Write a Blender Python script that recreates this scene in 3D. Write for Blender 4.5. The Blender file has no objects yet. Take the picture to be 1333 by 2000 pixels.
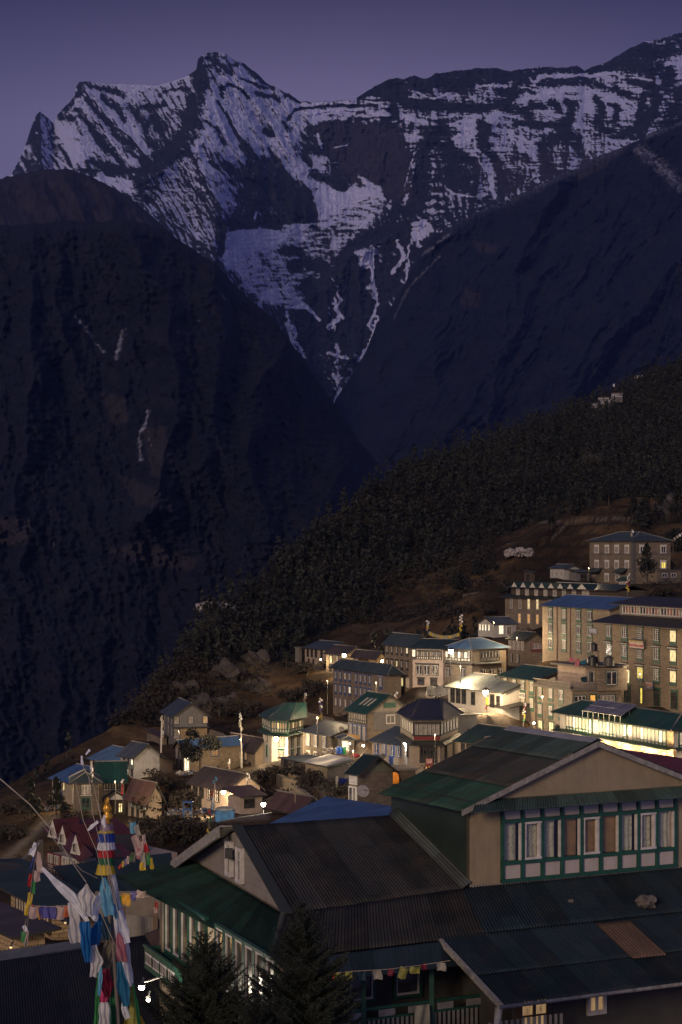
import bpy, math, random
import numpy as np
from mathutils import Matrix, Vector
random.seed(7); RS = np.random.RandomState(11)
S = bpy.context.scene
F = 4000.0; CXP = 666.5; HZ = 1070.0          # focal length and horizon in photograph pixels
# ---------------------------------------------------------------- camera, sky, light
cd = bpy.data.cameras.new('camera'); cam = bpy.data.objects.new('camera', cd); S.collection.objects.link(cam)
cam.location = (0, 0, 0); cam.rotation_euler = (math.radians(90), 0, 0)
cd.sensor_fit = 'VERTICAL'; cd.sensor_height = 36; cd.sensor_width = 24; cd.lens = 36 * F / 2000
cd.shift_y = (HZ - 1000) / 2000; cd.clip_start = .5; cd.clip_end = 60000
S.camera = cam
S.view_settings.view_transform = 'Standard'; S.view_settings.look = 'None'; S.view_settings.exposure = 0; S.view_settings.gamma = 1
S.cycles.max_bounces = 5; S.cycles.diffuse_bounces = 2; S.cycles.glossy_bounces = 2; S.cycles.transmission_bounces = 2; S.cycles.volume_bounces = 0
S.cycles.use_denoising = True; S.cycles.sample_clamp_indirect = 4; S.cycles.caustics_reflective = False; S.cycles.caustics_refractive = False

def N(nt, t, **kw):
    n = nt.nodes.new('ShaderNode' + t)
    for k, v in kw.items():
        if k in n.inputs.keys():
            n.inputs[k].default_value = v
        else: setattr(n, k, v)
    return n
def math_n(nt, op, a, b=None, clamp=False):
    n = nt.nodes.new('ShaderNodeMath'); n.operation = op; n.use_clamp = clamp
    for i, v in enumerate((a, b)):
        if v is None: continue
        if isinstance(v, (int, float)): n.inputs[i].default_value = v
        else: nt.links.new(v, n.inputs[i])
    return n.outputs[0]
def ramp(nt, fac, stops):
    r = nt.nodes.new('ShaderNodeValToRGB'); e = r.color_ramp.elements
    while len(e) > 1: e.remove(e[-1])
    e[0].position = stops[0][0]; e[0].color = tuple(stops[0][1]) + (1,)
    for p, c in stops[1:]:
        x = e.new(p); x.color = tuple(c) + (1,)
    nt.links.new(fac, r.inputs[0]); return r.outputs[0]
def mix(nt, f, a, b, mode='MIX'):
    m = nt.nodes.new('ShaderNodeMix'); m.data_type = 'RGBA'; m.blend_type = mode
    for s, v in ((m.inputs[0], f), (m.inputs[6], a), (m.inputs[7], b)):
        if isinstance(v, (int, float)): s.default_value = v
        elif isinstance(v, tuple): s.default_value = v + (1,) if len(v) == 3 else v
        else: nt.links.new(v, s)
    return m.outputs[2]

# twilight sky: dark violet overhead, a paler band where the sun has gone down behind the peaks, soft sky light from the east behind the camera
w = bpy.data.worlds.new('World'); S.world = w; w.use_nodes = True; nt = w.node_tree; nt.nodes.clear()
tc = N(nt, 'TexCoord'); sp = N(nt, 'SeparateXYZ'); nt.links.new(tc.outputs['Generated'], sp.inputs[0])
z = sp.outputs[2]; x = sp.outputs[0]; y = sp.outputs[1]
up = ramp(nt, z, [(0, (.09, .085, .17)), (.16, (.102, .090, .178)), (.205, (.096, .086, .170)), (.235, (.062, .055, .126)), (.262, (.034, .030, .078)), (.34, (.04, .042, .10)), (.6, (.06, .065, .13)), (1, (.075, .085, .16))])
az = math_n(nt, 'DIVIDE', x, y)                                   # tangent of the azimuth from the view direction
g = math_n(nt, 'MULTIPLY', math_n(nt, 'SUBTRACT', az, .0), 5.2)
g = math_n(nt, 'EXPONENT', math_n(nt, 'MULTIPLY', math_n(nt, 'MULTIPLY', g, g), -1))
front = math_n(nt, 'GREATER_THAN', y, 0)
zg = math_n(nt, 'EXPONENT', math_n(nt, 'MULTIPLY', math_n(nt, 'POWER', math_n(nt, 'DIVIDE', math_n(nt, 'SUBTRACT', z, .17), .075), 2), -1))
g = math_n(nt, 'MULTIPLY', math_n(nt, 'MULTIPLY', g, zg), front)
low = math_n(nt, 'SUBTRACT', 1, math_n(nt, 'MULTIPLY', g, -1.0))
gl = mix(nt, g, (0, 0, 0), (.115, .095, .145))
dim = mix(nt, front, (1, 1, 1), (.86, .86, .9))
c1 = mix(nt, 1, mix(nt, 1, up, dim, 'MULTIPLY'), gl, 'ADD')
back = math_n(nt, 'MAXIMUM', math_n(nt, 'MULTIPLY', y, -1), 0)
c2 = mix(nt, 1, c1, mix(nt, back, (0, 0, 0), (.10, .10, .20)), 'ADD')
bg = N(nt, 'Background'); nt.links.new(c2, bg.inputs[0]); bg.inputs[1].default_value = 1
wo = N(nt, 'OutputWorld'); nt.links.new(bg.outputs[0], wo.inputs[0])
# the one sun lamp: weak afterglow and town light from behind the right shoulder
sl = bpy.data.lights.new('sun', 'SUN'); sl.energy = 1.5; sl.angle = math.radians(14); sl.color = (1, .76, .52)
so = bpy.data.objects.new('sun', sl); S.collection.objects.link(so)
so.rotation_euler = Vector((.42, .95, -.30)).to_track_quat('-Z', 'Y').to_euler()

# ---------------------------------------------------------------- helpers
def P(px, py, Y): return Vector(((px - CXP) / F * Y, Y, (HZ - py) / F * Y))
MATS = {}
def new_mat(name):
    m = bpy.data.materials.new(name); m.use_nodes = True; nt = m.node_tree
    return m, nt, nt.nodes['Principled BSDF']
def coords(nt, scale=(1, 1, 1), kind='Object'):
    tc = N(nt, 'TexCoord'); mp = N(nt, 'Mapping'); mp.inputs['Scale'].default_value = scale
    nt.links.new(tc.outputs[kind], mp.inputs[0]); return mp.outputs[0]
def noise(nt, vec, scale, detail=4, rough=.6):
    n = N(nt, 'TexNoise'); n.inputs['Scale'].default_value = scale; n.inputs['Detail'].default_value = detail; n.inputs['Roughness'].default_value = rough
    nt.links.new(vec, n.inputs['Vector']); return n.outputs['Fac']
def bump(nt, b, h, dist, strength=1):
    n = N(nt, 'Bump'); n.inputs['Distance'].default_value = dist; n.inputs['Strength'].default_value = strength
    nt.links.new(h, n.inputs['Height']); nt.links.new(n.outputs[0], b.inputs['Normal'])
def sc(c, k): return tuple(min(1, v * k) for v in c)
def plain(name, col, rough=.7, var=.25, scale=3, metal=0):
    if name in MATS: return MATS[name]
    m, nt, b = new_mat(name)
    v = coords(nt); f = noise(nt, v, scale, 5)
    c = ramp(nt, f, [(.3, sc(col, 1 - var)), (.7, sc(col, 1 + var))])
    nt.links.new(c, b.inputs['Base Color']); b.inputs['Roughness'].default_value = rough; b.inputs['Metallic'].default_value = metal
    MATS[name] = m; return m
def stone(name, c1, c2, mortar, bw=.45, bh=.2, dirt=.5):
    """coursed stonework; object x+y runs along either facade because each building is aligned with its own axes"""
    if name in MATS: return MATS[name]
    m, nt, b = new_mat(name)
    tc = N(nt, 'TexCoord'); s = N(nt, 'SeparateXYZ'); nt.links.new(tc.outputs['Object'], s.inputs[0])
    n0 = noise(nt, tc.outputs['Object'], 2.2, 3)
    u = math_n(nt, 'ADD', math_n(nt, 'ADD', s.outputs[0], s.outputs[1]), math_n(nt, 'MULTIPLY', n0, .3))
    zz = math_n(nt, 'ADD', s.outputs[2], math_n(nt, 'MULTIPLY', n0, .16))
    cb = N(nt, 'CombineXYZ'); nt.links.new(u, cb.inputs[0]); nt.links.new(zz, cb.inputs[1])
    br = N(nt, 'TexBrick'); br.inputs['Scale'].default_value = 1; br.inputs['Brick Width'].default_value = bw; br.inputs['Row Height'].default_value = bh
    br.inputs['Mortar Size'].default_value = .016; br.inputs['Mortar Smooth'].default_value = .3
    br.inputs['Color1'].default_value = c1 + (1,); br.inputs['Color2'].default_value = c2 + (1,); br.inputs['Mortar'].default_value = mortar + (1,)
    nt.links.new(cb.outputs[0], br.inputs[0])
    n1 = noise(nt, tc.outputs['Object'], 6, 6, .75); n2 = noise(nt, tc.outputs['Object'], .35, 4)
    c = mix(nt, dirt, br.outputs['Color'], ramp(nt, n1, [(.28, (.35, .33, .3)), (.5, (.9, .88, .85)), (.75, (1.25, 1.2, 1.15))]), 'MULTIPLY')
    c = mix(nt, .55, c, ramp(nt, n2, [(.3, (.55, .53, .5)), (.65, (1.1, 1.08, 1.05))]), 'MULTIPLY')
    nt.links.new(c, b.inputs['Base Color']); b.inputs['Roughness'].default_value = .9
    bump(nt, b, math_n(nt, 'ADD', br.outputs['Fac'], math_n(nt, 'MULTIPLY', n1, -1.2)), .03, .7)
    MATS[name] = m; return m
def plaster(name, col, dirt=.35):
    if name in MATS: return MATS[name]
    m, nt, b = new_mat(name)
    v = coords(nt); f = noise(nt, v, 1.3, 6, .7); g = noise(nt, coords(nt, (2.5, 2.5, .35)), 1.6, 4)
    c = ramp(nt, f, [(.25, sc(col, 1 - dirt)), (.6, col), (.8, sc(col, 1.08))])
    c = mix(nt, .28, c, ramp(nt, g, [(.3, (.6, .57, .52)), (.55, (1, 1, 1))]), 'MULTIPLY')
    nt.links.new(c, b.inputs['Base Color']); b.inputs['Roughness'].default_value = .85
    bump(nt, b, noise(nt, v, 14, 4), .012, .5)
    MATS[name] = m; return m
def roofmat(name, col, axis='y', wave=.16, rough=.5, rust=.25, rustcol=(.12, .07, .045), relief=.018, metal=.25, bw=.95):
    """corrugated sheeting; axis is the local axis that runs ALONG the ridge; sheets differ slightly in age"""
    key = name + axis
    if key in MATS: return MATS[key]
    m, nt, b = new_mat(key)
    tc = N(nt, 'TexCoord'); s = N(nt, 'SeparateXYZ'); nt.links.new(tc.outputs['Object'], s.inputs[0])
    along = s.outputs[1] if axis == 'y' else s.outputs[0]; down = s.outputs[0] if axis == 'y' else s.outputs[1]
    wv = math_n(nt, 'SINE', math_n(nt, 'MULTIPLY', along, 2 * math.pi / wave))
    cb = N(nt, 'CombineXYZ'); nt.links.new(down, cb.inputs[0]); nt.links.new(along, cb.inputs[1])
    br = N(nt, 'TexBrick'); br.inputs['Scale'].default_value = 1; br.inputs['Brick Width'].default_value = 2.6; br.inputs['Row Height'].default_value = bw
    br.inputs['Mortar Size'].default_value = .012
    br.inputs['Color1'].default_value = sc(col, .8) + (1,); br.inputs['Color2'].default_value = sc(col, 1.25) + (1,); br.inputs['Mortar'].default_value = sc(col, .5) + (1,)
    nt.links.new(cb.outputs[0], br.inputs[0])
    st = N(nt, 'Mapping'); st.inputs['Scale'].default_value = (.35, 3.5, 1) ; nt.links.new(cb.outputs[0], st.inputs[0])
    n1 = noise(nt, st.outputs[0], 1.4, 6, .7); n2 = noise(nt, cb.outputs[0], .3, 5, .65)
    c = mix(nt, .8, br.outputs['Color'], ramp(nt, n1, [(.3, (.62, .62, .64)), (.55, (1, 1, 1)), (.8, (1.45, 1.45, 1.4))]), 'MULTIPLY')
    rf = math_n(nt, 'MULTIPLY', ramp(nt, n2, [(.48, (0, 0, 0)), (.66, (1, 1, 1))]), rust)
    c = mix(nt, rf, c, rustcol)
    nt.links.new(c, b.inputs['Base Color']); b.inputs['Roughness'].default_value = rough; b.inputs['Metallic'].default_value = metal
    if relief: bump(nt, b, wv, relief, .8)
    MATS[key] = m; return m
def emit(name, col, strength, var=0):
    if name in MATS: return MATS[name]
    m, nt, b = new_mat(name); b.inputs['Base Color'].default_value = tuple(v * .3 for v in col) + (1,)
    if var:
        f = noise(nt, coords(nt, (2.2, 2.2, .7)), 2.2, 2)
        c = ramp(nt, f, [(.36, sc(col, 1 - var)), (.52, col), (.64, tuple(min(1, v * 1.25) for v in col))])
        nt.links.new(c, b.inputs['Emission Color'])
    else: b.inputs['Emission Color'].default_value = col + (1,)
    b.inputs['Emission Strength'].default_value = strength
    MATS[name] = m; return m

class MB:
    def __init__(s): s.v = []; s.f = []; s.m = []; s.sm = []
    def quad(s, pts, mi=0):
        n = len(s.v); s.v += [tuple(p) for p in pts]; s.f.append(tuple(range(n, n + len(pts)))); s.m.append(mi); s.sm.append(False)
    def box(s, x0, y0, z0, x1, y1, z1, mi=0, M=None):
        c = [(x0, y0, z0), (x1, y0, z0), (x1, y1, z0), (x0, y1, z0), (x0, y0, z1), (x1, y0, z1), (x1, y1, z1), (x0, y1, z1)]
        if M is not None: c = [tuple(M @ Vector(p)) for p in c]
        n = len(s.v); s.v += c
        for q in ((0, 3, 2, 1), (4, 5, 6, 7), (0, 1, 5, 4), (1, 2, 6, 5), (2, 3, 7, 6), (3, 0, 4, 7)):
            s.f.append(tuple(n + i for i in q)); s.m.append(mi); s.sm.append(False)
    def prism(s, poly, z0, z1, mi=0):
        n = len(s.v); k = len(poly)
        s.v += [(p[0], p[1], z0) for p in poly] + [(p[0], p[1], z1) for p in poly]
        for i in range(k):
            j = (i + 1) % k; s.f.append((n + i, n + j, n + k + j, n + k + i)); s.m.append(mi); s.sm.append(False)
        s.f.append(tuple(n + k + i for i in range(k))); s.m.append(mi); s.sm.append(False)
        s.f.append(tuple(n + k - 1 - i for i in range(k))); s.m.append(mi); s.sm.append(False)
    def slab(s, pts, t, mi=0, me=None):
        """a flat sheet with thickness t (downwards)"""
        me = mi if me is None else me
        n = len(s.v); k = len(pts); s.v += [tuple(p) for p in pts] + [(p[0], p[1], p[2] - t) for p in pts]
        s.f.append(tuple(range(n, n + k))); s.m.append(mi); s.sm.append(False)
        s.f.append(tuple(n + k + k - 1 - i for i in range(k))); s.m.append(me); s.sm.append(False)
        for i in range(k):
            j = (i + 1) % k; s.f.append((n + j, n + i, n + k + i, n + k + j)); s.m.append(me); s.sm.append(False)
    def tube(s, pts, r, k=6, mi=0, r1=None, cap=True):
        pts = [Vector(p) for p in pts]; n0 = len(s.v); L = len(pts)
        for i, p in enumerate(pts):
            d = (pts[min(i + 1, L - 1)] - pts[max(i - 1, 0)]).normalized()
            a = d.cross(Vector((0, 0, 1)));
            if a.length < .05: a = d.cross(Vector((1, 0, 0)))
            a.normalize(); b = d.cross(a)
            rr = r if r1 is None else r + (r1 - r) * i / max(1, L - 1)
            for j in range(k):
                t = 2 * math.pi * j / k; s.v.append(tuple(p + a * (rr * math.cos(t)) + b * (rr * math.sin(t))))
        for i in range(L - 1):
            for j in range(k):
                q = n0 + i * k; jj = (j + 1) % k
                s.f.append((q + j, q + jj, q + k + jj, q + k + j)); s.m.append(mi); s.sm.append(True)
        if cap:
            s.f.append(tuple(n0 + j for j in range(k))); s.m.append(mi); s.sm.append(False)
            s.f.append(tuple(n0 + (L - 1) * k + k - 1 - j for j in range(k))); s.m.append(mi); s.sm.append(False)
    def lathe(s, prof, k=12, c=(0, 0, 0), mi=0, smooth=True, wob=0):
        n0 = len(s.v); L = len(prof)
        for (r, z) in prof:
            for j in range(k):
                t = 2 * math.pi * j / k; rr = r * (1 + wob * math.sin(j * 5.3) * .5 + (wob * .5 if j % 2 else -wob * .5))
                s.v.append((c[0] + rr * math.cos(t), c[1] + rr * math.sin(t), c[2] + z))
        for i in range(L - 1):
            for j in range(k):
                q = n0 + i * k; jj = (j + 1) % k
                s.f.append((q + j, q + jj, q + k + jj, q + k + j)); s.m.append(mi); s.sm.append(smooth)
        s.f.append(tuple(n0 + k - 1 - j for j in range(k))); s.m.append(mi); s.sm.append(False)
        s.f.append(tuple(n0 + (L - 1) * k + j for j in range(k))); s.m.append(mi); s.sm.append(False)
    def grid(s, fn, nu, nv, mi=0, smooth=True):
        n = len(s.v)
        for j in range(nv + 1):
            for i in range(nu + 1): s.v.append(tuple(fn(i / nu, j / nv)))
        for j in range(nv):
            for i in range(nu):
                a = n + j * (nu + 1) + i; s.f.append((a, a + 1, a + nu + 2, a + nu + 1)); s.m.append(mi); s.sm.append(smooth)
    def mesh(s, name, mats):
        me = bpy.data.meshes.new(name); me.from_pydata(s.v, [], s.f)
        me.polygons.foreach_set('material_index', s.m); me.polygons.foreach_set('use_smooth', s.sm)
        for m in mats: me.materials.append(m)
        me.update(); return me
    def obj(s, name, mats, parent=None, loc=None):
        if not isinstance(mats, (list, tuple)): mats = [mats]
        return link(name, s.mesh(name, mats), parent, loc)
def link(name, data, parent=None, loc=None, M=None):
    o = bpy.data.objects.new(name, data); S.collection.objects.link(o)
    if parent is not None: o.parent = parent
    if M is not None: o.matrix_local = M
    elif loc is not None: o.location = loc
    return o
def tag(o, label, cat, group=None, kind=None):
    o['label'] = label; o['category'] = cat
    if group: o['group'] = group
    if kind: o['kind'] = kind
    return o
def thing(name, label, cat, loc, rz=0, group=None):
    o = link(name, None, None, loc); o.rotation_euler = (0, 0, rz); return tag(o, label, cat, group)
def struct(o): o['kind'] = 'structure'; return o

# ---------------------------------------------------------------- noise for landforms
_perm = RS.permutation(512); _perm = np.concatenate([_perm, _perm, _perm]); _ang = RS.rand(512) * 2 * np.pi
def perlin(x, y, seed=0):
    x = x + seed * 17.31; y = y + seed * 9.7
    xi = np.floor(x).astype(int); yi = np.floor(y).astype(int); xf = x - xi; yf = y - yi
    u = xf * xf * xf * (xf * (xf * 6 - 15) + 10); v = yf * yf * yf * (yf * (yf * 6 - 15) + 10)
    def g(ix, iy, dx, dy):
        a = _ang[_perm[_perm[ix & 511] + (iy & 511)]]; return np.cos(a) * dx + np.sin(a) * dy
    n0 = g(xi, yi, xf, yf) * (1 - u) + g(xi + 1, yi, xf - 1, yf) * u
    n1 = g(xi, yi + 1, xf, yf - 1) * (1 - u) + g(xi + 1, yi + 1, xf - 1, yf - 1) * u
    return (n0 * (1 - v) + n1 * v) * 1.5
def fbm(x, y, o=5, seed=0, gain=.5):
    a = 1; r = 0; t = 0
    for i in range(o): r = r + a * perlin(x * 2 ** i, y * 2 ** i, seed + i); t += a; a *= gain
    return r / t
def ridged(x, y, o=5, seed=0, gain=.5):
    a = 1; r = 0; t = 0
    for i in range(o): r = r + a * (1 - 2 * np.abs(perlin(x * 2 ** i, y * 2 ** i, seed + i))); t += a; a *= gain
    return r / t
def rot(x, y, deg, sx, sy):
    a = math.radians(deg); return (x * math.cos(a) + y * math.sin(a)) / sx, (-x * math.sin(a) + y * math.cos(a)) / sy
def sstep(a, b, x): t = np.clip((x - a) / (b - a), 0, 1); return t * t * (3 - 2 * t)
def polydist(px, py, pts):
    d = np.full(px.shape, 1e9)
    for (x0, y0), (x1, y1) in zip(pts[:-1], pts[1:]):
        vx, vy = x1 - x0, y1 - y0; t = np.clip(((px - x0) * vx + (py - y0) * vy) / (vx * vx + vy * vy + 1e-9), 0, 1)
        d = np.minimum(d, np.hypot(px - x0 - t * vx, py - y0 - t * vy))
    return d
def inpoly(px, py, pts):
    r = np.zeros(px.shape, bool); n = len(pts)
    for i in range(n):
        x0, y0 = pts[i]; x1, y1 = pts[(i + 1) % n]
        if y0 == y1: continue
        c = ((y0 > py) != (y1 > py)) & (px < (x1 - x0) * (py - y0) / (y1 - y0) + x0); r ^= c
    return r
def softpoly(px, py, pts, s):
    d = polydist(px, py, list(pts) + [pts[0]]); d = np.where(inpoly(px, py, pts), d, -d); return sstep(-s, s, d)
def grid_obj(name, X, Y, Z, mat, attrs={}):
    ny, nx = X.shape; me = bpy.data.meshes.new(name)
    co = np.stack([X, Y, Z], -1).reshape(-1, 3).astype('f4')
    i = np.arange(ny * nx).reshape(ny, nx); q = np.stack([i[:-1, :-1], i[:-1, 1:], i[1:, 1:], i[1:, :-1]], -1).reshape(-1, 4)
    me.vertices.add(len(co)); me.vertices.foreach_set('co', co.ravel())
    me.loops.add(q.size); me.loops.foreach_set('vertex_index', q.ravel().astype('i4'))
    me.polygons.add(len(q)); me.polygons.foreach_set('loop_start', (np.arange(len(q)) * 4).astype('i4'))
    me.polygons.foreach_set('use_smooth', np.ones(len(q), bool))
    for k, a in attrs.items():
        at = me.attributes.new(k, 'FLOAT', 'POINT'); at.data.foreach_set('value', a.ravel().astype('f4'))
    me.update(calc_edges=True); me.validate(); me.materials.append(mat)
    o = link(name, me); o['kind'] = 'structure'; return o

# ---------------------------------------------------------------- the high snow mountain
def snowrock(name, rock1, rock2, warm, snowcol, scale=.012):
    m, nt, b = new_mat(name)
    v = coords(nt); at = N(nt, 'Attribute'); at.attribute_name = 'snow'; wa = N(nt, 'Attribute'); wa.attribute_name = 'warm'
    n1 = noise(nt, v, scale, 7, .7); n2 = noise(nt, v, scale * 5, 5, .7); n3 = noise(nt, coords(nt, (1, 1, .25)), scale * 3, 5, .7)
    r = ramp(nt, n1, [(.3, rock1), (.65, rock2)]); r = mix(nt, wa.outputs['Fac'], r, warm)
    r = mix(nt, .8, r, ramp(nt, n3, [(.32, (.5, .5, .5)), (.7, (1.4, 1.4, 1.4))]), 'MULTIPLY')
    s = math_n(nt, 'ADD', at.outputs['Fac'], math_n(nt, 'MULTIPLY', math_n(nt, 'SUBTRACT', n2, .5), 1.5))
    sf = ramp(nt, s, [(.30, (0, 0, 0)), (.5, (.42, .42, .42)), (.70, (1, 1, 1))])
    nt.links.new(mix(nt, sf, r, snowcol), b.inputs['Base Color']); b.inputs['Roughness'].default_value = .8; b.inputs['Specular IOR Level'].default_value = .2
    bump(nt, b, math_n(nt, 'ADD', n2, n1), 14, .5)
    return m
def sheet(name, sky, bot, D0, D1, x0, x1, nx, ny, relief, snow, mat, curve=1.0, jag=2.0, seed=0):
    px = np.linspace(x0, x1, nx); s = np.linspace(0, 1, ny)
    ys = np.interp(px, [p[0] for p in sky], [p[1] for p in sky]); ys = ys + jag * fbm(px / 26, px * 0 + .3, 6, seed + 3, .72)
    if 'mountain' in name and name != 'snow_mountain': ys = ys + 9 * fbm(px / 110, px * 0 + 1.7, 3, seed + 8)
    yb = np.interp(px, [p[0] for p in bot], [p[1] for p in bot])
    PX, SS = np.meshgrid(px, s); PY = ys[None, :] + SS * (yb - ys)[None, :]
    D = D0 + (D1 - D0) * SS ** curve + relief(PX, PY, SS)
    # a short back side so that the ridge has thickness
    Db = D[:1] + np.array([[250], [900]]); Zb = (HZ - ys)[None, :] / F * D[:1] - np.array([[150], [700]])
    X = (PX - CXP) / F * D; Z = (HZ - PY) / F * D
    Xb = (px[None, :] - CXP) / F * Db
    gx = np.gradient(D, axis=1) / np.gradient(PX, axis=1); gy = -np.gradient(D, axis=0) / np.gradient(PY, axis=0)
    sn, wm = snow(PX, PY, SS, gx, gy)
    pad = lambda a, e: np.concatenate([e[::-1], a], 0)
    X = pad(X, Xb); Y_ = pad(D, Db); Z = pad(Z, Zb); sn = pad(sn, np.repeat(sn[:1], 2, 0)); wm = pad(wm, np.repeat(wm[:1], 2, 0))
    return grid_obj(name, X[:, ::-1], Y_[:, ::-1], Z[:, ::-1], mat, {'snow': sn[:, ::-1], 'warm': wm[:, ::-1]})

SKY1 = [(-150, 470), (0, 350), (22, 340), (38, 314), (50, 286), (60, 254), (70, 228), (78, 217), (92, 229), (105, 241), (113, 224), (132, 203), (143, 190), (149, 168), (157, 157), (200, 162), (250, 165), (310, 166), (350, 156), (376, 142), (384, 136), (387, 116), (400, 106), (417, 100), (440, 104), (458, 116), (478, 124), (500, 141), (520, 161), (542, 171), (565, 183), (588, 199), (620, 198), (690, 196), (705, 187), (730, 170), (758, 155), (775, 151), (790, 156), (812, 147), (832, 155), (852, 144), (900, 137), (960, 131), (1000, 139), (1060, 131), (1090, 132), (1128, 129), (1142, 138), (1195, 116), (1222, 98), (1260, 82), (1300, 72), (1333, 65), (1500, 30)]
BOT1 = [(-150, 560), (150, 520), (300, 520), (420, 560), (520, 700), (620, 840), (760, 900), (900, 640), (1100, 470), (1500, 420)]
RIBS = [([(395, 112), (388, 200), (382, 255), (350, 300), (310, 340), (270, 360)], 55, 330), ([(440, 110), (500, 200), (560, 290), (620, 400)], 30, 120),
        ([(160, 160), (230, 240), (300, 320)], 26, 110), ([(78, 217), (80, 300), (90, 360)], 34, 260), ([(370, 290), (420, 380), (450, 470)], 38, 190),
        ([(480, 300), (560, 380), (600, 430)], 30, 150), ([(850, 150), (840, 260), (810, 330), (800, 400)], 30, 150), ([(960, 240), (945, 300), (930, 390)], 26, 170),
        ([(1040, 260), (1030, 330), (1020, 380)], 24, 120), ([(1110, 250), (1110, 330)], 24, 130), ([(1190, 210), (1180, 290)], 26, 150), ([(1270, 90), (1290, 200), (1250, 300), (1160, 360)], 40, 250), ([(900, 250), (890, 340)], 18, 90),
        ([(820, 440), (740, 470), (690, 500), (640, 560)], 22, 120), ([(700, 500), (700, 600), (690, 700)], 22, 110), ([(770, 500), (760, 600), (740, 650)], 20, 90), ([(640, 560), (640, 650), (660, 720)], 18, 80)]
def relief1(x, y, s):
    d = 0 * x; wx = x + 9 * fbm(x / 40, y / 40, 3, 5); wy = y + 9 * fbm(x / 40, y / 40, 3, 8)
    for pts, wd, am in RIBS:
        q = polydist(wx, wy, pts) / wd; d = d - am * np.exp(-q * 1.1)
    lw = sstep(640, 560, x); rw = 1 - lw
    a, b = rot(x, y, 62, 95, 26); d = d - lw * 70 * ridged(a, b, 5, 2, .55)          # diagonal ribs of the left faces
    a, b = rot(x, y, 90, 90, 34); d = d - rw * 62 * ridged(a, b, 5, 4, .55)          # vertical gullies of the right face
    yy = y + (x - 600) * -.02 + 14 * fbm(x / 120, y / 60, 3, 12)
    d = d + rw * 60 * fbm(x / 260, yy / 20, 4, 14, .6) * sstep(400, 300, y)          # ledges
    for pts, w_ in DK: d = d + 22 * np.exp(-(polydist(wx * .5 + x * .5, wy * .5 + y * .5, pts) / (w_ * 1.3)) ** 2)
    d = d - 26 * ridged(x / 22, y / 17, 4, 15, .6)
    gl = softpoly(x, y, GLAC, 20); mean = -90
    return d * (1 - .6 * gl) + mean * .4 * gl - gl * 16 * ridged(x / 30, y / 9, 4, 19, .6)
GLAC = [(430, 468), (470, 447), (548, 432), (575, 440), (618, 420), (606, 380), (615, 366), (680, 365), (745, 372), (765, 400), (720, 440), (660, 500), (640, 560), (570, 600), (510, 590), (455, 530), (425, 500)]
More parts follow.
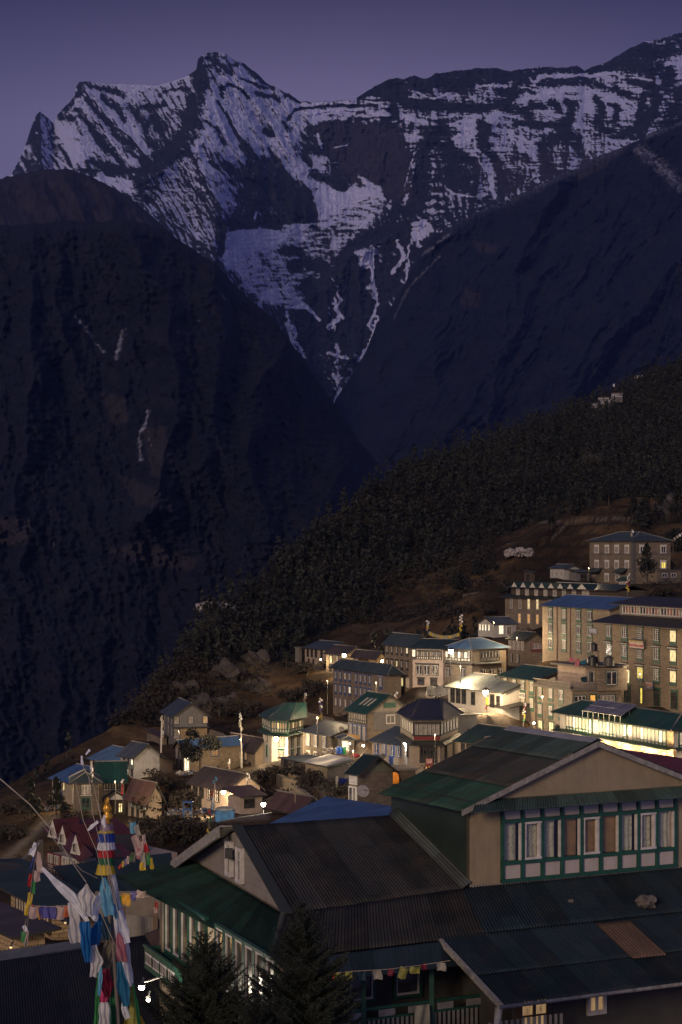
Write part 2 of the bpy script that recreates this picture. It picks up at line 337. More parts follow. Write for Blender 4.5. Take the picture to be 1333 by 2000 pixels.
def snow1(x, y, s, gx, gy):
    x0, y0 = x, y
    x = x0 + 10 * fbm(x0 / 34, y0 / 34, 5, 51, .6) + 3 * fbm(x0 / 6, y0 / 6, 3, 52); y = y0 + 10 * fbm(x0 / 34, y0 / 30, 5, 53, .6) + 3 * fbm(x0 / 6, y0 / 6, 3, 54)
    c = np.full(x.shape, .30)
    def add(pts, v, soft):
        nonlocal c
        m = softpoly(x, y, pts, soft); c = c * (1 - m) + v * m
    add([(590, 150), (1400, 30), (1400, 330), (1100, 345), (960, 400), (800, 420), (780, 250), (600, 230)], .50, 16)
    add([(780, 300), (1240, 300), (1240, 420), (800, 430)], .36, 18)
    add([(155, 160), (378, 150), (372, 250), (330, 290), (290, 330), (190, 340), (105, 250)], .55, 12)
    add([(25, 350), (78, 215), (110, 245), (165, 335), (140, 350)], .24, 8)
    add([(105, 240), (125, 245), (190, 320), (160, 335)], .74, 8)
    add([(185, 345), (265, 352), (290, 385), (230, 372)], .72, 8)
    add([(405, 165), (470, 130), (585, 200), (640, 200), (780, 205), (800, 240), (700, 240), (600, 245), (560, 300), (640, 310), (650, 360), (560, 330), (440, 200)], .62, 14)
    add([(395, 190), (440, 180), (640, 360), (600, 380), (520, 340), (430, 330), (390, 260)], .64, 16)
    add([(330, 320), (400, 270), (600, 400), (600, 440), (440, 480), (420, 500), (300, 400)], .43, 20)
    add([(383, 135), (410, 120), (398, 190), (390, 262), (356, 305), (300, 345), (255, 350), (330, 285), (372, 235)], .12, 7)
    add([(270, 200), (300, 300), (330, 300), (330, 230)], .36, 12)
    add([(480, 330), (560, 370), (620, 420), (560, 445), (470, 450), (430, 470)], .22, 12)
    add([(605, 250), (660, 236), (770, 246), (800, 300), (815, 400), (740, 372), (690, 340), (640, 300)], .02, 7)
    add([(800, 300), (835, 290), (825, 420), (790, 420)], .10, 10)
    add([(592, 203), (700, 200), (735, 212), (600, 222)], .85, 5)
    add([(700, 180), (780, 150), (900, 132), (1130, 128), (1200, 108), (1333, 62), (1400, 60), (1400, 95), (1250, 125), (1130, 160), (900, 168), (780, 185)], .16, 6)
    add([(1030, 155), (1250, 165), (1250, 180), (1040, 172)], .80, 6)
    add([(960, 240), (985, 205), (975, 200), (900, 240), (880, 300)], .75, 6)
    add([(1000, 180), (1190, 185), (1260, 220), (1240, 232), (1000, 212)], .66, 8)
    add([(1333, 370), (1240, 300), (1400, 300), (1400, 400)], .5, 10)
    add([(560, 600), (640, 560), (700, 480), (800, 435), (850, 425), (870, 520), (780, 640), (720, 720), (670, 800), (600, 760), (560, 660)], .20, 12)
    add([(800, 440), (840, 430), (850, 450), (825, 470), (805, 470)], .78, 6)
    add([(690, 490), (740, 480), (745, 510), (720, 530), (700, 520)], .74, 6)
    add([(620, 690), (700, 690), (690, 770), (660, 790)], .42, 10)
    add(GLAC, .60, 9); add([(470, 560), (600, 590), (700, 450), (640, 430), (560, 480), (480, 520)], .52, 25); add([(436, 462), (545, 436), (560, 470), (470, 500), (445, 520), (432, 500)], .95, 8)
    add([(612, 378), (700, 366), (740, 375), (690, 395), (640, 420), (600, 440), (560, 450), (620, 420)], .90, 7)
    for pts in ([(700, 492), (728, 520), (734, 570), (735, 640), (722, 700)], [(800, 470), (795, 520), (800, 570), (775, 640)], [(640, 560), (665, 610), (650, 640)], [(560, 610), (590, 690), (600, 700)], [(962, 300), (960, 340), (968, 385)], [(1055, 250), (1058, 300), (1040, 350)],
                [(925, 300), (950, 330), (965, 380)], [(1130, 215), (1150, 300)], [(1090, 240), (1095, 290)], [(735, 640), (700, 720), (665, 775)], [(790, 400), (815, 300)], [(720, 560), (740, 600)], [(655, 640), (662, 760)]):
        q = polydist(x + 7 * fbm(x / 14, y / 14, 3, 33), y, pts); c = np.maximum(c, .78 * np.exp(-(q / 4.2) ** 2))
    for pts, wd in BR: c = np.maximum(c, .86 * np.exp(-(polydist(.5 * (x + x0), .5 * (y + y0), pts) / wd) ** 2))
    for pts, wd in DK: q = np.exp(-(polydist(.5 * (x + x0), .5 * (y + y0), pts) / (wd * 1.15)) ** 2); c = c * (1 - q) + .06 * q
    lw = sstep(650, 580, x)
    x, y = x0, y0
    a, b = rot(x + 8 * fbm(x / 40, y / 40, 3, 56), y, 58, 44, 7); n1 = ridged(a, b, 5, 21, .68)
    a, b = rot(x, y, -5, 30, 9); n2 = fbm(a, b + 1.3 * fbm(x / 60, y / 60, 4, 7), 5, 24, .68) * 1.9
    a, b = rot(x + 6 * fbm(x / 30, y / 30, 3, 57), y, 84, 40, 9); n3 = ridged(a, b, 4, 27, .6)
    up = sstep(300, 235, y)
    n = lw * (n1 * .62 + n2 * .25) + (1 - lw) * (n2 * (.35 + .45 * up) + n3 * (.45 - .35 * up)) + .35 * fbm(x / 9, y / 7, 3, 30)
    med = lambda q: q - np.median(q)
    gl = softpoly(x, y, GLAC, 10)
    asp = np.tanh(med(gx) / 7) * .24 + np.tanh(med(gy) / 9) * .20  # wind-bared left sides and snowy ledges; also puts side shading into the colour
    big = fbm(x / 60, y / 45, 4, 58) * .28
    sn = sstep(-.26, .26, c - .53 + (.36 * n + .65 * big) * (1 - .15 * gl) + asp + gl * .3 * fbm(x / 26 + y / 30, y / 6, 4, 59))
    wm = softpoly(x, y, [(605, 250), (660, 236), (775, 248), (800, 300), (815, 400), (700, 372), (640, 300)], 12) * .8 + softpoly(x, y, [(900, 320), (1235, 275), (1180, 320), (1000, 390)], 10) * .7
    return sn, np.clip(wm + .25 * fbm(x / 50, y / 50, 3, 40), 0, 1)
DK = [([(152,160),(155,180),(143,200),(125,215),(112,232)],6),([(155,160),(190,172),(215,178),(240,185)],5),([(200,190),(215,205),(235,222),(240,232)],6),([(170,195),(185,215),(205,240),(215,245)],4),([(120,228),(140,236)],6),([(150,215),(175,245)],5),([(178,250),(195,270)],6),([(200,225),(215,245)],4),([(215,255),(232,270),(260,285)],5),([(190,275),(215,295),(240,320)],6),([(175,315),(200,325),(230,325)],8),([(250,210),(262,225),(275,240),(283,255)],7),([(275,210),(300,210),(320,205)],5),([(310,190),(330,175),(370,175)],3),([(290,240),(300,232),(310,255),(320,255)],7),([(283,265),(300,285)],8),([(392,120),(385,155),(395,180)],8),([(385,190),(370,225),(360,260),(348,278),(320,300),(285,315)],13),([(340,275),(345,300),(320,308)],8),([(155,335),(200,335),(240,335),(290,330)],5),([(268,352),(276,380),(290,395)],6),([(245,290),(270,310),(275,318)],5),
 ([(405,115),(425,125),(450,145)],3),([(435,175),(445,165),(470,175),(485,190)],3),([(430,170),(433,190)],4),([(450,128),(470,125),(480,130)],4),([(490,140),(510,155),(530,170)],5),([(470,155),(500,165),(520,172)],3),([(500,180),(545,195)],4),([(560,185),(585,198)],4),([(560,235),(575,218),(590,212),(640,207),(735,208)],2.6),([(555,240),(565,255)],5),([(520,255),(530,262)],5),([(425,200),(440,220),(460,260),(470,275)],3),([(400,235),(420,250),(440,280)],4),([(475,285),(500,310),(530,325),(560,345),(575,360)],9),([(525,290),(540,315)],4),([(590,305),(605,320)],5),([(490,320),(530,340),(560,370)],13),([(540,360),(600,380)],11),([(510,400),(560,400)],10),([(385,240),(375,270),(365,285)],9),([(440,320),(470,345),(520,375)],6),([(410,320),(430,330)],4),([(640,290),(670,320),(690,350)],7),([(610,340),(640,350),(670,365)],7),
 ([(705,185),(730,175),(775,190),(800,205),(880,210),(940,215),(985,202),(1010,185)],9),([(735,170),(775,165),(790,180)],9),([(845,150),(870,165),(900,165),(925,150),(960,140),(1000,150)],12),([(765,215),(775,225)],6),([(860,250),(830,290),(820,330),(815,400)],13),([(870,290),(900,330),(880,360)],12),([(900,300),(930,330)],6),([(940,245),(945,280),(965,310),(978,340),(985,370)],10),([(990,215),(1010,210),(1035,230)],8),([(1010,240),(1060,245),(1080,245)],5),([(1060,285),(1070,340)],13),([(760,245),(755,300),(760,340)],11),
 ([(1050,165),(1100,162),(1145,162)],5),([(1150,165),(1200,175),(1225,185)],7),([(1230,162),(1280,168)],6),([(985,180),(1012,183)],7),([(1035,205),(1065,206)],5),([(1075,200),(1095,215)],6),([(1105,200),(1120,205),(1115,225),(1108,245)],7),([(1165,195),(1175,210),(1165,240)],7),([(1190,205),(1212,215)],4),([(1205,210),(1200,240)],6),([(1255,190),(1250,215),(1245,240)],6),([(1020,243),(1080,248)],4),([(1105,240),(1090,265),(1065,290),(1060,330)],11),([(1110,260),(1130,290)],11),([(1165,245),(1190,260)],7),([(1240,255),(1200,266)],9),([(1310,145),(1290,180),(1270,230),(1240,260)],12),([(1333,180),(1300,260)],14),([(1230,110),(1260,95),(1290,120)],13),([(1200,125),(1240,130),(1290,145)],8),
 ([(430,430),(435,470),(430,495)],8),([(440,440),(480,438),(540,440),(550,425)],9),([(560,385),(600,400),(610,420)],11),([(560,424),(600,431),(616,424)],5),([(550,490),(575,485),(590,500)],6),([(570,520),(620,512),(640,530)],9),([(600,560),(650,560)],13),([(655,512),(700,474),(780,444),(795,440)],7),([(660,530),(690,512)],7),([(610,440),(618,446)],4),([(740,540),(735,500)],4),([(690,560),(700,600),(690,640)],13),([(620,650),(700,670)],10),([(760,560),(750,600)],10)]
BR = [([(110,245),(130,280),(150,310),(165,330)],8),([(205,260),(225,285),(250,315)],4),([(270,302),(290,300),(300,293)],7),([(185,350),(230,350),(260,358)],8),([(345,285),(360,290)],5),([(375,335),(385,345)],5),([(385,360),(400,370)],6),([(180,163),(300,170),(368,150)],4),([(210,200),(235,215),(258,240),(262,260)],4),([(90,292),(110,310),(140,330)],2.5),([(620,262),(630,290)],3),([(640,292),(680,282)],2),
 ([(690,192),(720,197),(765,212)],4),([(800,190),(850,194),(870,186)],2.6),([(800,176),(840,190)],3),([(930,170),(1000,165)],5),([(985,150),(1000,158)],3),([(700,224),(760,224)],7),([(780,225),(830,240),(855,248)],8),([(800,265),(830,270),(850,256)],4),([(880,245),(920,226),(950,222),(985,206)],3),([(875,275),(920,255),(930,290),(955,310),(963,345),(966,382)],4.5),([(985,250),(1010,280),(1040,300),(1053,322),(1053,352)],5),([(1050,270),(1066,275),(1054,300)],3.5),([(870,365),(890,380),(940,386)],2.2),([(820,290),(808,300),(800,330),(790,370)],2),([(700,345),(740,370),(745,385)],7),
 ([(1050,150),(1100,148),(1200,145),(1288,161)],5),([(1020,195),(1080,180),(1150,176),(1200,190)],8),([(1130,200),(1160,215)],6),([(1195,212),(1203,192)],3),([(1220,190),(1245,210)],8),([(1265,195),(1270,215)],5),([(1120,245),(1165,248)],6),([(1180,240),(1195,262)],4),([(1250,232),(1262,232)],5),([(1280,120),(1320,125)],5),([(1333,110),(1325,150)],7),([(1000,260),(1050,288)],6),([(495,425),(500,415),(493,440)],2.2),([(440,385),(460,400)],4),
 ([(700,490),(715,512),(728,532),(727,560),(737,575),(735,610),(720,635),(735,655),(732,690),(712,710),(690,740)],3.4),([(645,540),(660,560),(658,575),(668,587),(655,602),(670,622)],3.6),([(655,625),(640,638),(650,660)],3),([(790,440),(832,434)],4),([(805,440),(820,480)],6),([(775,470),(790,500),(768,532)],5),([(785,548),(800,565),(785,590)],2.8),([(758,585),(775,610),(778,627),(755,652)],2.8),([(560,600),(600,600),(625,625)],4),([(560,632),(570,660),(578,692)],4),([(640,690),(680,700)],4),([(650,730),(665,760),(655,785)],5),([(600,600),(560,590),(530,585)],5)]
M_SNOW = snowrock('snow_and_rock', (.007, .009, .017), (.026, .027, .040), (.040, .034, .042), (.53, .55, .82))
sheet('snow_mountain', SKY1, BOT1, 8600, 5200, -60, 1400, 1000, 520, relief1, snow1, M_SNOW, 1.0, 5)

# ---------------------------------------------------------------- the nearer dark slopes
M_DARK = snowrock('forested_slope', (.002, .004, .013), (.006, .008, .019), (.028, .024, .031), (.24, .24, .32), .02)
M_MID = snowrock('hazed_far_slope', (.012, .011, .020), (.026, .022, .032), (.05, .038, .04), (.24, .24, .32), .02)  # paler purple rock; the distance haze is put into its colour
SKY2 = [(-150, 352), (0, 350), (40, 340), (95, 330), (140, 331), (180, 345), (225, 370), (265, 394), (300, 424), (330, 452), (420, 540), (600, 700)]
def relief2(x, y, s): a, b = rot(x, y, 70, 150, 60); return -60 * ridged(a, b, 5, 3) * sstep(0, .06, s)
def snow2(x, y, s, gx, gy): return 0 * x, np.clip(.35 + .8 * fbm(x / 60, y / 40, 4, 9), 0, 1) * .35
sheet('middle_ridge', SKY2, [(-150, 620), (600, 900)], 4600, 3900, -150, 560, 260, 110, relief2, snow2, M_MID, 1, 4, 5)
SKY3 = [(-150, 440), (0, 441), (60, 437), (130, 430), (200, 433), (238, 428), (290, 440), (330, 454), (380, 488), (420, 510), (450, 545), (490, 580), (540, 626), (562, 656), (590, 700), (622, 745), (660, 800), (700, 860), (738, 905), (765, 942), (800, 1000), (900, 1100)]
def relief3(x, y, s):
    wx = x + 25 * fbm(x / 90, y / 90, 3, 60); a, b = rot(wx, y, 78, 260, 85); d = -48 * ridged(a, b, 6, 13, .5)
    for pts, wd, am in (([(560, 660), (500, 760), (480, 900), (520, 1050)], 60, 130), ([(240, 430), (330, 600), (340, 800), (300, 1000)], 70, 150), ([(60, 437), (70, 700), (30, 1000)], 60, 110), ([(700, 860), (640, 960), (620, 1060)], 40, 80), ([(420, 520), (430, 700), (400, 900)], 50, 90)):
        d = d - am * np.exp(-polydist(wx, y, pts) / wd)
    return (d + 16 * fbm(x / 14, y / 10, 4, 17)) * sstep(-.012, .02, s)
def snow3(x, y, s, gx, gy):
    c = 0 * x; jx = x + 6 * fbm(x / 10, y / 10, 3, 71)
    for pts, wd, v in (([(150, 620), (165, 640), (178, 655)], 6, .8), ([(185, 668), (203, 688)], 3, .75), ([(243, 645), (235, 670), (228, 700)], 7, .8), ([(290, 803), (283, 830), (272, 850), (275, 900)], 5, .85), ([(430, 570), (440, 585)], 3, .7), ([(290, 840), (295, 880)], 3, .55), ([(378, 622), (390, 628)], 3, .6), ([(105, 1180), (125, 1215)], 2, .4), ([(95, 960), (105, 1090)], 2, .45)):
        c = np.maximum(c, v * np.exp(-(polydist(jx, y, pts) / wd) ** 2))
    c = .8 * c * (.5 + .75 * ridged(x / 4, y / 20, 4, 73, .65))
    wm = .06 + .5 * fbm(x / 50, y / 34, 6, 75, .62)
    for pts in ([(215, 1075), (270, 1060), (385, 1095), (370, 1112), (280, 1100)], [(280, 840), (320, 835), (340, 930), (300, 930)], [(-100, 1010), (60, 1015), (50, 1060), (-100, 1070)], [(235, 930), (310, 960), (330, 990), (270, 985)], [(200, 770), (240, 780), (250, 820), (225, 830)]):
        wm = np.maximum(wm, softpoly(jx, y + 5 * fbm(x / 12, y / 8, 3, 80), pts, 8) * (1.5 + .8 * ridged(x / 7, y / 30, 3, 90)))
    return np.clip(c, 0, 1), np.clip(wm, 0, 2.2)
sheet('left_mountain', SKY3, [(-150, 1620), (300, 1560), (600, 1300), (800, 1180), (900, 1150)], 2700, 1500, -150, 900, 420, 420, relief3, snow3, M_DARK, .9, 6, 9)
SKY4 = [(600, 870), (662, 772), (690, 728), (715, 692), (735, 640), (765, 596), (800, 535), (850, 460), (900, 432), (940, 412), (1000, 388), (1060, 360), (1110, 336), (1130, 330), (1160, 308), (1190, 296), (1235, 277), (1262, 262), (1290, 248), (1333, 228), (1400, 200), (1500, 180)]
def relief4(x, y, s):
    wx = x + 30 * fbm(x / 110, y / 110, 3, 61); a, b = rot(wx, y, 118, 330, 95); d = -130 * ridged(a, b, 6, 19, .5)
    for pts, wd, am in (([(850, 450), (830, 600), (860, 760), (820, 860)], 60, 170), ([(1100, 340), (1010, 520), (960, 700), (880, 850)], 80, 220), ([(1333, 500), (1180, 620), (1080, 790)], 80, 200)):
        d = d - am * np.exp(-polydist(wx, y, pts) / wd)
    return (d + 20 * fbm(x / 14, y / 10, 4, 17)) * sstep(-.012, .02, s)
def snow4(x, y, s, gx, gy):
    c = 0 * x
    for pts, wd, v in (([(1250, 292), (1290, 325), (1340, 372)], 20, .52), ([(1000, 392), (1100, 344), (1180, 304)], 9, .4), ([(1262, 268), (1333, 240)], 8, .45), ([(920, 340), (1000, 380)], 3, .2), ([(880, 455), (850, 480), (820, 500)], 5, .6), ([(860, 500), (800, 560), (770, 620)], 4, .5)):
        c = np.maximum(c, v * np.exp(-(polydist(x + 5 * fbm(x / 9, y / 9, 3, 81), y, pts) / wd) ** 2))
    a, b = rot(x, y, 45, 30, 4); c = c * (.45 + .9 * ridged(a, b, 4, 83, .65)); a, b = rot(x, y, 80, 30, 5); c = np.maximum(c, (.55 * np.exp(-s * 500 / 16) * (.35 + .8 * ridged(a, b, 4, 84, .65)) * sstep(820, 900, x) * sstep(1260, 1200, x)))
    wm = .10 + .55 * fbm(x / 55, y / 36, 6, 85, .62)
    for pts, v in (([(1120, 340), (1235, 279), (1180, 325), (1130, 350)], 2), ([(925, 470), (975, 480), (965, 495), (935, 492)], 1.3), ([(900, 560), (940, 570), (935, 600), (900, 600)], .8)):
        wm = np.maximum(wm, v * softpoly(x, y, pts, 6))
    return np.clip(c, 0, 1), np.clip(wm, 0, 2.2)
sheet('right_mountain', SKY4, [(600, 1100), (900, 1050), (1500, 980)], 5400, 3600, 600, 1500, 430, 330, relief4, snow4, M_DARK, .9, 8, 13)
# ---------------------------------------------------------------- building kit
ST = dict(
 stone=stone('grey_stone', (.17, .135, .10), (.26, .21, .155), (.12, .10, .08)),
 tan=stone('tan_stone', (.215, .165, .120), (.30, .24, .175), (.12, .098, .078), .5, .2),
 dark=stone('dark_stone', (.11, .09, .07), (.17, .14, .11), (.07, .06, .05), .4, .18),
 yellow=stone('pale_block_stone', (.42, .30, .17), (.55, .42, .25), (.16, .12, .08), .42, .2, .35),
 cream=plaster('cream_plaster', (.34, .27, .20)), pink=plaster('pinkish_plaster', (.37, .29, .24)), white=plaster('white_plaster', (.62, .58, .50), .2),
 grey=plaster('grey_board', (.16, .15, .14)), brown=plaster('brown_board', (.075, .055, .04)), ochre=plaster('ochre_plaster', (.34, .24, .13)), pale=plaster('pale_board', (.40, .38, .36), .2))
RC = dict(green=(.018, .075, .05), dgreen=(.02, .045, .034), ggrey=(.05, .075, .068), dark=(.032, .032, .034), grey=(.10, .115, .12), blue=(.07, .15, .30), lblue=(.12, .22, .34), brown=(.075, .055, .045), rust=(.12, .065, .05), crimson=(.19, .025, .028), red=(.10, .020, .022), tin=(.22, .25, .24), slate=(.055, .075, .085), olive=(.05, .062, .04))
def RM(c, ax, **kw): return roofmat('roof_' + c, RC[c], ax, **kw)
FASC = plain('fascia_paint', (.22, .20, .17), .8); GUT = plain('dark_eaves_board', (.035, .032, .028), .8)
FR = dict(green=plain('green_window_paint', (.012, .07, .045), .55), blue=plain('blue_window_paint', (.035, .075, .22), .55), dark=plain('dark_window_paint', (.025, .024, .022), .6), white=plain('white_window_paint', (.52, .48, .45), .6), brown=plain('brown_window_paint', (.07, .04, .025), .6), red=plain('red_window_paint', (.18, .03, .03), .6))
PANES = {}
def pane_mat(k):
    if k in PANES: return PANES[k]
    if k == '.':
        m, nt, b = new_mat('dark_glass'); c = ramp(nt, noise(nt, coords(nt), 1.1, 2), [(.4, (.012, .013, .018)), (.62, (.06, .055, .05))]); nt.links.new(c, b.inputs['Base Color']); b.inputs['Roughness'].default_value = .15
    elif k == 'C': m = plain('curtained_glass', (.24, .21, .17), .5, .5, 2.5)
    elif k == 'H': m = emit('softly_lit_curtain', (1, .80, .55), .42, .35)
    elif k == 'K': m = plain('black_glass', (.010, .011, .010), .2)
    elif k == 'R': m = plain('red_curtain_glass', (.20, .07, .05), .6, .4, 3)
    elif k == 'L': m = emit('lit_window_glass', (1, .74, .34), 1.25, .55)
    elif k == 'W': m = emit('white_lit_window_glass', (1, .86, .58), 1.6, .4)
    elif k == 'O': m = emit('orange_lit_window_glass', (1, .45, .09), .95, .5)
    elif k == 'F': m = emit('faintly_lit_window_glass', (.85, .52, .24), .30, .6)
    elif k == 'Y': m = emit('yellow_lit_window_glass', (1, .74, .12), .95, .5)
    else: m = plain('dark_door_boards', (.03, .032, .034), .6)
    PANES[k] = m; return m
WCACHE = {}
def win_meshes(w, h, style, pk):
    """style = outer colour / casement colour / number of lights / features (a apron, c cornice, l lintel, s sill, p flat white surround)"""
    key = (round(w, 2), round(h, 2), style, pk)
    if key in WCACHE: return WCACHE[key]
    oc, ic, n, ft = (style.split('/') + [''])[:4]; n = int(n)
    f = MB(); b = .09 if w > .7 else .06; d = .10; hw, hh = w / 2, h / 2
    ap = .38 if 'a' in ft else 0; z0 = -hh + ap
    for (x0, z0_, x1, z1) in ((-hw - b, -hh - b, -hw, hh + b), (hw, -hh - b, hw + b, hh + b), (-hw, hh, hw, hh + b), (-hw, -hh - b, hw, -hh)): f.box(x0, -d, z0_, x1, .05, z1, 0)
    if ap: f.box(-hw, -d * .7, z0 - .08, hw, .05, z0, 0)
    t = .045
    for i in range(n + 1):
        xx = -hw + w * i / n
        f.box(max(-hw, xx - t), -.075, z0, min(hw, xx + t), .04, hh, 1)
    f.box(-hw, -.078, hh - .07, hw, .04, hh - .002, 1); f.box(-hw, -.078, z0 + .002, hw, .04, z0 + .07, 1)
    if 't' in ft: f.box(-hw, -.07, z0 + (hh - z0) * .68 - .02, hw, .04, z0 + (hh - z0) * .68 + .03, 1)
    if 'g' in ft:
        for q in (.2, .4, .6, .8): f.box(-hw, -.065, z0 + (hh - z0) * q - .015, hw, .04, z0 + (hh - z0) * q + .015, 1)
    if 's' in ft: f.box(-hw - .15, -.2, -hh - b - .08, hw + .15, .03, -hh - b, 1)
    fm = f.mesh('window', [FR[oc], FR[ic]])
    p = MB(); p.box(-hw, -.02, z0, hw, .06, hh); pm = p.mesh('pane', [pane_mat(pk)])
    subs = [('pane', pm)]
    if ap:
        a = MB(); a.box(-hw, -.06, -hh, hw, .05, z0 - .08, 0)
        for i in range(n): a.box(-hw + w * (i + .25) / n, -.085, -hh + .07, -hw + w * (i + .75) / n, -.055, z0 - .15, 1)
        subs.append(('apron_panel', a.mesh('apron_panel', [FR[oc], plain('carved_panel_paint', (.11, .13, .12))])))
    if 'c' in ft:
        c = MB(); c.box(-hw - .22, -.24, hh + b, hw + .22, .05, hh + b + .12, 0); c.box(-hw - .36, -.42, hh + b + .26, hw + .36, .05, hh + b + .36, 0)
        k = int((w + .6) / .17)
        for i in range(k): xx = -hw - .28 + (w + .56) * (i + .5) / k; c.box(xx - .045, -.34, hh + b + .13, xx + .045, .04, hh + b + .25, 1)
        subs.append(('cornice', c.mesh('cornice', [FR['dark'] if oc != 'blue' else FR['blue'], FR['white']])))
    if 'l' in ft:
        c = MB(); c.box(-hw - .2, -.13, hh + b, hw + .2, .05, hh + b + .2, 0); subs.append(('lintel', c.mesh('lintel', [FR[oc]])))
    if 'p' in ft:
        c = MB(); c.box(-hw - .28, -.05, hh + b, hw + .28, .05, hh + b + .28, 0); c.box(-hw - .22, -.05, -hh - b, -hw - b, .05, hh + b, 0); c.box(hw + b, -.05, -hh - b, hw + .22, .05, hh + b, 0)
        subs.append(('surround', c.mesh('surround', [ST['white']])))
    WCACHE[key] = (fm, subs); return WCACHE[key]
def put_window(root, M, w, h, style, pk, name='window'):
    if pk == 'D': name = 'door'
    fm, subs = win_meshes(w, h, style, pk)
    o = link(name, fm, root, M=M)
    for nm, me in subs: link(nm, me, o)
    return o
def band_meshes(w, h, n, oc, ic, pks, key_h=.62, low=.22, top=.12):
    """a glazed timber bay: posts and rails in one colour, casements in another, glass above and panels below"""
    f = MB(); hw, hh = w / 2, h / 2; zl = -hh + low * h; zt = hh - top * h; t = .05
    for i in range(n + 1):
        xx = -hw + w * i / n; f.box(max(-hw - .05, xx - t), -.14, -hh, min(hw + .05, xx + t), .04, hh, 0)
    rails = [-hh + .05, zl, hh - .05] + ([zt] if top else [])
    for zz in rails: f.box(-hw - .052, -.143, zz - .05, hw + .052, .04, zz + .05, 0)
    for i in range(n):
        x0 = -hw + w * i / n + t; x1 = -hw + w * (i + 1) / n - t; m = (x0 + x1) / 2
        for xx in (x0 + .02, x1 - .02): f.box(xx - .022, -.1, zl + .05, xx + .022, .04, (zt if top else hh) - .05, 1)
    pan = MB()
    for i in range(n):
        x0 = -hw + w * i / n + t; x1 = -hw + w * (i + 1) / n - t
        pan.box(x0, -.05, -hh + .1, x1, .03, zl - .05, 0)
        if top: pan.box(x0, -.05, zt + .05, x1, .03, hh - .1, 0)
    panes = {}
    for i in range(n):
        pk = pks[i % len(pks)]; p = panes.setdefault(pk, MB())
        p.box(-hw + w * i / n + t, -.03, zl + .05, -hw + w * (i + 1) / n - t, .05, (zt if top else hh) - .05, 0)
    return f.mesh('window_bay', [FR[oc], FR[ic]]), pan, panes
def put_band(root, M, w, h, n, oc='dark', ic='white', pks='.', panel='white', low=.22, top=.12):
    fm, pan, panes = band_meshes(w, h, n, oc, ic, pks, low=low, top=top)
    o = link('window_bay', fm, root, M=M)
    pan.obj('panel', [ST[panel]], o)
    for pk, p in panes.items(): p.obj('pane', [pane_mat(pk)], o)
    return o
BASES = []           # terrain is fitted to the feet of the buildings
class Bld: pass
def solve(px, X, Y, dx, dy):
    k = (px - CXP) / F; return (X - k * Y) / (k * dy - dx)
def roof_gable(a, b, h, rise, oh, ohe, mats, ax, t=.09, ridge=.5, sag=0):
    """ridge along y (ax='y') or x; mats = sheet, fascia, ridge cap"""
    m = MB()
    def W(p): return p if ax == 'y' else (p[1], p[0], p[2])
    A, B = (a, b) if ax == 'y' else (b, a); xr = A * ridge
    sl = rise / xr; sr = rise / (A - xr)
    nseg = 1
    L = [W((-oh, -ohe, h - sl * oh)), W((xr, -ohe, h + rise)), W((xr, B + ohe, h + rise)), W((-oh, B + ohe, h - sl * oh))]
    R = [W((xr, -ohe, h + rise)), W((A + oh, -ohe, h - sr * oh)), W((A + oh, B + ohe, h - sr * oh)), W((xr, B + ohe, h + rise))]
    if ax == 'x': L = L[::-1]; R = R[::-1]
    lift = Vector((0, 0, t + .02))
    m.slab([Vector(p) + lift for p in L], t, 0, 1); m.slab([Vector(p) + lift for p in R], t, 0, 1)
    m.tube([Vector(W((xr, -ohe - .02, h + rise + t + .02))), Vector(W((xr, B + ohe + .02, h + rise + t + .02)))], .09, 6, 2)
    for yy in (-ohe, B + ohe):                                       # barge boards
        for q in ((-oh, h - sl * oh, xr, h + rise), (xr, h + rise, A + oh, h - sr * oh)):
            p0 = Vector(W((q[0], yy, q[1]))); p1 = Vector(W((q[2], yy, q[3]))); e = Vector(W((0, .03 if yy > 0 else -.03, 0)))
            m.slab([p0 + e + Vector((0, 0, .04)), p1 + e + Vector((0, 0, .04)), p1 - e * .3 + Vector((0, 0, .04)), p0 - e * .3 + Vector((0, 0, .04))], .2, 1)
    return m.obj('roof', mats)
def roof_hip(a, b, h, rise, oh, mats, t=.1, k=.5, gab=0):
    """hipped roof over a x b; ridge along the longer side"""
    m = MB(); x0, y0, x1, y1 = -oh, -oh, a + oh, b + oh; w, l = x1 - x0, y1 - y0
    if l >= w: i = w / 2 * k * 2; r0 = ((x0 + x1) / 2, y0 + i * .9); r1 = ((x0 + x1) / 2, y1 - i * .9)
    else: i = l / 2; r0 = (x0 + i * .9, (y0 + y1) / 2); r1 = (x1 - i * .9, (y0 + y1) / 2)
    z0 = h + .08; z1 = h + rise; c = [(x0, y0, z0), (x1, y0, z0), (x1, y1, z0), (x0, y1, z0)]; a0 = r0 + (z1,); a1 = r1 + (z1,)
    if l >= w: fs = ([c[0], c[1], a0], [c[1], c[2], a1, a0], [c[2], c[3], a1], [c[3], c[0], a0, a1])
    else: fs = ([c[0], c[1], a1, a0], [c[1], c[2], a1], [c[2], c[3], a0, a1], [c[3], c[0], a0])
    for f in fs: m.slab([Vector(p) for p in f], t, 0, 1)
    for p, q in ((c[0], a0), (c[1], a0 if l >= w else a1), (c[2], a1), (c[3], a1 if l >= w else a0), (a0, a1)): m.tube([p, q], .08, 5, 2)
    return m.obj('roof', mats)
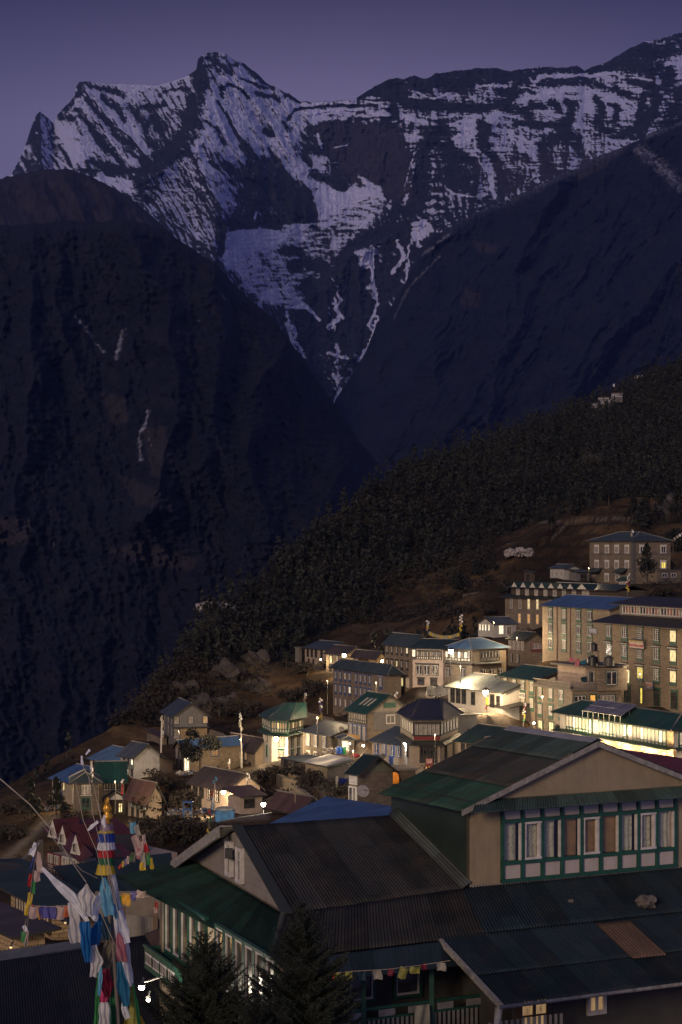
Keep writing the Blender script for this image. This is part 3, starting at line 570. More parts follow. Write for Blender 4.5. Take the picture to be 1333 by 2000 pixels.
def bld(name, label, C, ye, yb, Y, xl, xr, th=28.6, roof='gableL', rise=1.4, oh=.55, ohe=.5, wall='stone', rcol='dgreen', L=(), R=(), ridge=.5, group=None, cat='house', dep=None, lenL=None, base=True, cap=None, roofs=None):
    """C, ye/yb: the corner nearest the camera with its eaves and foot; xl and xr: where the two facades end; all in the photograph, Y in metres"""
    B = Bld(); t = math.radians(th); X = (C - CXP) / F * Y; zb = (HZ - yb) / F * Y; ze = (HZ - ye) / F * Y; h = ze - zb
    B.b = lenL if lenL else solve(xl, X, Y, -math.sin(t), math.cos(t)); B.a = dep if dep else solve(xr, X, Y, math.cos(t), math.sin(t))
    B.h = h; B.th = t; B.X = X; B.Y = Y; B.zb = zb
    root = thing(name, label, cat, (X, Y, zb), t, group); B.root = root; a, b = B.a, B.b
    if base:
        for (u, v) in ((0, 0), (a, 0), (0, b), (a, b), (a / 2, -2), (-2, b / 2)):
            BASES.append((X + u * math.cos(t) - v * math.sin(t), Y + u * math.sin(t) + v * math.cos(t), zb))
    m = MB(); lo = -3.0
    if roof == 'gableL':
        xr_ = a * ridge; sec = [(0, lo), (a, lo), (a, h), (xr_, h + rise), (0, h)]; n = len(m.v)
        m.v += [(p[0], 0, p[1]) for p in sec] + [(p[0], b, p[1]) for p in sec]
    elif roof == 'gableR':
        xr_ = b * ridge; sec = [(0, lo), (b, lo), (b, h), (xr_, h + rise), (0, h)]; n = len(m.v)
        m.v += [(a, p[0], p[1]) for p in sec] + [(0, p[0], p[1]) for p in sec]
    else:
        sec = [(0, lo), (a, lo), (a, h), (0, h)]; m.v += [(p[0], 0, p[1]) for p in sec] + [(p[0], b, p[1]) for p in sec]
    k = len(sec)
    for i in range(k):
        j = (i + 1) % k; m.f.append((i, j, k + j, k + i)); m.m.append(0); m.sm.append(False)
    m.f.append(tuple(range(k))[::-1]); m.f.append(tuple(range(k, 2 * k))); m.m += [0, 0]; m.sm += [False, False]
    me = m.mesh('wall', [ST[wall]]);
    import bmesh
    bm = bmesh.new(); bm.from_mesh(me); bmesh.ops.recalc_face_normals(bm, faces=bm.faces); bm.to_mesh(me); bm.free()
    B.wall = link('wall', me, root)
    capm = FASC if cap is None else cap
    if roof == 'gableL': r = roof_gable(a, b, h, rise, oh, ohe, [RM(rcol, 'y'), GUT, capm], 'y', ridge=ridge)
    elif roof == 'gableR': r = roof_gable(a, b, h, rise, oh, ohe, [RM(rcol, 'x'), GUT, capm], 'x', ridge=ridge)
    elif roof == 'hip': r = roof_hip(a, b, h, rise, oh, [RM(rcol, 'y'), GUT, capm])
    elif roof == 'flat':
        q = MB(); q.box(-oh, -oh, h, a + oh, b + oh, h + .22); r = q.obj('roof', [plain('flat_roof_mortar', (.12, .105, .09), .9)])
    elif roof == 'shedR':                                            # falls towards the R facade
        q = MB(); q.slab([Vector((-oh, -ohe, h + .1)), Vector((a + oh, -ohe, h + .1)), Vector((a + oh, b + ohe, h + rise)), Vector((-oh, b + ohe, h + rise))], .09, 0, 1); r = q.obj('roof', [RM(rcol, 'x'), GUT])
    elif roof == 'shedL':
        q = MB(); q.slab([Vector((-oh, -ohe, h + .1)), Vector((a + oh, -ohe, h + rise)), Vector((a + oh, b + ohe, h + rise)), Vector((-oh, b + ohe, h + .1))], .09, 0, 1); r = q.obj('roof', [RM(rcol, 'y'), GUT])
    else: r = None
    if r: r.parent = root; B.roof = r
    for side, rows in (('L', L), ('R', R)):
        for row in rows: add_row(B, side, *row)
    return B
def face_M(B, side, d, z, off=0):
    """matrix of a piece on a facade: d metres from the corner"""
    if side == 'R': return Matrix.Translation((d, -off, z))
    return Matrix.Translation((-off, d, z)) @ Matrix.Rotation(math.radians(-90), 4, 'Z')
def px_to_d(B, side, px):
    t = B.th
    return solve(px, B.X, B.Y, math.cos(t), math.sin(t)) if side == 'R' else solve(px, B.X, B.Y, -math.sin(t), math.cos(t))
def add_row(B, side, v, h, w, cols, style, pat, *extra):
    """v: centre as a fraction of the wall height from the top; cols: pixel columns or a count (from the left)"""
    Ln = B.a if side == 'R' else B.b; z = B.h * (1 - v)
    if isinstance(style, tuple):                                     # a glazed bay ('band', n, outer, inner, panel)
        _, n, oc, ic, panel = style[:5]; d0, d1 = (px_to_d(B, side, c) for c in cols); lo = style[5] if len(style) > 5 else .24; tp = style[6] if len(style) > 6 else .12
        put_band(B.root, face_M(B, side, (d0 + d1) / 2, z), abs(d1 - d0), h, n, oc, ic, pat, panel, lo, tp); return
    if isinstance(cols, int): ds = [Ln * (i + .5) / cols for i in range(cols)]; ds = ds if side == 'R' else ds[::-1]
    else: ds = [px_to_d(B, side, c) for c in cols]
    for i, d in enumerate(ds):
        pk = pat[i % len(pat)]
        if pk != ' ': put_window(B.root, face_M(B, side, d, z), w, h, style, pk)
def slab_part(B, name, pts, t, mat, edge=None):
    m = MB(); m.slab([Vector(p) for p in pts], t, 0, 1 if edge else 0); return m.obj(name, [mat] + ([edge] if edge else []), B.root)
def box_part(B, name, bx, mat): m = MB(); m.box(*bx); return m.obj(name, [mat], B.root)
def ledge_roof(B, side, z, out, drop, col, d0=None, d1=None, e=.3):
    """a pent roof running along one facade"""
    Ln = B.a if side == 'R' else B.b; d0 = -e if d0 is None else d0; d1 = Ln + e if d1 is None else d1
    if side == 'R': pts = [(d0, 0, z), (d0, -out, z - drop), (d1, -out, z - drop), (d1, 0, z)]; m = RM(col, 'x')
    else: pts = [(0, d1, z), (-out, d1, z - drop), (-out, d0, z - drop), (0, d0, z)]; m = RM(col, 'y')
    return slab_part(B, 'pent_roof', pts, .08, m, GUT)
def text_part(parent, s, size, M, mat, name='lettering', bold=0.012):
    c = bpy.data.curves.new(name, 'FONT'); c.body = s; c.size = size; c.align_x = 'CENTER'; c.align_y = 'CENTER'; c.extrude = .01; c.offset = bold; c.materials.append(mat)
    t = bpy.data.objects.new('t', c); S.collection.objects.link(t); dg = bpy.context.evaluated_depsgraph_get(); me = bpy.data.meshes.new_from_object(t.evaluated_get(dg)); bpy.data.objects.remove(t); me.name = name
    o = link(name, me, parent, M=M @ Matrix.Rotation(math.radians(90), 4, 'X')); return o

# ---------------------------------------------------------------- the village, from the far right to the near left
U = 'houses of the terraced mountain village'
b = bld('stone_lodge', 'three storey stone lodge with a hipped grey roof standing alone on the upper terrace', 1237, 1057, 1141, 395, 1152, 1310, roof='hip', rise=1.9, wall='stone', rcol='ggrey', group=U,
    L=[(.20, 1.25, .95, [1166, 1186, 1205, 1225], 'white/white/3/p', '....'), (.56, 1.25, .95, [1166, 1186, 1205, 1225], 'white/white/3/p', '....'), (.87, 1.2, .95, [1185.5, 1206], 'white/white/3/p', '..'), (.9, 1.6, .6, [1161], 'white/white/1/', 'R')],
    R=[(.20, 1.25, 1.0, [1255, 1296], 'white/white/2/p', '..'), (.56, 1.25, 1.0, [1255, 1296], 'white/white/2/p', '.Y')])
for i, d in enumerate((3.2, 11.6)):
    slab_part(b, 'porch_roof', [(0, d + 1.7, 3.1), (-1.5, d + 1.7, 2.3), (-1.5, d - 1.7, 2.3), (0, d - 1.7, 3.1)], .1, RM('ggrey', 'y'), GUT)
for z in (2.9, 5.7): box_part(b, 'string_course', (-.06, -.06, z, b.a + .06, b.b + .06, z + .16), plain('grey_band', (.09, .085, .08)))
box_part(b, 'wall_pier', (-.1, -.1, -2, .5, .5, b.h), plain('grey_band', (.09, .085, .08)))
box_part(b, 'annex_wall', (b.a * .42, -2.6, -3, b.a + .6, 0, 2.6), ST['stone'])
box_part(b, 'annex_roof', (b.a * .42 - .2, -2.8, 2.6, b.a + .8, -.01, 2.75), plain('flat_roof_mortar', (.12, .105, .09), .9))
for dx in (.62, .86): put_window(b.root, Matrix.Translation((b.a * dx, -2.6, 1.7)), 1.1, .7, 'white/white/2/', '.')
g = bld('gatehouse', 'little green-roofed gate with a white gridded door below the stone lodge', 1226, 1135, 1157, 375, 1208, 1232, 50, roof='hip', rise=.9, oh=.4, wall='grey', rcol='dgreen', group=U, cat='gatehouse', L=[(.5, 1.7, 1.2, 1, 'white/white/2/g', 'C')])
bld('white_shed', 'small pale shed with three windows and a grey gable roof beside the stone lodge', 1102, 1110, 1134, 402, 1075, 1133, roof='gableL', rise=.7, oh=.3, wall='pale', rcol='slate', group=U, cat='shed', L=[(.45, 1.0, .6, 3, 'white/white/2/', '...')])
bld('tin_lean_to', 'open-fronted tin lean-to between the pale shed and the stone lodge', 1126, 1118, 1137, 400, 1112, 1151, roof='shedR', rise=.6, oh=.2, wall='grey', rcol='grey', group=U, cat='shed', R=[(.55, 1.3, 1.3, [1140], 'dark/dark/1/', '.')])
bld('outhouse', 'narrow dark timber outhouse on the brown slope above the dormer lodge', 1040, 1118, 1139, 405, 1024, 1045, 30, roof='shedR', rise=.4, oh=.25, wall='brown', rcol='grey', group=U, cat='shed', L=[(.5, 1.2, .6, 1, 'dark/dark/1/', 'D')])
# lodge with a row of white dormers
b = bld('dormer_lodge', 'stone lodge with eight white dormer gables and lamplit lower windows', 1196, 1173, 1232, 358, 987, 1215, 26, roof='none', wall='tan', group=U, dep=7,
    L=[(.24, 1.9, .72, [999.5, 1016.5, 1033.5, 1050.5], 'white/white/2/t', '..LL'), (.77, 1.7, .72, [1015.5, 1033.5, 1050.5], 'white/white/2/t', 'OOO'), (.24, 1.7, .8, [1075, 1100, 1130], 'white/white/2/t', '...')])
B0 = b; slab_part(b, 'lower_roof', [(-.8, b.b + .9, b.h - .1), (-.8, -.5, b.h - .1), (1.2, -.5, b.h + .35), (1.2, b.b + .9, b.h + .35)], .1, RM('dgreen', 'y'), GUT)
box_part(b, 'attic_wall', (1.0, -.2, b.h, 6.6, b.b - .6, b.h + 1.75), ST['brown'])
r = MB(); hh = b.h + 1.75; r.slab([Vector((.2, b.b + .3, hh)), Vector((.2, -.8, hh)), Vector((3.8, -.8, hh + 1.0)), Vector((3.8, b.b + .3, hh + 1.0))], .1, 0, 1); r.slab([Vector((3.8, b.b + .3, hh + 1.0)), Vector((3.8, -.8, hh + 1.0)), Vector((7.4, -.8, hh)), Vector((7.4, b.b + .3, hh))], .1, 0, 1); r.obj('roof', [RM('dgreen', 'y'), GUT], b.root)
for i, px in enumerate([1001.5, 1019, 1037, 1055, 1073, 1091, 1110.5, 1133]):
    d = px_to_d(b, 'L', px) - .4; wd = 1.05 if i < 7 else 1.6
    m = MB(); m.v += [(.12, d - wd, hh + .06), (.12, d + wd, hh + .06), (.12, d, hh + 1.0), (3.4, d - wd, hh + .1), (3.4, d + wd, hh + .1), (3.4, d, hh + 1.0)]
    m.f += [(0, 1, 2), (0, 2, 5, 3), (1, 4, 5, 2)]; m.m += [0, 1, 1]; m.sm += [False] * 3
    m.obj('dormer', [ST['white'], RM('dgreen', 'x')], b.root)
    put_window(b.root, Matrix.Translation((1.0, d, b.h + .95)) @ Matrix.Rotation(math.radians(-90), 4, 'Z'), 1.0 if i < 7 else 2.0, 1.15, 'white/white/3/t' if i < 7 else 'white/white/5/', 'C' if i < 4 or i == 7 else '.')
bld('lit_cottage', 'small cottage with a grey gable roof and bright windows left of the dormer lodge', 967, 1219, 1246, 362, 934.5, 1008, 34, roof='gableR', rise=1.1, oh=.3, ohe=.35, wall='pale', rcol='grey', group=U,
    L=[(.28, 1.15, .38, [938.5, 944, 949.5, 956], 'white/white/1/', 'WWWW')], R=[(.42, 1.6, 1.0, [979], 'white/white/2/t', 'W'), (.5, 1.5, .9, [994.5], 'white/white/2/t', '.')])
bld('pale_stone_house', 'narrow two storey whitewashed stone house with an olive gable roof below the dormer lodge', 1025, 1249, 1302, 338, 993, 1061, roof='gableL', rise=1.1, oh=.35, wall='tan', rcol='olive', group=U,
    L=[(.24, 1.4, .6, 4, 'white/white/2/', 'CCCC'), (.72, 1.4, .6, [1000, 1013], 'dark/white/2/', '..')], R=[(.30, 1.3, 2.0, [1048], 'red/white/3/a', 'C')])
WS = 'green/white/3/al'
b = bld('blue_roofed_hotel', 'long tan stone hotel block under a blue metal roof', 1192, 1190, 1308, 296, 1060, 1215, 20, roof='gableL', rise=1.5, oh=.45, wall='tan', rcol='blue', group=U, cat='hotel', dep=9,
    L=[(v, 1.75, 1.45, [1076, 1102.5, 1131, 1153], WS, '.C..') for v in (.15, .415, .68)])
for px in (1089, 1115): d = px_to_d(b, 'L', px); box_part(b, 'downpipe', (-.14, d - .08, 0, -.01, d + .08, b.h), plain('rusty_pipe', (.13, .07, .05)))
sb = MB(); sb.box(-1.1, -.08, -.38, 1.1, 0, .38); so_ = sb.obj('hotel_sign', [plain('sign_grey_blue', (.16, .18, .23))]); so_.parent = b.root; so_.matrix_local = face_M(b, 'L', px_to_d(b, 'L', 1160.5), b.h * .62, .05)
text_part(so_, 'HOTEL', .7, Matrix.Translation((0, -.1, 0)), plain('sign_lettering_grey', (.45, .45, .48)))
# hotel on the right edge
Z = 11.1; CW = 'green/white/3/aclg'
b = bld('tall_stone_hotel', 'tall tan stone hotel with green windows, black dentilled cornices and a dark double roof', 1420, 1231, 1402, 257, 1178, 1500, 20, roof='none', wall='tan', group=U, cat='hotel', dep=11)
cols = [1190, 1220.5, 1251, 1283, 1315.5, 1350]
for v, pat in ((.135, '....L.'), (.37, '....L.'), (.62, ' LY.L.')): add_row(b, 'L', v, 1.9, 1.6, cols, CW, pat)
add_row(b, 'L', .885, 2.2, 1.6, [1226, 1284, 1318], 'green/dark/4/lg', '...'); add_row(b, 'L', .885, 2.2, .7, [1253.5], 'green/dark/1/l', 'Y')
h = b.h; slab_part(b, 'lower_roof', [(-1.3, b.b + 1.6, h - .1), (-1.3, -1, h - .1), (1.6, -1, h + 1.0), (1.6, b.b - .6, h + 1.0)], .1, RM('dark', 'y'), GUT)
m = MB(); m.quad([(-1.3, b.b + 1.6, h - .1), (1.6, b.b - .6, h + 1.0), (7, b.b - .6, h + 1.0), (7, b.b + 1.6, h - .1)]); m.obj('side_roof', [RM('dark', 'x')], b.root)
box_part(b, 'attic_wall', (1.5, 1, h + .5, 9, b.b - 2.2, h + 2.5), ST['grey'])
m = MB(); hh = h + 2.5; m.slab([Vector((.7, b.b - .6, hh)), Vector((.7, -2, hh)), Vector((4.6, -2, hh + 1.1)), Vector((4.6, b.b - 2.6, hh + 1.1))], .1, 0, 1); m.slab([Vector((4.6, b.b - 2.6, hh + 1.1)), Vector((4.6, -2, hh + 1.1)), Vector((10, -2, hh)), Vector((10, b.b - .6, hh))], .1, 0, 1); m.slab([Vector((.7, b.b - .6, hh)), Vector((4.6, b.b - 2.6, hh + 1.1)), Vector((10, b.b - .6, hh))], .1, 0, 1); m.obj('roof', [RM('dark', 'y'), GUT], b.root)
d0 = px_to_d(b, 'L', 1199); d1 = px_to_d(b, 'L', 1327); nn = 22; put_band(b.root, Matrix.Translation((1.5, (d0 + d1) / 2, h + 1.75)) @ Matrix.Rotation(math.radians(-90), 4, 'Z'), d0 - d1, 1.15, nn, 'white', 'white', '.RR.RC.', 'grey', .08, 0)
sb = MB(); sb.box(-2.15, -.09, -.62, 2.15, 0, .62, 0); sb.box(-2.02, -.11, -.5, 2.02, -.08, .3, 1); sb.box(-2.02, -.11, .33, 2.02, -.08, .52, 2)
sg = sb.obj('name_sign', [plain('sign_dark_frame', (.06, .05, .06)), plain('sign_cream', (.50, .42, .36)), plain('sign_yellow', (.42, .30, .08))]); sg.parent = b.root; sg.matrix_local = face_M(b, 'L', px_to_d(b, 'L', 1248.5), b.h * .747, .32) @ Matrix.Rotation(math.radians(7), 4, 'X')
text_part(sg, 'Hotel Snow Land', .56, Matrix.Translation((0, -.13, -.12)), plain('sign_red', (.40, .05, .05)), bold=.02)
sb = MB(); sb.box(-1.0, -.09, -.5, 1.0, 0, .5, 0); sb.box(-.9, -.11, -.05, .9, -.08, .4, 1)
sg = sb.obj('entrance_sign', [plain('sign_violet', (.13, .12, .18)), plain('sign_cream', (.50, .42, .36))]); sg.parent = b.root; sg.matrix_local = face_M(b, 'L', px_to_d(b, 'L', 1275), b.h * .26, .45)
text_part(sg, 'Snow Land', .38, Matrix.Translation((0, -.13, .15)), plain('sign_red', (.40, .05, .05)))
text_part(sg, 'HOTEL', .26, Matrix.Translation((0, -.13, -.26)), plain('sign_cream', (.50, .42, .36)))
HB = b
# green-windowed lodge in front of it
WG = 'green/white/3/al'
b = bld('green_window_lodge', 'three storey stone lodge with green windows and a flat green roof', 1046, 1328, 1426, 270, 977, 1090, 22, roof='gableL', rise=1.3, oh=.5, wall='stone', rcol='green', group=U, dep=8,
    L=[(.17, 1.6, 1.1, [988, 1005.5, 1022.5, 1039.5], WG, 'CC.C'), (.50, 1.6, 1.1, [988, 1005.5, 1022.5, 1039.5], WG, '..CC'), (.84, 1.6, 1.0, [987, 1003], 'green/white/2/', 'WW')])
sb = MB(); sb.box(-.85, -.08, -.36, .85, 0, .36); so_ = sb.obj('lodge_sign', [plain('sign_white', (.45, .44, .42))]); so_.parent = b.root; so_.matrix_local = face_M(b, 'L', px_to_d(b, 'L', 1022.5), b.h * .655, .12)
text_part(so_, 'HOTEL', .5, Matrix.Translation((0, -.1, 0)), plain('sign_black', (.06, .06, .06)))
slab_part(b, 'entrance_canopy', [(-.02, 1.5, 3.4), (-3.2, 1.5, 2.9), (-3.2, 7.6, 2.9), (-.02, 7.6, 3.4)], .12, RM('dark', 'y'), GUT)
b = bld('terrace_lodge', 'stone lodge with green windows carrying a walled roof terrace and penthouse', 1118, 1349, 1436, 261, 1046.5, 1214, 22, roof='flat', oh=.35, wall='stone', group=U,
    L=[(.16, 1.6, 1.1, [1056, 1076.5, 1097], 'green/white/3/al', 'CC.'), (.56, 1.6, 1.1, [1056, 1076.5, 1097], 'green/white/3/al', 'CC.'), (.9, 1.3, 1.2, [1057, 1078], 'green/white/2/', 'LL')],
    R=[(.27, 1.7, 1.6, [1133], 'green/white/3/', '.'), (.27, 1.9, .8, [1158], 'green/green/1/', 'O'), (.27, 1.6, 2.2, [1186], 'green/white/4/', 'C')])
TB = b; h = b.h
pr = MB(); k = int(b.b / .28)
for i in range(k): yy = (i + .5) * b.b / k; pr.box(-.3, yy - .05, h + .22, -.2, yy + .05, h + .95)
k = int(b.a / .28)
for i in range(k): xx = (i + .5) * b.a / k; pr.box(xx - .05, -.3, h + .22, xx + .05, -.2, h + .95)
pr.box(-.34, -.34, h + .95, -.16, b.b, h + 1.07); pr.box(-.16, -.34, h + .95, b.a, -.16, h + 1.07); pr.obj('balustrade', [plaster('weathered_mortar', (.22, .19, .16))], b.root)
ph = MB(); ph.box(2.2, .5, h + .2, b.a + .5, 8, h + 2.9); ph.obj('penthouse_wall', [ST['pink']], b.root)
pr = MB(); pr.box(1.4, -.2, h + 2.9, b.a + 1, 8.6, h + 3.15); pr.obj('penthouse_roof', [plain('flat_roof_mortar', (.12, .105, .09), .9)], b.root)
for px_, w_ in ((1.2, 1.2), (3.4, 1.2), (5.6, 1.3)): put_window(b.root, Matrix.Translation((2.2 + px_, .5, h + 1.6)), w_, 1.5, 'green/white/2/', '.C')
ph2 = MB(); ph2.box(b.a - 3.6, -.45, h - .1, b.a + .6, .5, h + 2.8); ph2.obj('corner_room_wall', [ST['stone']], b.root)
put_window(b.root, Matrix.Translation((b.a - 1.7, -.45, h + 1.5)), 1.5, 1.7, 'green/white/2/', '.')
# lodge with floodlit ledge on the right, solar panels on its roof
b = bld('floodlit_lodge', 'long low lodge with a glowing white wall, green gridded windows and solar panels on top', 1316, 1427, 1500, 205, 1094, 1380, 22, roof='hip', rise=1.5, oh=.75, wall='white', rcol='green', group=U, cat='lodge')
for c0, c1, n_ in ((1108, 1157.5, 8), (1172.5, 1225.5, 8), (1238, 1303, 9)): add_row(b, 'L', .245, 1.62, 1, (c0, c1), ('band', n_, 'green', 'white', 'white', .2, 0), 'HHWHH')
add_row(b, 'R', .26, 1.7, 1, (1326, 1372), ('band', 6, 'green', 'white', 'white', .2, 0), 'H')
box_part(b, 'stone_corner', (-.05, -.05, 0, .03, 1.6, b.h - .1), ST['yellow'])
ledge_roof(b, 'L', b.h * .55, 1.0, .2, 'green'); ledge_roof(b, 'R', b.h * .55, 1.0, .2, 'green')
box_part(b, 'lower_wall', (-.04, -.04, -2, .3, b.b, b.h * .53), ST['yellow'])
FLB = b
# the paved-roof house with a wall lamp
b = bld('tin_roofed_house', 'whitewashed house with a shining bare tin roof and a bright wall lamp', 982, 1352, 1398, 273, 876, 1010, 28, roof='gableL', rise=1.6, oh=.5, wall='white', rcol='tin', group=U, dep=9,
    L=[(.38, 1.9, .9, [885, 896, 907], 'dark/dark/2/', '...'), (.42, 1.6, .8, [925, 962.5], 'dark/dark/2/', '..'), (.42, 1.4, .7, [974], 'dark/dark/1/', '.')])
WLAMP1 = b
# the row with the band windows
b = bld('three_storey_lodge', 'three storey stone lodge with rows of narrow windows under a dark green roof', 806, 1260, 1347, 330, 752, 842, 24, roof='gableL', rise=1.5, oh=.5, wall='tan', rcol='ggrey', group=U,
    L=[(.165, 1.35, .62, [757.5, 766.5, 776, 786, 796], 'dark/white/2/al', '...LL'.replace('LL', '.W')), (.485, 1.35, .62, [757.5, 766.5, 776, 786, 796], 'dark/white/2/al', 'FFL..'), (.86, 1.4, .9, [786, 797], 'white/white/2/', 'LF')])
b = bld('cream_band_house', 'cream plastered house with a glazed timber top storey beside the three storey lodge', 866, 1267, 1343, 318, 806.5, 900, 58, roof='gableL', rise=1.2, oh=.5, wall='pink', rcol='dgreen', group=U, dep=8,
    L=[(.17, 1.45, 1, (815, 838), ('band', 6, 'dark', 'white', 'white', .3), 'C.C'), (.17, 1.45, 1, (841, 863), ('band', 6, 'dark', 'white', 'white', .3), 'C..'), (.17, 1.5, .55, [809], 'dark/white/2/al', 'W'), (.56, 1.5, 1.0, [819.5, 834.5, 850.5], 'dark/white/2/l', '...'), (.87, .9, 1.0, [823, 848], 'dark/dark/1/l', '..')])
b = bld('blue_hipped_house', 'corner house with a pale blue hipped roof and a lamp blazing before its glazed bay', 922, 1269, 1335, 315, 867.5, 989, 45, roof='hip', rise=1.6, oh=.55, wall='stone', rcol='lblue', group=U,
    L=[(.20, 1.7, 1, (870, 920), ('band', 8, 'dark', 'white', 'white', .3), 'WC'), (.70, 1.4, .9, [876, 905], 'dark/white/2/l', '..')],
    R=[(.20, 1.7, 1, (938, 975), ('band', 6, 'dark', 'white', 'grey', .3, .1), '.'), (.72, 1.2, 1.1, [944, 961, 977], 'dark/white/2/', '...')])
ledge_roof(b, 'L', b.h * .6, .6, .12, 'tin'); ledge_roof(b, 'R', b.h * .6, .6, .12, 'tin', .3, 7)
# far left houses of the upper row
b = bld('striped_house', 'white house with black window stripes and a grey-blue roof at the upper left', 637, 1268, 1302, 385, 596, 655, 30, roof='gableL', rise=1.2, oh=.5, wall='pink', rcol='slate', group=U, dep=7,
    L=[(.30, 1.4, .65, [602, 610, 618, 629], 'dark/dark/2/', '....'), (.80, 1.0, .4, [604, 613], 'dark/dark/1/', '..')])
b = bld('brown_roofed_house', 'brown-roofed stone house with an overexposed lamp by its window', 676, 1278, 1316, 372, 637.5, 712, 30, roof='gableL', rise=1.3, oh=.5, wall='stone', rcol='brown', group=U,
    L=[(.32, 1.3, .7, [647, 660], 'dark/white/2/', 'LC'), (.75, 1.2, .7, [646], 'dark/dark/1/', '.')])
bld('grey_shack', 'tiny grey shack standing at the far left end of the upper row', 584, 1266, 1294, 392, 577, 590, 40, roof='flat', oh=.15, wall='grey', group=U, cat='shack')
bld('low_shed', 'low brown shed with a stone wall lit yellow by a lamp', 735, 1284, 1304, 350, 690, 752, 30, roof='gableL', rise=.9, oh=.4, wall='yellow', rcol='brown', group=U, cat='shed', L=[(.4, .9, .7, [697, 712], 'white/white/2/', 'CC')])
BW = 'blue/white/2/al'
b = bld('blue_window_hotel', 'three storey stone hotel with many blue windows under a green hipped roof', 760, 1319, 1412, 330, 651, 784, 24, roof='hip', rise=1.6, oh=.6, wall='tan', rcol='ggrey', group=U, cat='hotel',
    L=[(.17, 1.5, .68, [657, 666, 675, 684, 696.5, 705.5, 714.5, 723.5], BW, '..FC.C..'), (.46, 1.5, .68, [657, 666, 675, 684, 696.5, 705.5, 714.5, 723.5], BW, 'C..W.C..'), (.74, 1.3, .7, [657, 666, 676, 687], 'blue/white/2/', 'FFF.'), (.19, 1.8, 1.1, [744.5], 'blue/white/2/acl', 'C'), (.68, 1.5, 1.5, [745], 'dark/dark/2/', '.')])
b = bld('skylight_house', 'tall house with three pale skylight strips in its green gable roof', 719, 1391, 1482, 275, 680, 803, 26, roof='gableL', rise=2.2, oh=.5, wall='stone', rcol='green', group=U,
    L=[(.14, 1.5, 1, (683, 717), ('band', 10, 'dark', 'white', 'white', .26, 0), 'C'), (.48, 1.8, .8, [686.5, 695, 703.5, 712.5], 'blue/white/2/l', 'C.CC'), (.84, 1.4, .6, [693, 701], 'white/white/1/', 'CC')],
    R=[(.17, 1.1, 1.2, [763], 'white/white/2/', '.C')])
box_part(b, 'board_cladding', (.8, -.04, b.h * .60, b.a, .02, b.h), ST['grey'])
m = MB(); m.v += [(0, -.05, b.h), (b.a, -.05, b.h), (b.a / 2, -.05, b.h + 2.15)]; m.f.append((0, 1, 2)); m.m.append(0); m.sm.append(False); m.obj('gable_board', [plaster('beige_board', (.26, .23, .19))], b.root)
box_part(b, 'gable_vent', (b.a / 2 - .9, -.12, b.h + .5, b.a / 2 + .9, -.06, b.h + 1.2), FR['green'])
for k in (.25, .45, .65): slab_part(b, 'skylight', [(b.a * .13, b.b * k, b.h + 2.2 * .26 + .17), (b.a * .13, b.b * k + .5, b.h + 2.2 * .26 + .17), (b.a * .33, b.b * k + .5, b.h + 2.2 * .66 + .17), (b.a * .33, b.b * k, b.h + 2.2 * .66 + .17)], .03, plain('skylight_sheet', (.42, .38, .30)))
sgn = MB(); sgn.box(-.1, 2.4, 2.2, -.02, 6.2, 2.9); sgn.obj('orange_sign', [plain('sign_orange', (.55, .27, .03))], b.root)
b = bld('small_blue_window_house', 'cream two storey house with blue windows and a teal roof below the skylight house', 793, 1455, 1506, 252, 727, 812, 32, roof='gableL', rise=1.5, oh=.5, wall='cream', rcol='slate', group=U, dep=8,
    L=[(.28, 1.35, .72, [736.5, 751.5, 767.5, 781], 'blue/white/2/l', '.C..'), (.74, 1.0, .7, [739, 765], 'blue/blue/2/l', '..')])
# the many-sided restaurant
def multi(name, label, chain, ye, yb, wall, group=U, cat='house', depth=8):
    """a house whose visible front is a chain of facades; chain = (px, Y) from left to right"""
    B = Bld(); pts = [P(c[0], ye, c[1]) for c in chain]; i0 = len(pts) // 2; Y0 = chain[i0][1]
    ze = (HZ - ye) / F * Y0; zb = (HZ - yb) / F * Y0
    B.h = ze - zb; o = Vector((pts[0].x, pts[0].y, zb)); B.root = thing(name, label, cat, o, 0, group)
    B.pts = [Vector((p.x - o.x, p.y - o.y)) for p in pts]; B.back = [B.pts[-1] + Vector((0, depth)), B.pts[0] + Vector((0, depth))]; B.o = o
    m = MB(); m.prism([tuple(p) for p in B.pts + B.back], -3, B.h); m.obj('wall', [ST[wall]], B.root)
    for p in B.pts + B.back: BASES.append((p.x + o.x, p.y + o.y, zb))
    return B
def seg_M(B, i, f, z, off=0):
    p, q = B.pts[i], B.pts[i + 1]; d = (q - p); a = math.atan2(d.y, d.x); n = Vector((math.sin(a), -math.cos(a))); c = p + d * f + n * off
    return Matrix.Translation((c.x, c.y, z)) @ Matrix.Rotation(a, 4, 'Z'), d.length
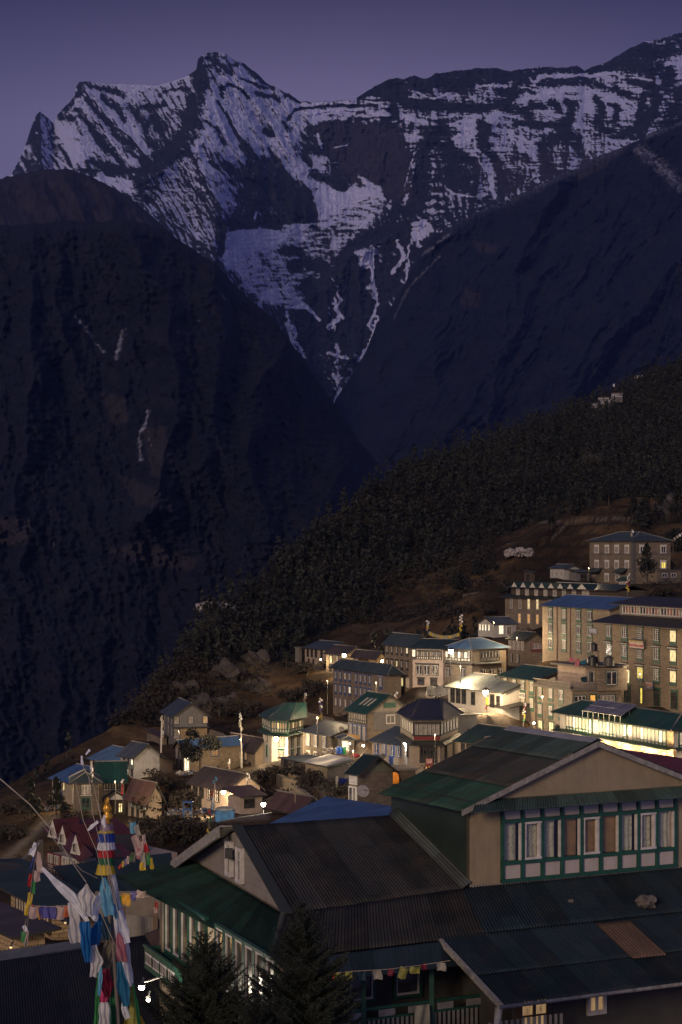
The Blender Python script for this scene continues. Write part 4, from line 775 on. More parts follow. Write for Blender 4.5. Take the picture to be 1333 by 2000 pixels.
def ring_roof(B, z, out, drop, col, name='pent_roof', up=None, rise=0, inn=0):
    """eaves ring round the chain; up = list of ridge points it climbs to"""
    m = MB(); n = len(B.pts); outp = []
    for i, p in enumerate(B.pts):
        d0 = (B.pts[i] - B.pts[i - 1]).normalized() if i > 0 else (B.pts[1] - B.pts[0]).normalized(); d1 = (B.pts[i + 1] - B.pts[i]).normalized() if i < n - 1 else d0
        d = (d0 + d1).normalized(); outp.append(p + Vector((d.y, -d.x)) * out)
    for i in range(n - 1):
        if up: m.slab([Vector((outp[i].x, outp[i].y, z)), Vector((outp[i + 1].x, outp[i + 1].y, z)), Vector(up[i + 1]), Vector(up[i])], .1, 0, 1)
        else: m.slab([Vector((outp[i].x, outp[i].y, z - drop)), Vector((outp[i + 1].x, outp[i + 1].y, z - drop)), Vector((B.pts[i + 1].x, B.pts[i + 1].y, z)), Vector((B.pts[i].x, B.pts[i].y, z))], .1, 0, 1)
    if up:
        bk = [Vector((p.x, p.y + .5, z)) for p in B.back]; m.slab([Vector(up[-1]), bk[0], bk[1], Vector(up[0])], .1, 0, 1)
        m.slab([Vector((outp[-1].x, outp[-1].y, z)), bk[0], Vector(up[-1])], .1, 0, 1); m.slab([bk[1], Vector((outp[0].x, outp[0].y, z)), Vector(up[0])], .1, 0, 1)
        for i in range(n): m.tube([Vector((outp[i].x, outp[i].y, z)), Vector(up[i])], .06, 5, 1)
    return m.obj(name, [RM(col, 'x'), GUT], B.root)
b = multi('restaurant', 'many-sided restaurant with a dark roof, glazed upper gallery and red lower panel', [(786, 250), (809, 240), (860, 240), (895, 250)], 1407, 1530, 'cream', cat='restaurant', depth=7)
for i, n_ in ((0, 5), (1, 6), (2, 6)):
    M, L_ = seg_M(b, i, .5, b.h - 1.0); put_band(b.root, M, L_ - .1, 1.7, n_, 'dark', 'white', 'C', 'cream' if i != 1 else 'brown', .06, .14)
M, L_ = seg_M(b, 1, .5, b.h - 2.05); m = MB(); m.box(-L_ / 2, -.1, -.25, L_ / 2, .02, .25); q = m.obj('red_panel', [plain('dark_red_paint', (.16, .015, .015))], b.root); q.matrix_local = M
up = [(2.2, 4.5, b.h + 1.5), (2.4, 4.3, b.h + 1.5), (4.8, 4.3, b.h + 1.5), (5.2, 4.6, b.h + 1.5)]
ring_roof(b, b.h + .1, .7, 0, 'dark', 'roof', up); ring_roof(b, b.h - 2.35, .9, .45, 'olive')
M, L_ = seg_M(b, 1, .55, b.h - 3.95); put_window(b.root, M, 1.9, 1.9, 'dark/dark/5/c', '.'); M, L_ = seg_M(b, 0, .5, b.h - 3.9); put_window(b.root, M, 1.0, 1.7, 'dark/dark/2/', '.')
for f_ in (.3, .75): M, L_ = seg_M(b, 2, f_, b.h - 3.9); put_window(b.root, M, .9, 1.8, 'dark/dark/2/', '.' if f_ < .5 else 'F')
M, L_ = seg_M(b, 1, .55, b.h - 5.65); put_window(b.root, M, .7, .9, 'dark/dark/2/', 'O', 'entrance')
m = MB(); m.box(-.42, -.12, -.5, .42, .02, .5, 0); m.box(-.34, -.14, -.1, .34, -.1, .4, 1); q = m.obj('entrance_sign', [plain('sign_brown_red', (.22, .05, .04)), plain('sign_pale_red', (.5, .28, .24))], b.root); q.matrix_local = seg_M(b, 1, .58, b.h - 5.0)[0] @ Matrix.Translation((0, -.15, .1))
b = bld('gallery_house', 'set-back attic with a dark flat roof and a short row of white-framed windows', 893, 1398, 1440, 262, 860, 932, 30, roof='shedR', rise=.6, oh=.5, wall='grey', rcol='dark', group=U, L=[(.25, 1.2, 1, (864, 890), ('band', 7, 'dark', 'white', 'grey', .2, 0), 'C')], base=False)
b = bld('green_hall', 'cream hall with dark flower-boxed windows under a wide olive-green roof', 940, 1452, 1520, 228, 895, 1030, 30, roof='gableL', rise=1.6, oh=.4, wall='cream', rcol='dgreen', group=U,
    L=[(.20, 1.5, 1, (903, 929), ('band', 5, 'dark', 'dark', 'brown', .2, 0), '.C'), (.70, 1.0, 1.0, [908], 'dark/white/2/l', '.')])
b = bld('red_roofed_shed', 'low shed with a red metal roof tucked behind the near gable', 985, 1462, 1500, 205, 925, 1040, 40, roof='gableR', rise=.9, oh=.5, wall='brown', rcol='red', group=U, cat='shed')
# the brightly lit white house with a bay
b = multi('lamplit_bay_house', 'white house lit by a lamp, with a glazed timber bay under a green roof', [(514, 306), (531, 299), (563, 297), (591, 303)], 1407, 1502, 'white', depth=8)
for i, n_ in ((0, 4), (1, 6), (2, 8)):
    M, L_ = seg_M(b, i, .5, b.h - 1.0); put_band(b.root, M, L_ - .1, 1.7, n_, 'green', 'white', 'FCLF' if i else 'CC', 'pale', .3, .14)
ring_roof(b, b.h - 1.9, .9, .35, 'green')
up = [(3.0, 5, b.h + 1.55), (3.2, 4.2, b.h + 1.6), (5.0, 4.2, b.h + 1.6), (6.4, 5.2, b.h + 1.5)]; ring_roof(b, b.h + .05, .8, 0, 'green', 'roof', up)
M, L_ = seg_M(b, 0, .5, b.h - 3.0); put_window(b.root, M, .8, 1.1, 'dark/white/2/', 'O'); M, L_ = seg_M(b, 0, .5, b.h - 5.0); put_window(b.root, M, .8, 1.6, 'green/green/2/', '.')
M, L_ = seg_M(b, 1, .62, b.h - 3.1); put_window(b.root, M, 1.2, 1.5, 'green/white/3/', 'C'); M, L_ = seg_M(b, 1, .6, b.h - 5.4); put_window(b.root, M, .9, 1.9, 'green/white/2/gl', 'C')
for f_ in (.28, .72): M, L_ = seg_M(b, 2, f_, b.h - 3.2); put_window(b.root, M, .85, 1.6, 'green/white/2/l', 'C'); M, L_ = seg_M(b, 2, f_, b.h - 5.1); put_window(b.root, M, .8, .9, 'green/white/2/l', '.')
b = bld('grey_roofed_stone_house', 'dark stone house with blue windows and a flat-looking grey tin roof', 648, 1437, 1486, 286, 592, 668, 30, roof='gableL', rise=1.3, oh=.5, wall='dark', rcol='grey', group=U, dep=8,
    L=[(.30, 1.6, .95, [602.5, 618, 634.5], 'blue/white/3/', 'CC.'), (.86, .7, .9, [604, 618], 'white/white/2/', 'C.')])
b = bld('kiosk', 'small hut with a glowing square window beside the blue and green barrels', 672, 1446, 1475, 270, 660, 692, 12, roof='hip', rise=.6, oh=.3, wall='grey', rcol='slate', group=U, cat='hut', R=[(.38, 1.2, .75, [676 - 1], 'white/white/2/t', 'W'), (.5, 1.7, .7, [685], 'brown/brown/1/', '.')])
b = bld('tarp_shed', 'old shed roofed with a pale grey tarpaulin beside the footpath', 640, 1500, 1528, 245, 597, 655, 30, roof='shedL', rise=.8, oh=.2, wall='dark', rcol='grey', group=U, cat='shed', dep=3.4)
t_ = MB(); t_.grid(lambda u, v: (-.3 + 3.7 * u, (b.b + .5) * v - .2, b.h + .25 + .75 * u + .12 * math.sin(9 * v) * math.sin(3.1 * u)), 10, 20); t_.obj('tarpaulin', [plain('grey_tarpaulin', (.36, .34, .33), .6)], b.root)
bld('dark_shed', 'dark tumbledown shed between the lamplit house and the tarpaulin shed', 590, 1489, 1512, 262, 549, 600, 30, roof='shedL', rise=.3, oh=.3, wall='dark', rcol='slate', group=U, cat='shed', dep=4, L=[(.5, 1.2, .7, 2, 'dark/dark/1/', '..')])
b = bld('green_gable_house', 'small stone house with an olive green gable roof and a white satellite dish', 700, 1511, 1580, 200, 683, 768, 40, roof='gableL', rise=1.55, oh=.35, wall='stone', rcol='dgreen', group=U,
    L=[(.16, 1.1, 1, (685, 699), ('band', 6, 'white', 'white', 'white', .3, 0), 'C'), (.6, 1.4, .6, [687, 694], 'white/white/1/', '.C')])
m = MB(); m.v += [(0, -.05, b.h), (b.a, -.05, b.h), (b.a / 2, -.05, b.h + 1.5)]; m.f.append((0, 1, 2)); m.m.append(0); m.sm.append(False); m.obj('gable_board', [plaster('olive_board', (.20, .21, .13))], b.root)
b = bld('shack', 'flat-roofed dark shack with an orange tarpaulin wall behind the near roof', 778, 1505, 1530, 215, 764, 812, 12, roof='flat', oh=.25, wall='brown', group=U, cat='shack')
m = MB(); m.grid(lambda u, v: (-1.3 + 1.3 * u, -.3 - .15 * math.sin(5 * v), b.h * (.0 + .95 * v)), 4, 6); m.obj('orange_tarpaulin', [plain('orange_tarpaulin', (.75, .26, .02), .6)], b.root)
# lower left cluster
b = bld('brown_window_row_house', 'cream two storey house with a brown gable roof behind a tall bare flagpole', 499, 1465, 1505, 305, 438, 532, 30, roof='gableL', rise=1.6, oh=.5, wall='cream', rcol='brown', group=U,
    L=[(.32, 1.5, .72, [448, 458.5, 470.5, 481], 'dark/white/2/l', '..WF'.replace('W', 'F')), (.84, 1.1, .5, [449, 462, 489], 'dark/dark/1/', '...')], cap=ST['pink'])
b = bld('ochre_house', 'grey boarded three storey house over an ochre ground floor at the cliff edge', 341, 1397, 1452, 330, 320, 405, 14, roof='gableL', rise=1.9, oh=.6, wall='grey', rcol='slate', group=U,
    L=[(.2, 1.5, .7, 3, 'dark/white/1/', '...'), (.6, 1.5, .7, 3, 'dark/white/1/', '...')], R=[(.18, 1.1, .75, [345, 373, 401], 'dark/white/1/', 'CCF'), (.62, 1.4, .7, [344.5], 'dark/white/1/s', 'C')])
box_part(b, 'ochre_wall', (1.0, -.06, -1, b.a, .02, b.h * .53), ST['ochre']); ledge_roof(b, 'R', b.h * .58, .5, .08, 'grey')
b = bld('blue_porch_house', 'house with a blue strip of roof and one bright doorway behind the round dark tree', 359, 1459, 1506, 300, 343, 440, 38, roof='gableR', rise=.9, oh=.5, wall='stone', rcol='blue', group=U, dep=10,
    L=[(.3, 1.4, .6, 2, 'dark/white/1/', 'C.'), (.75, 1.4, .5, 2, 'dark/dark/1/', '..')], R=[(.28, 1.2, .7, [372, 384], 'blue/white/2/', 'C.'), (.72, 2.0, .8, [364.5], 'white/white/2/t', 'W'), (.3, 1.3, 1.3, [420], 'blue/brown/5/', 'F')])
bld('ridge_hut', 'low hut with a rusty red roof beside the white flagpole at the cliff edge', 312, 1440, 1462, 335, 287, 326, 20, roof='shedR', rise=.7, oh=.3, wall='stone', rcol='rust', group=U, cat='hut')
b = bld('lamp_gable_house', 'cream house with a wide brown gable roof and a glaring lamp on its corner', 447, 1541, 1592, 250, 373.5, 508, 32, roof='gableL', rise=1.7, oh=.5, wall='pink', rcol='brown', group=U, cap=FASC,
    L=[(.28, 1.7, .95, [382.5, 394.5], 'dark/dark/2/', '..'), (.32, 1.7, .9, [410, 425], 'dark/white/2/', '..'), (.78, 1.4, .8, [391], 'dark/dark/1/', 'D')])
b2 = bld('brown_annex', 'low annex with a rust-brown roof leaning against the lamp-lit gable house', 470, 1557, 1590, 232, 446, 513, 35, roof='shedR', rise=.9, oh=.4, wall='pink', rcol='rust', group=U, cat='annex', R=[(.4, .9, 1.2, [487], 'dark/dark/2/', '.')])
b = bld('rusty_roofed_barn', 'open barn with a pinkish rusty roof right of the white courtyard lamp', 590, 1580, 1600, 195, 530, 625, 34, roof='gableL', rise=1.0, oh=.6, wall='brown', rcol='rust', group=U, cat='barn')
b = bld('far_blue_roof_house', 'cream house with a clean sky-blue roof at the left edge of the village', 243, 1494, 1530, 302, 176, 256, 32, roof='gableL', rise=1.6, oh=.5, wall='cream', rcol='lblue', group=U, dep=8,
    L=[(.36, 1.6, .75, [184, 192.5, 203, 213.5, 223, 233], 'dark/dark/2/', '...' '...')])
b = bld('grey_gable_house', 'house with a striped grey gable roof, pale board gable and one glowing balcony window', 263, 1476, 1524, 290, 236, 312, 33, roof='gableL', rise=1.5, oh=.6, wall='pale', rcol='grey', group=U,
    L=[(.24, 1.2, .6, [243, 251, 259], 'dark/white/1/', '..W'), (.72, 1.3, .6, [241, 250, 258], 'dark/white/1/', '.W.')])
box_part(b, 'balcony', (-.9, .2, b.h * .45, 0, b.b, b.h * .62), plain('blue_grey_boards', (.10, .12, .12)))
b = bld('lit_left_house', 'house with a blue roof, three lit slits of window and blue doors at far left', 138, 1527, 1572, 283, 102, 160, 32, roof='gableL', rise=1.6, oh=.55, wall='cream', rcol='blue', group=U, dep=8,
    L=[(.24, 1.3, .42, [109, 117.5, 126], 'dark/white/1/', 'LLL'), (.75, 1.5, .7, [110, 120.5], 'blue/blue/1/', '..')])
b = bld('green_hip_house', 'stone house with a green hipped roof and a little white-gabled porch', 144, 1530, 1592, 262, 139, 193, 8, lenL=6, roof='hip', rise=1.3, oh=.55, wall='dark', rcol='ggrey', group=U,
    R=[(.2, 1.2, 1.2, [169], 'dark/white/3/s', 'C'), (.62, 1.3, .95, [168], 'green/green/2/s', '.')], L=[(.5, 1.6, .4, 1, 'white/white/1/', 'L')])
b = bld('green_porch_house', 'cream house with a long dark window band and a porch holding a glowing patterned door', 193.5, 1523, 1588, 268, 188, 243, 8, lenL=6, roof='gableR', rise=2.0, oh=.7, wall='cream', rcol='green', group=U,
    R=[(.20, 1.25, 1, (202, 235), ('band', 6, 'dark', 'dark', 'white', .25, 0), 'C')])
box_part(b, 'porch_wall', (1.2, -1.8, -2, b.a + .1, 0, b.h * .45), ST['brown'])
m = MB(); zz = b.h * .47; m.slab([Vector((.5, -2.4, zz)), Vector((b.a / 2 + .6, -2.4, zz + 1.1)), Vector((b.a / 2 + .6, 0, zz + 1.1)), Vector((.5, 0, zz))], .1, 0, 1); m.slab([Vector((b.a / 2 + .6, -2.4, zz + 1.1)), Vector((b.a + .7, -2.4, zz)), Vector((b.a + .7, 0, zz)), Vector((b.a / 2 + .6, 0, zz + 1.1))], .1, 0, 1); m.obj('porch_roof', [RM('slate', 'y'), FASC], b.root)
m = MB(); m.v += [(1.0, -2.35, zz - .05), (b.a + .3, -2.35, zz - .05), (b.a / 2 + .6, -2.35, zz + .75)]; m.f.append((0, 1, 2)); m.m.append(0); m.sm.append(False); m.obj('porch_gable', [ST['white']], b.root)
put_window(b.root, Matrix.Translation((b.a - .55, -1.8, b.h * .2)), .5, 1.25, 'dark/brown/2/t', 'L', 'door')
b = bld('brown_gable_house', 'cream house with four green windows under a purplish-brown roof in the lower left', 290.5, 1557, 1602, 255, 250.5, 316, 33, roof='gableL', rise=1.7, oh=.55, wall='cream', rcol='rust', group=U,
    L=[(.30, 1.5, .8, [257.5, 266.5, 275.5, 285], 'green/white/2/', '....'), (.84, 1.2, .45, [260, 270, 283], 'dark/dark/1/', '...')])
# big red-roofed lodge
b = bld('red_roofed_lodge', 'pink-walled lodge with a large stepped crimson roof and white dormer gables', 160, 1684, 1740, 165, 92, 250, 36, roof='none', wall='pink', group=U, cat='lodge', dep=9,
    L=[(.22, 1.1, 1.0, [101, 113], 'red/white/2/s', 'CC'), (.62, 1.2, 1.0, [101, 113], 'red/white/2/', 'C.'), (.26, 1.5, 1, (125, 156), ('band', 6, 'white', 'white', 'pale', .25, 0), '.C')])
Mi = Matrix.Translation(b.root.location) @ Matrix.Rotation(b.th, 4, 'Z'); Mi.invert()
def wslab(B, name, ps, t, mats, lab=None):
    m = MB(); m.slab([Mi @ P(*p) for p in ps], t, 0, 1); o = m.obj(name, mats, B.root)
    if lab: o['label'] = lab
    return o
wslab(b, 'roof', [(84, 1620, 182), (157, 1684, 162), (182, 1668, 157), (118, 1602, 176)], .1, [RM('red', 'y'), GUT])
wslab(b, 'wing_roof', [(117, 1602, 177), (225, 1597, 179), (262, 1624, 176), (140, 1627, 174)], .1, [RM('red', 'x'), GUT])
wslab(b, 'wing_roof', [(140, 1627, 171), (262, 1622, 173), (296, 1664, 171), (169, 1674, 167)], .1, [RM('red', 'x'), GUT])
wslab(b, 'wing_roof', [(172, 1651, 165), (240, 1648, 166), (262, 1672, 163), (190, 1678, 160)], .1, [RM('red', 'x'), GUT])
m = MB(); m.prism([tuple((Mi @ P(p[0], 1700, p[1]))[:2]) for p in ((178, 166), (284, 170), (258, 184), (140, 182))], -3, 1.9); m.obj('wing_wall', [ST['pink']], b.root)
for c in ((103, 1632, 175), (122.5, 1645, 170), (148, 1664, 163)):
    q0 = Mi @ P(*c); d = q0.y; x0 = q0.x; z0 = q0.z - .2; m = MB(); m.v += [(x0, d - .9, z0), (x0, d + .9, z0), (x0, d, z0 + 1.6), (x0 + 2.6, d, z0 + 1.6), (x0 + 2, d - .9, z0 + .5), (x0 + 2, d + .9, z0 + .5)]
    m.f += [(0, 1, 2), (0, 2, 3, 4), (1, 5, 3, 2)]; m.m += [0, 1, 1]; m.sm += [False] * 3; m.obj('dormer', [ST['white'], RM('red', 'x')], b.root)
    put_window(b.root, Matrix.Translation((x0 - .02, d, z0 + .55)) @ Matrix.Rotation(math.radians(-90), 4, 'Z'), .5, .6, 'white/dark/1/', 'C')
# nearer roofs at the left edge
b = bld('green_roofed_hall', 'hall with a broad dark green tin roof between the red lodge and the near house', 175, 1778, 1850, 102, 112, 262, 30, roof='none', wall='grey', group=U, cat='hall', dep=6)
Mi = Matrix.Translation(b.root.location) @ Matrix.Rotation(b.th, 4, 'Z'); Mi.invert()
wslab(b, 'roof', [(104, 1692, 104), (172, 1768, 100), (345, 1752, 103), (335, 1665, 110)], .1, [RM('dgreen', 'x'), GUT])
b = bld('lattice_window_house', 'pale block-stone house with a row of brown lattice windows under a dark green roof', 104, 1792, 1838, 92, 22, 136, 22, roof='none', wall='yellow', group=U, dep=2.4,
    L=[(.40, .85, 1, (36, 101), ('band', 12, 'brown', 'white', 'brown', .12, 0), 'CF')])
Mi = Matrix.Translation(b.root.location) @ Matrix.Rotation(b.th, 4, 'Z'); Mi.invert()
wslab(b, 'roof', [(-40, 1712, 100), (140, 1806, 87), (198, 1762, 91.5), (78, 1692, 102)], .1, [RM('dgreen', 'y'), GUT])
wslab(b, 'roof', [(-40, 1712, 100), (78, 1692, 102), (40, 1676, 108), (-60, 1680, 104)], .1, [RM('dgreen', 'y'), GUT])
LTH = b
b = bld('timber_stall', 'little timber stall with a plank roof and pale stone side at the left edge', 40, 1830, 1876, 78, -60, 60, 30, roof='shedL', rise=.3, oh=.5, wall='yellow', rcol='brown', group=U, cat='stall', dep=1.0)
b = bld('blue_gable_roof_house', 'house right behind the near lodge showing only its blue corrugated gable roof', 800, 1642, 1760, 104, 585, 900, 36, roof='none', wall='grey', group=U, dep=7, base=False)
Mi = Matrix.Translation(b.root.location) @ Matrix.Rotation(b.th, 4, 'Z'); Mi.invert()
wslab(b, 'roof', [(637, 1555, 118), (528, 1608, 112), (700, 1680, 97), (792, 1578, 112)], .1, [RM('blue', 'y'), GUT])
wslab(b, 'back_roof', [(637, 1555, 118), (792, 1578, 112), (905, 1612, 116), (745, 1575, 126)], .1, [RM('blue', 'y'), GUT])
b = bld('crimson_roof_house', 'house with a plain crimson roof behind the right end of the near lodge', 1420, 1560, 1640, 120, 1190, 1500, 30, roof='none', wall='pink', group=U, dep=10, base=False)
Mi = Matrix.Translation(b.root.location) @ Matrix.Rotation(b.th, 4, 'Z'); Mi.invert()
wslab(b, 'roof', [(1184, 1458, 150), (1195, 1505, 138), (1480, 1550, 120), (1420, 1494, 134)], .1, [RM('crimson', 'y'), GUT])

# ---------------------------------------------------------------- the ground
CTRL = [(0, 1720, 150), (60, 1690, 190), (0, 1640, 260), (100, 1610, 262), (-80, 1560, 330), (0, 1542, 335), (100, 1482, 342), (200, 1432, 350), (260, 1392, 356), (300, 1342, 366), (380, 1250, 392), (400, 1206, 420), (480, 1166, 450), (550, 1106, 480), (600, 1055, 512), (700, 986, 560), (800, 926, 620), (900, 890, 680), (1000, 850, 740), (1100, 815, 800), (1160, 792, 830), (1200, 770, 850), (1260, 745, 890), (1333, 714, 930), (1420, 680, 960), (1500, 650, 1000),
        (450, 1390, 362), (550, 1352, 372), (600, 1332, 372), (500, 1300, 402), (600, 1232, 430), (700, 1226, 432), (800, 1202, 440), (900, 1182, 432), (900, 1102, 500), (1000, 1080, 470), (1000, 1000, 560), (1100, 1052, 455), (1200, 1002, 500), (1300, 1010, 490), (1400, 1000, 480), (1100, 930, 620), (1300, 900, 640), (1420, 880, 640), (800, 1050, 540), (700, 1130, 490), (1050, 1158, 402), (1000, 1170, 398), (1333, 1140, 392), (1420, 1150, 380), (1420, 1420, 262), (560, 1420, 330),
        (666, 2320, 60), (300, 1960, 100), (250, 1720, 176), (340, 1700, 182), (330, 1642, 232), (400, 1605, 232), (560, 1590, 215), (900, 1600, 200), (1200, 1560, 215), (-100, 1800, 112), (1300, 1900, 110), (930, 1404, 266), (870, 1385, 290), (620, 1530, 240), (560, 1545, 248), (530, 1505, 275), (820, 1366, 318), (700, 1440, 272), (655, 1480, 262), (640, 1420, 318)]
pts = [(P(*c).x, P(*c).y, P(*c).z) for c in CTRL] + BASES + [(0, 22, -15), (25, 22, -15), (-25, 22, -15), (-8, 50, -17.5), (14, 50, -17.5), (0, 90, -20), (20, 90, -20)]
A = np.array(pts); cen = np.array([20., 300.]); scl = 200.
XY = (A[:, :2] - cen) / scl; n = len(XY)
def tps(r2): return np.where(r2 > 1e-12, .5 * r2 * np.log(np.maximum(r2, 1e-12)), 0)
K = tps(((XY[:, None] - XY[None]) ** 2).sum(-1)) + np.eye(n) * 2.5e-5
Pm = np.concatenate([np.ones((n, 1)), XY], 1); Mx = np.zeros((n + 3, n + 3)); Mx[:n, :n] = K; Mx[:n, n:] = Pm; Mx[n:, :n] = Pm.T
sol = np.linalg.solve(Mx, np.concatenate([A[:, 2], np.zeros(3)]))
def ground_raw(x, y):
    q = (np.stack([x, y], -1) - cen) / scl; sh = q.shape[:-1]; q = q.reshape(-1, 2); out = np.zeros(len(q))
    for i in range(0, len(q), 20000):
        c = q[i:i + 20000]; out[i:i + 20000] = tps(((c[:, None] - XY[None]) ** 2).sum(-1)) @ sol[:n] + sol[n] + c @ sol[n + 1:]
    return out.reshape(sh)
CR = [(-400, 1560, 330), (-80, 1560, 332), (0, 1542, 335), (100, 1482, 342), (200, 1432, 350), (260, 1392, 356), (300, 1342, 366), (345, 1300, 375), (380, 1250, 392), (400, 1206, 420), (440, 1185, 435), (480, 1166, 450), (550, 1106, 480), (600, 1055, 512), (700, 986, 560), (800, 926, 620), (900, 890, 680), (1000, 850, 740), (1100, 815, 800), (1160, 792, 830), (1200, 770, 850), (1260, 745, 890), (1333, 714, 930), (1420, 680, 960), (1500, 650, 1000), (1900, 600, 1100)]
def crestY(px): return np.interp(px, [c[0] for c in CR], [c[2] for c in CR])
def ground(x, y):
    x = np.asarray(x, float); y = np.asarray(y, float); px = CXP + F * x / np.maximum(y, 5); Yc = crestY(px)
    yy = np.minimum(y, Yc); f = yy / np.maximum(y, 1); z = ground_raw(x * f, yy)
    over = np.maximum(y - Yc, 0); z = z - over * .75 * sstep(0, 60, over) - over * .25 - .0
    up = sstep(380, 520, y) * (y <= Yc)
    z = z + .9 * fbm(x / 14, y / 14, 4, 91) * sstep(60, 260, y) * (.35 + .65 * up) + 3.2 * ridged(x / 60, y / 60, 4, 93) * up
    near = inpoly(x, y, [(60, 395), (160, 395), (160, 520), (60, 520), (35, 440)])
    tr = np.where(near, 1.0, .0) ; st = 2.6; zt = np.floor(z / st) * st + st * sstep(.72, 1, (z / st) % 1); z = z + (zt - z) * tr * .8
    return z
pxs = np.arange(-400, 1900, 4.5); Ys = np.concatenate([np.linspace(14, 150, 60), np.linspace(151, 420, 330), np.linspace(421.5, 1000, 330), np.linspace(1005, 1500, 30)])
GX, GY = np.meshgrid(pxs, Ys); XX = (GX - CXP) / F * GY; ZZ = ground(XX, GY)
m, nt, bb = new_mat('hillside_ground')
v = coords(nt); n1 = noise(nt, v, .035, 6, .65); n2 = noise(nt, v, .35, 6, .7); n3 = noise(nt, v, 2.2, 5, .7)
c = ramp(nt, n1, [(.36, (.026, .019, .013)), (.46, (.050, .033, .020)), (.56, (.11, .070, .036)), (.70, (.16, .115, .062))])
c = mix(nt, .9, c, ramp(nt, n2, [(.3, (.4, .4, .42)), (.55, (1, 1, 1)), (.75, (1.5, 1.4, 1.25))]), 'MULTIPLY'); c = mix(nt, .8, c, ramp(nt, n3, [(.3, (.6, .6, .6)), (.7, (1.4, 1.4, 1.4))]), 'MULTIPLY')
pa = N(nt, 'Attribute'); pa.attribute_name = 'path'; c = mix(nt, pa.outputs['Fac'], c, ramp(nt, n3, [(.3, (.13, .105, .08)), (.7, (.24, .20, .155))]))
ra = N(nt, 'Attribute'); ra.attribute_name = 'rock'; c = mix(nt, ra.outputs['Fac'], c, ramp(nt, n2, [(.3, (.10, .085, .075)), (.7, (.26, .22, .20))]))
fo = N(nt, 'Attribute'); fo.attribute_name = 'wood'; c = mix(nt, fo.outputs['Fac'], c, (.014, .015, .011))
nt.links.new(c, bb.inputs['Base Color']); bb.inputs['Roughness'].default_value = .95; bb.inputs['Specular IOR Level'].default_value = .1
bump(nt, bb, math_n(nt, 'ADD', n2, n3), .5, .8)
SYp = HZ - ZZ / GY * F                                               # picture row of each ground point, used only to lay out paths and rock
def lay(pts, wd): return np.exp(-(polydist(GX + 3 * fbm(GX / 20, GY / 20, 3, 95), SYp, pts) / wd) ** 2)
path = np.zeros(GX.shape)
for pts_, wd in (([(0, 1690), (30, 1660), (80, 1615), (110, 1600)], 9), ([(40, 1720), (110, 1690)], 18), ([(380, 1260), (430, 1262), (480, 1272), (530, 1268), (575, 1274)], 1.6), ([(345, 1250), (400, 1262)], 2.2), ([(510, 1500), (560, 1512), (620, 1535), (650, 1560)], 7), ([(880, 1392), (990, 1402)], 16), ([(820, 1355), (870, 1360), (900, 1352)], 6), ([(1000, 1022), (1100, 1018), (1230, 1012)], 2.0), ([(1080, 1050), (1100, 1030), (1112, 1020)], 1.6), ([(620, 1300), (650, 1310), (690, 1300)], 7), ([(700, 1440), (720, 1500), (760, 1540)], 12), ([(1010, 1430), (1100, 1460), (1330, 1500)], 12), ([(655, 1490), (700, 1480)], 10), ([(240, 1690), (330, 1680)], 9), ([(360, 1600), (440, 1600), (520, 1595)], 6)):
    path = np.maximum(path, lay(pts_, wd) * (GY < 520))
rock = np.zeros(GX.shape)
for pts_, wd in (([(345, 1370), (375, 1350), (395, 1385)], 16), ([(420, 1375), (450, 1362)], 10), ([(485, 1340), (510, 1330)], 7), ([(385, 1225), (395, 1250)], 8), ([(690, 1090), (700, 1110)], 6), ([(1138, 905), (1150, 930)], 7), ([(1300, 1000), (1310, 960)], 10), ([(1235, 950), (1200, 960)], 6), ([(990, 970), (1000, 990)], 5), ([(840, 960), (850, 950)], 5), ([(560, 1240), (600, 1200)], 5), ([(1100, 940), (1110, 960)], 5), ([(640, 1130), (700, 1080)], 4)):
    rock = np.maximum(rock, lay(pts_, wd) * (GY > 280))
rock = rock * np.clip(.15 + 1.1 * ridged(XX / 5, GY / 7 + ZZ / 4, 4, 121), 0, 1)
wood = sstep(-.05, .16, 1.1 * fbm(XX / 34, GY / 34, 5, 97) + .9 * sstep(60, -40, SYp - np.interp(GX, [0, 380, 550, 700, 850, 1000, 1150, 1333], [1450, 1335, 1265, 1190, 1120, 1015, 965, 935])) - .35)
ZZ = ZZ + rock * 1.6 * ridged(XX / 6, GY / 6 + ZZ / 5, 4, 99)
ZG = ZZ
grid_obj('hillside', XX, GY, ZZ, m, {'path': path, 'rock': rock, 'wood': wood})
def gz(x, y): return float(ground(np.array([float(x)]), np.array([float(y)]))[0])
def on_ground(px, py, y0=20, y1=1100):
    """where the view line through a picture point first meets the ground"""
    Ys_ = np.arange(y0, y1, 1.0); x = (px - CXP) / F * Ys_; z = (HZ - py) / F * Ys_; g_ = ground(x, Ys_); k = np.argmax(g_ >= z)
    return Vector((x[k], Ys_[k], g_[k])) if g_[k] >= z[k] else None
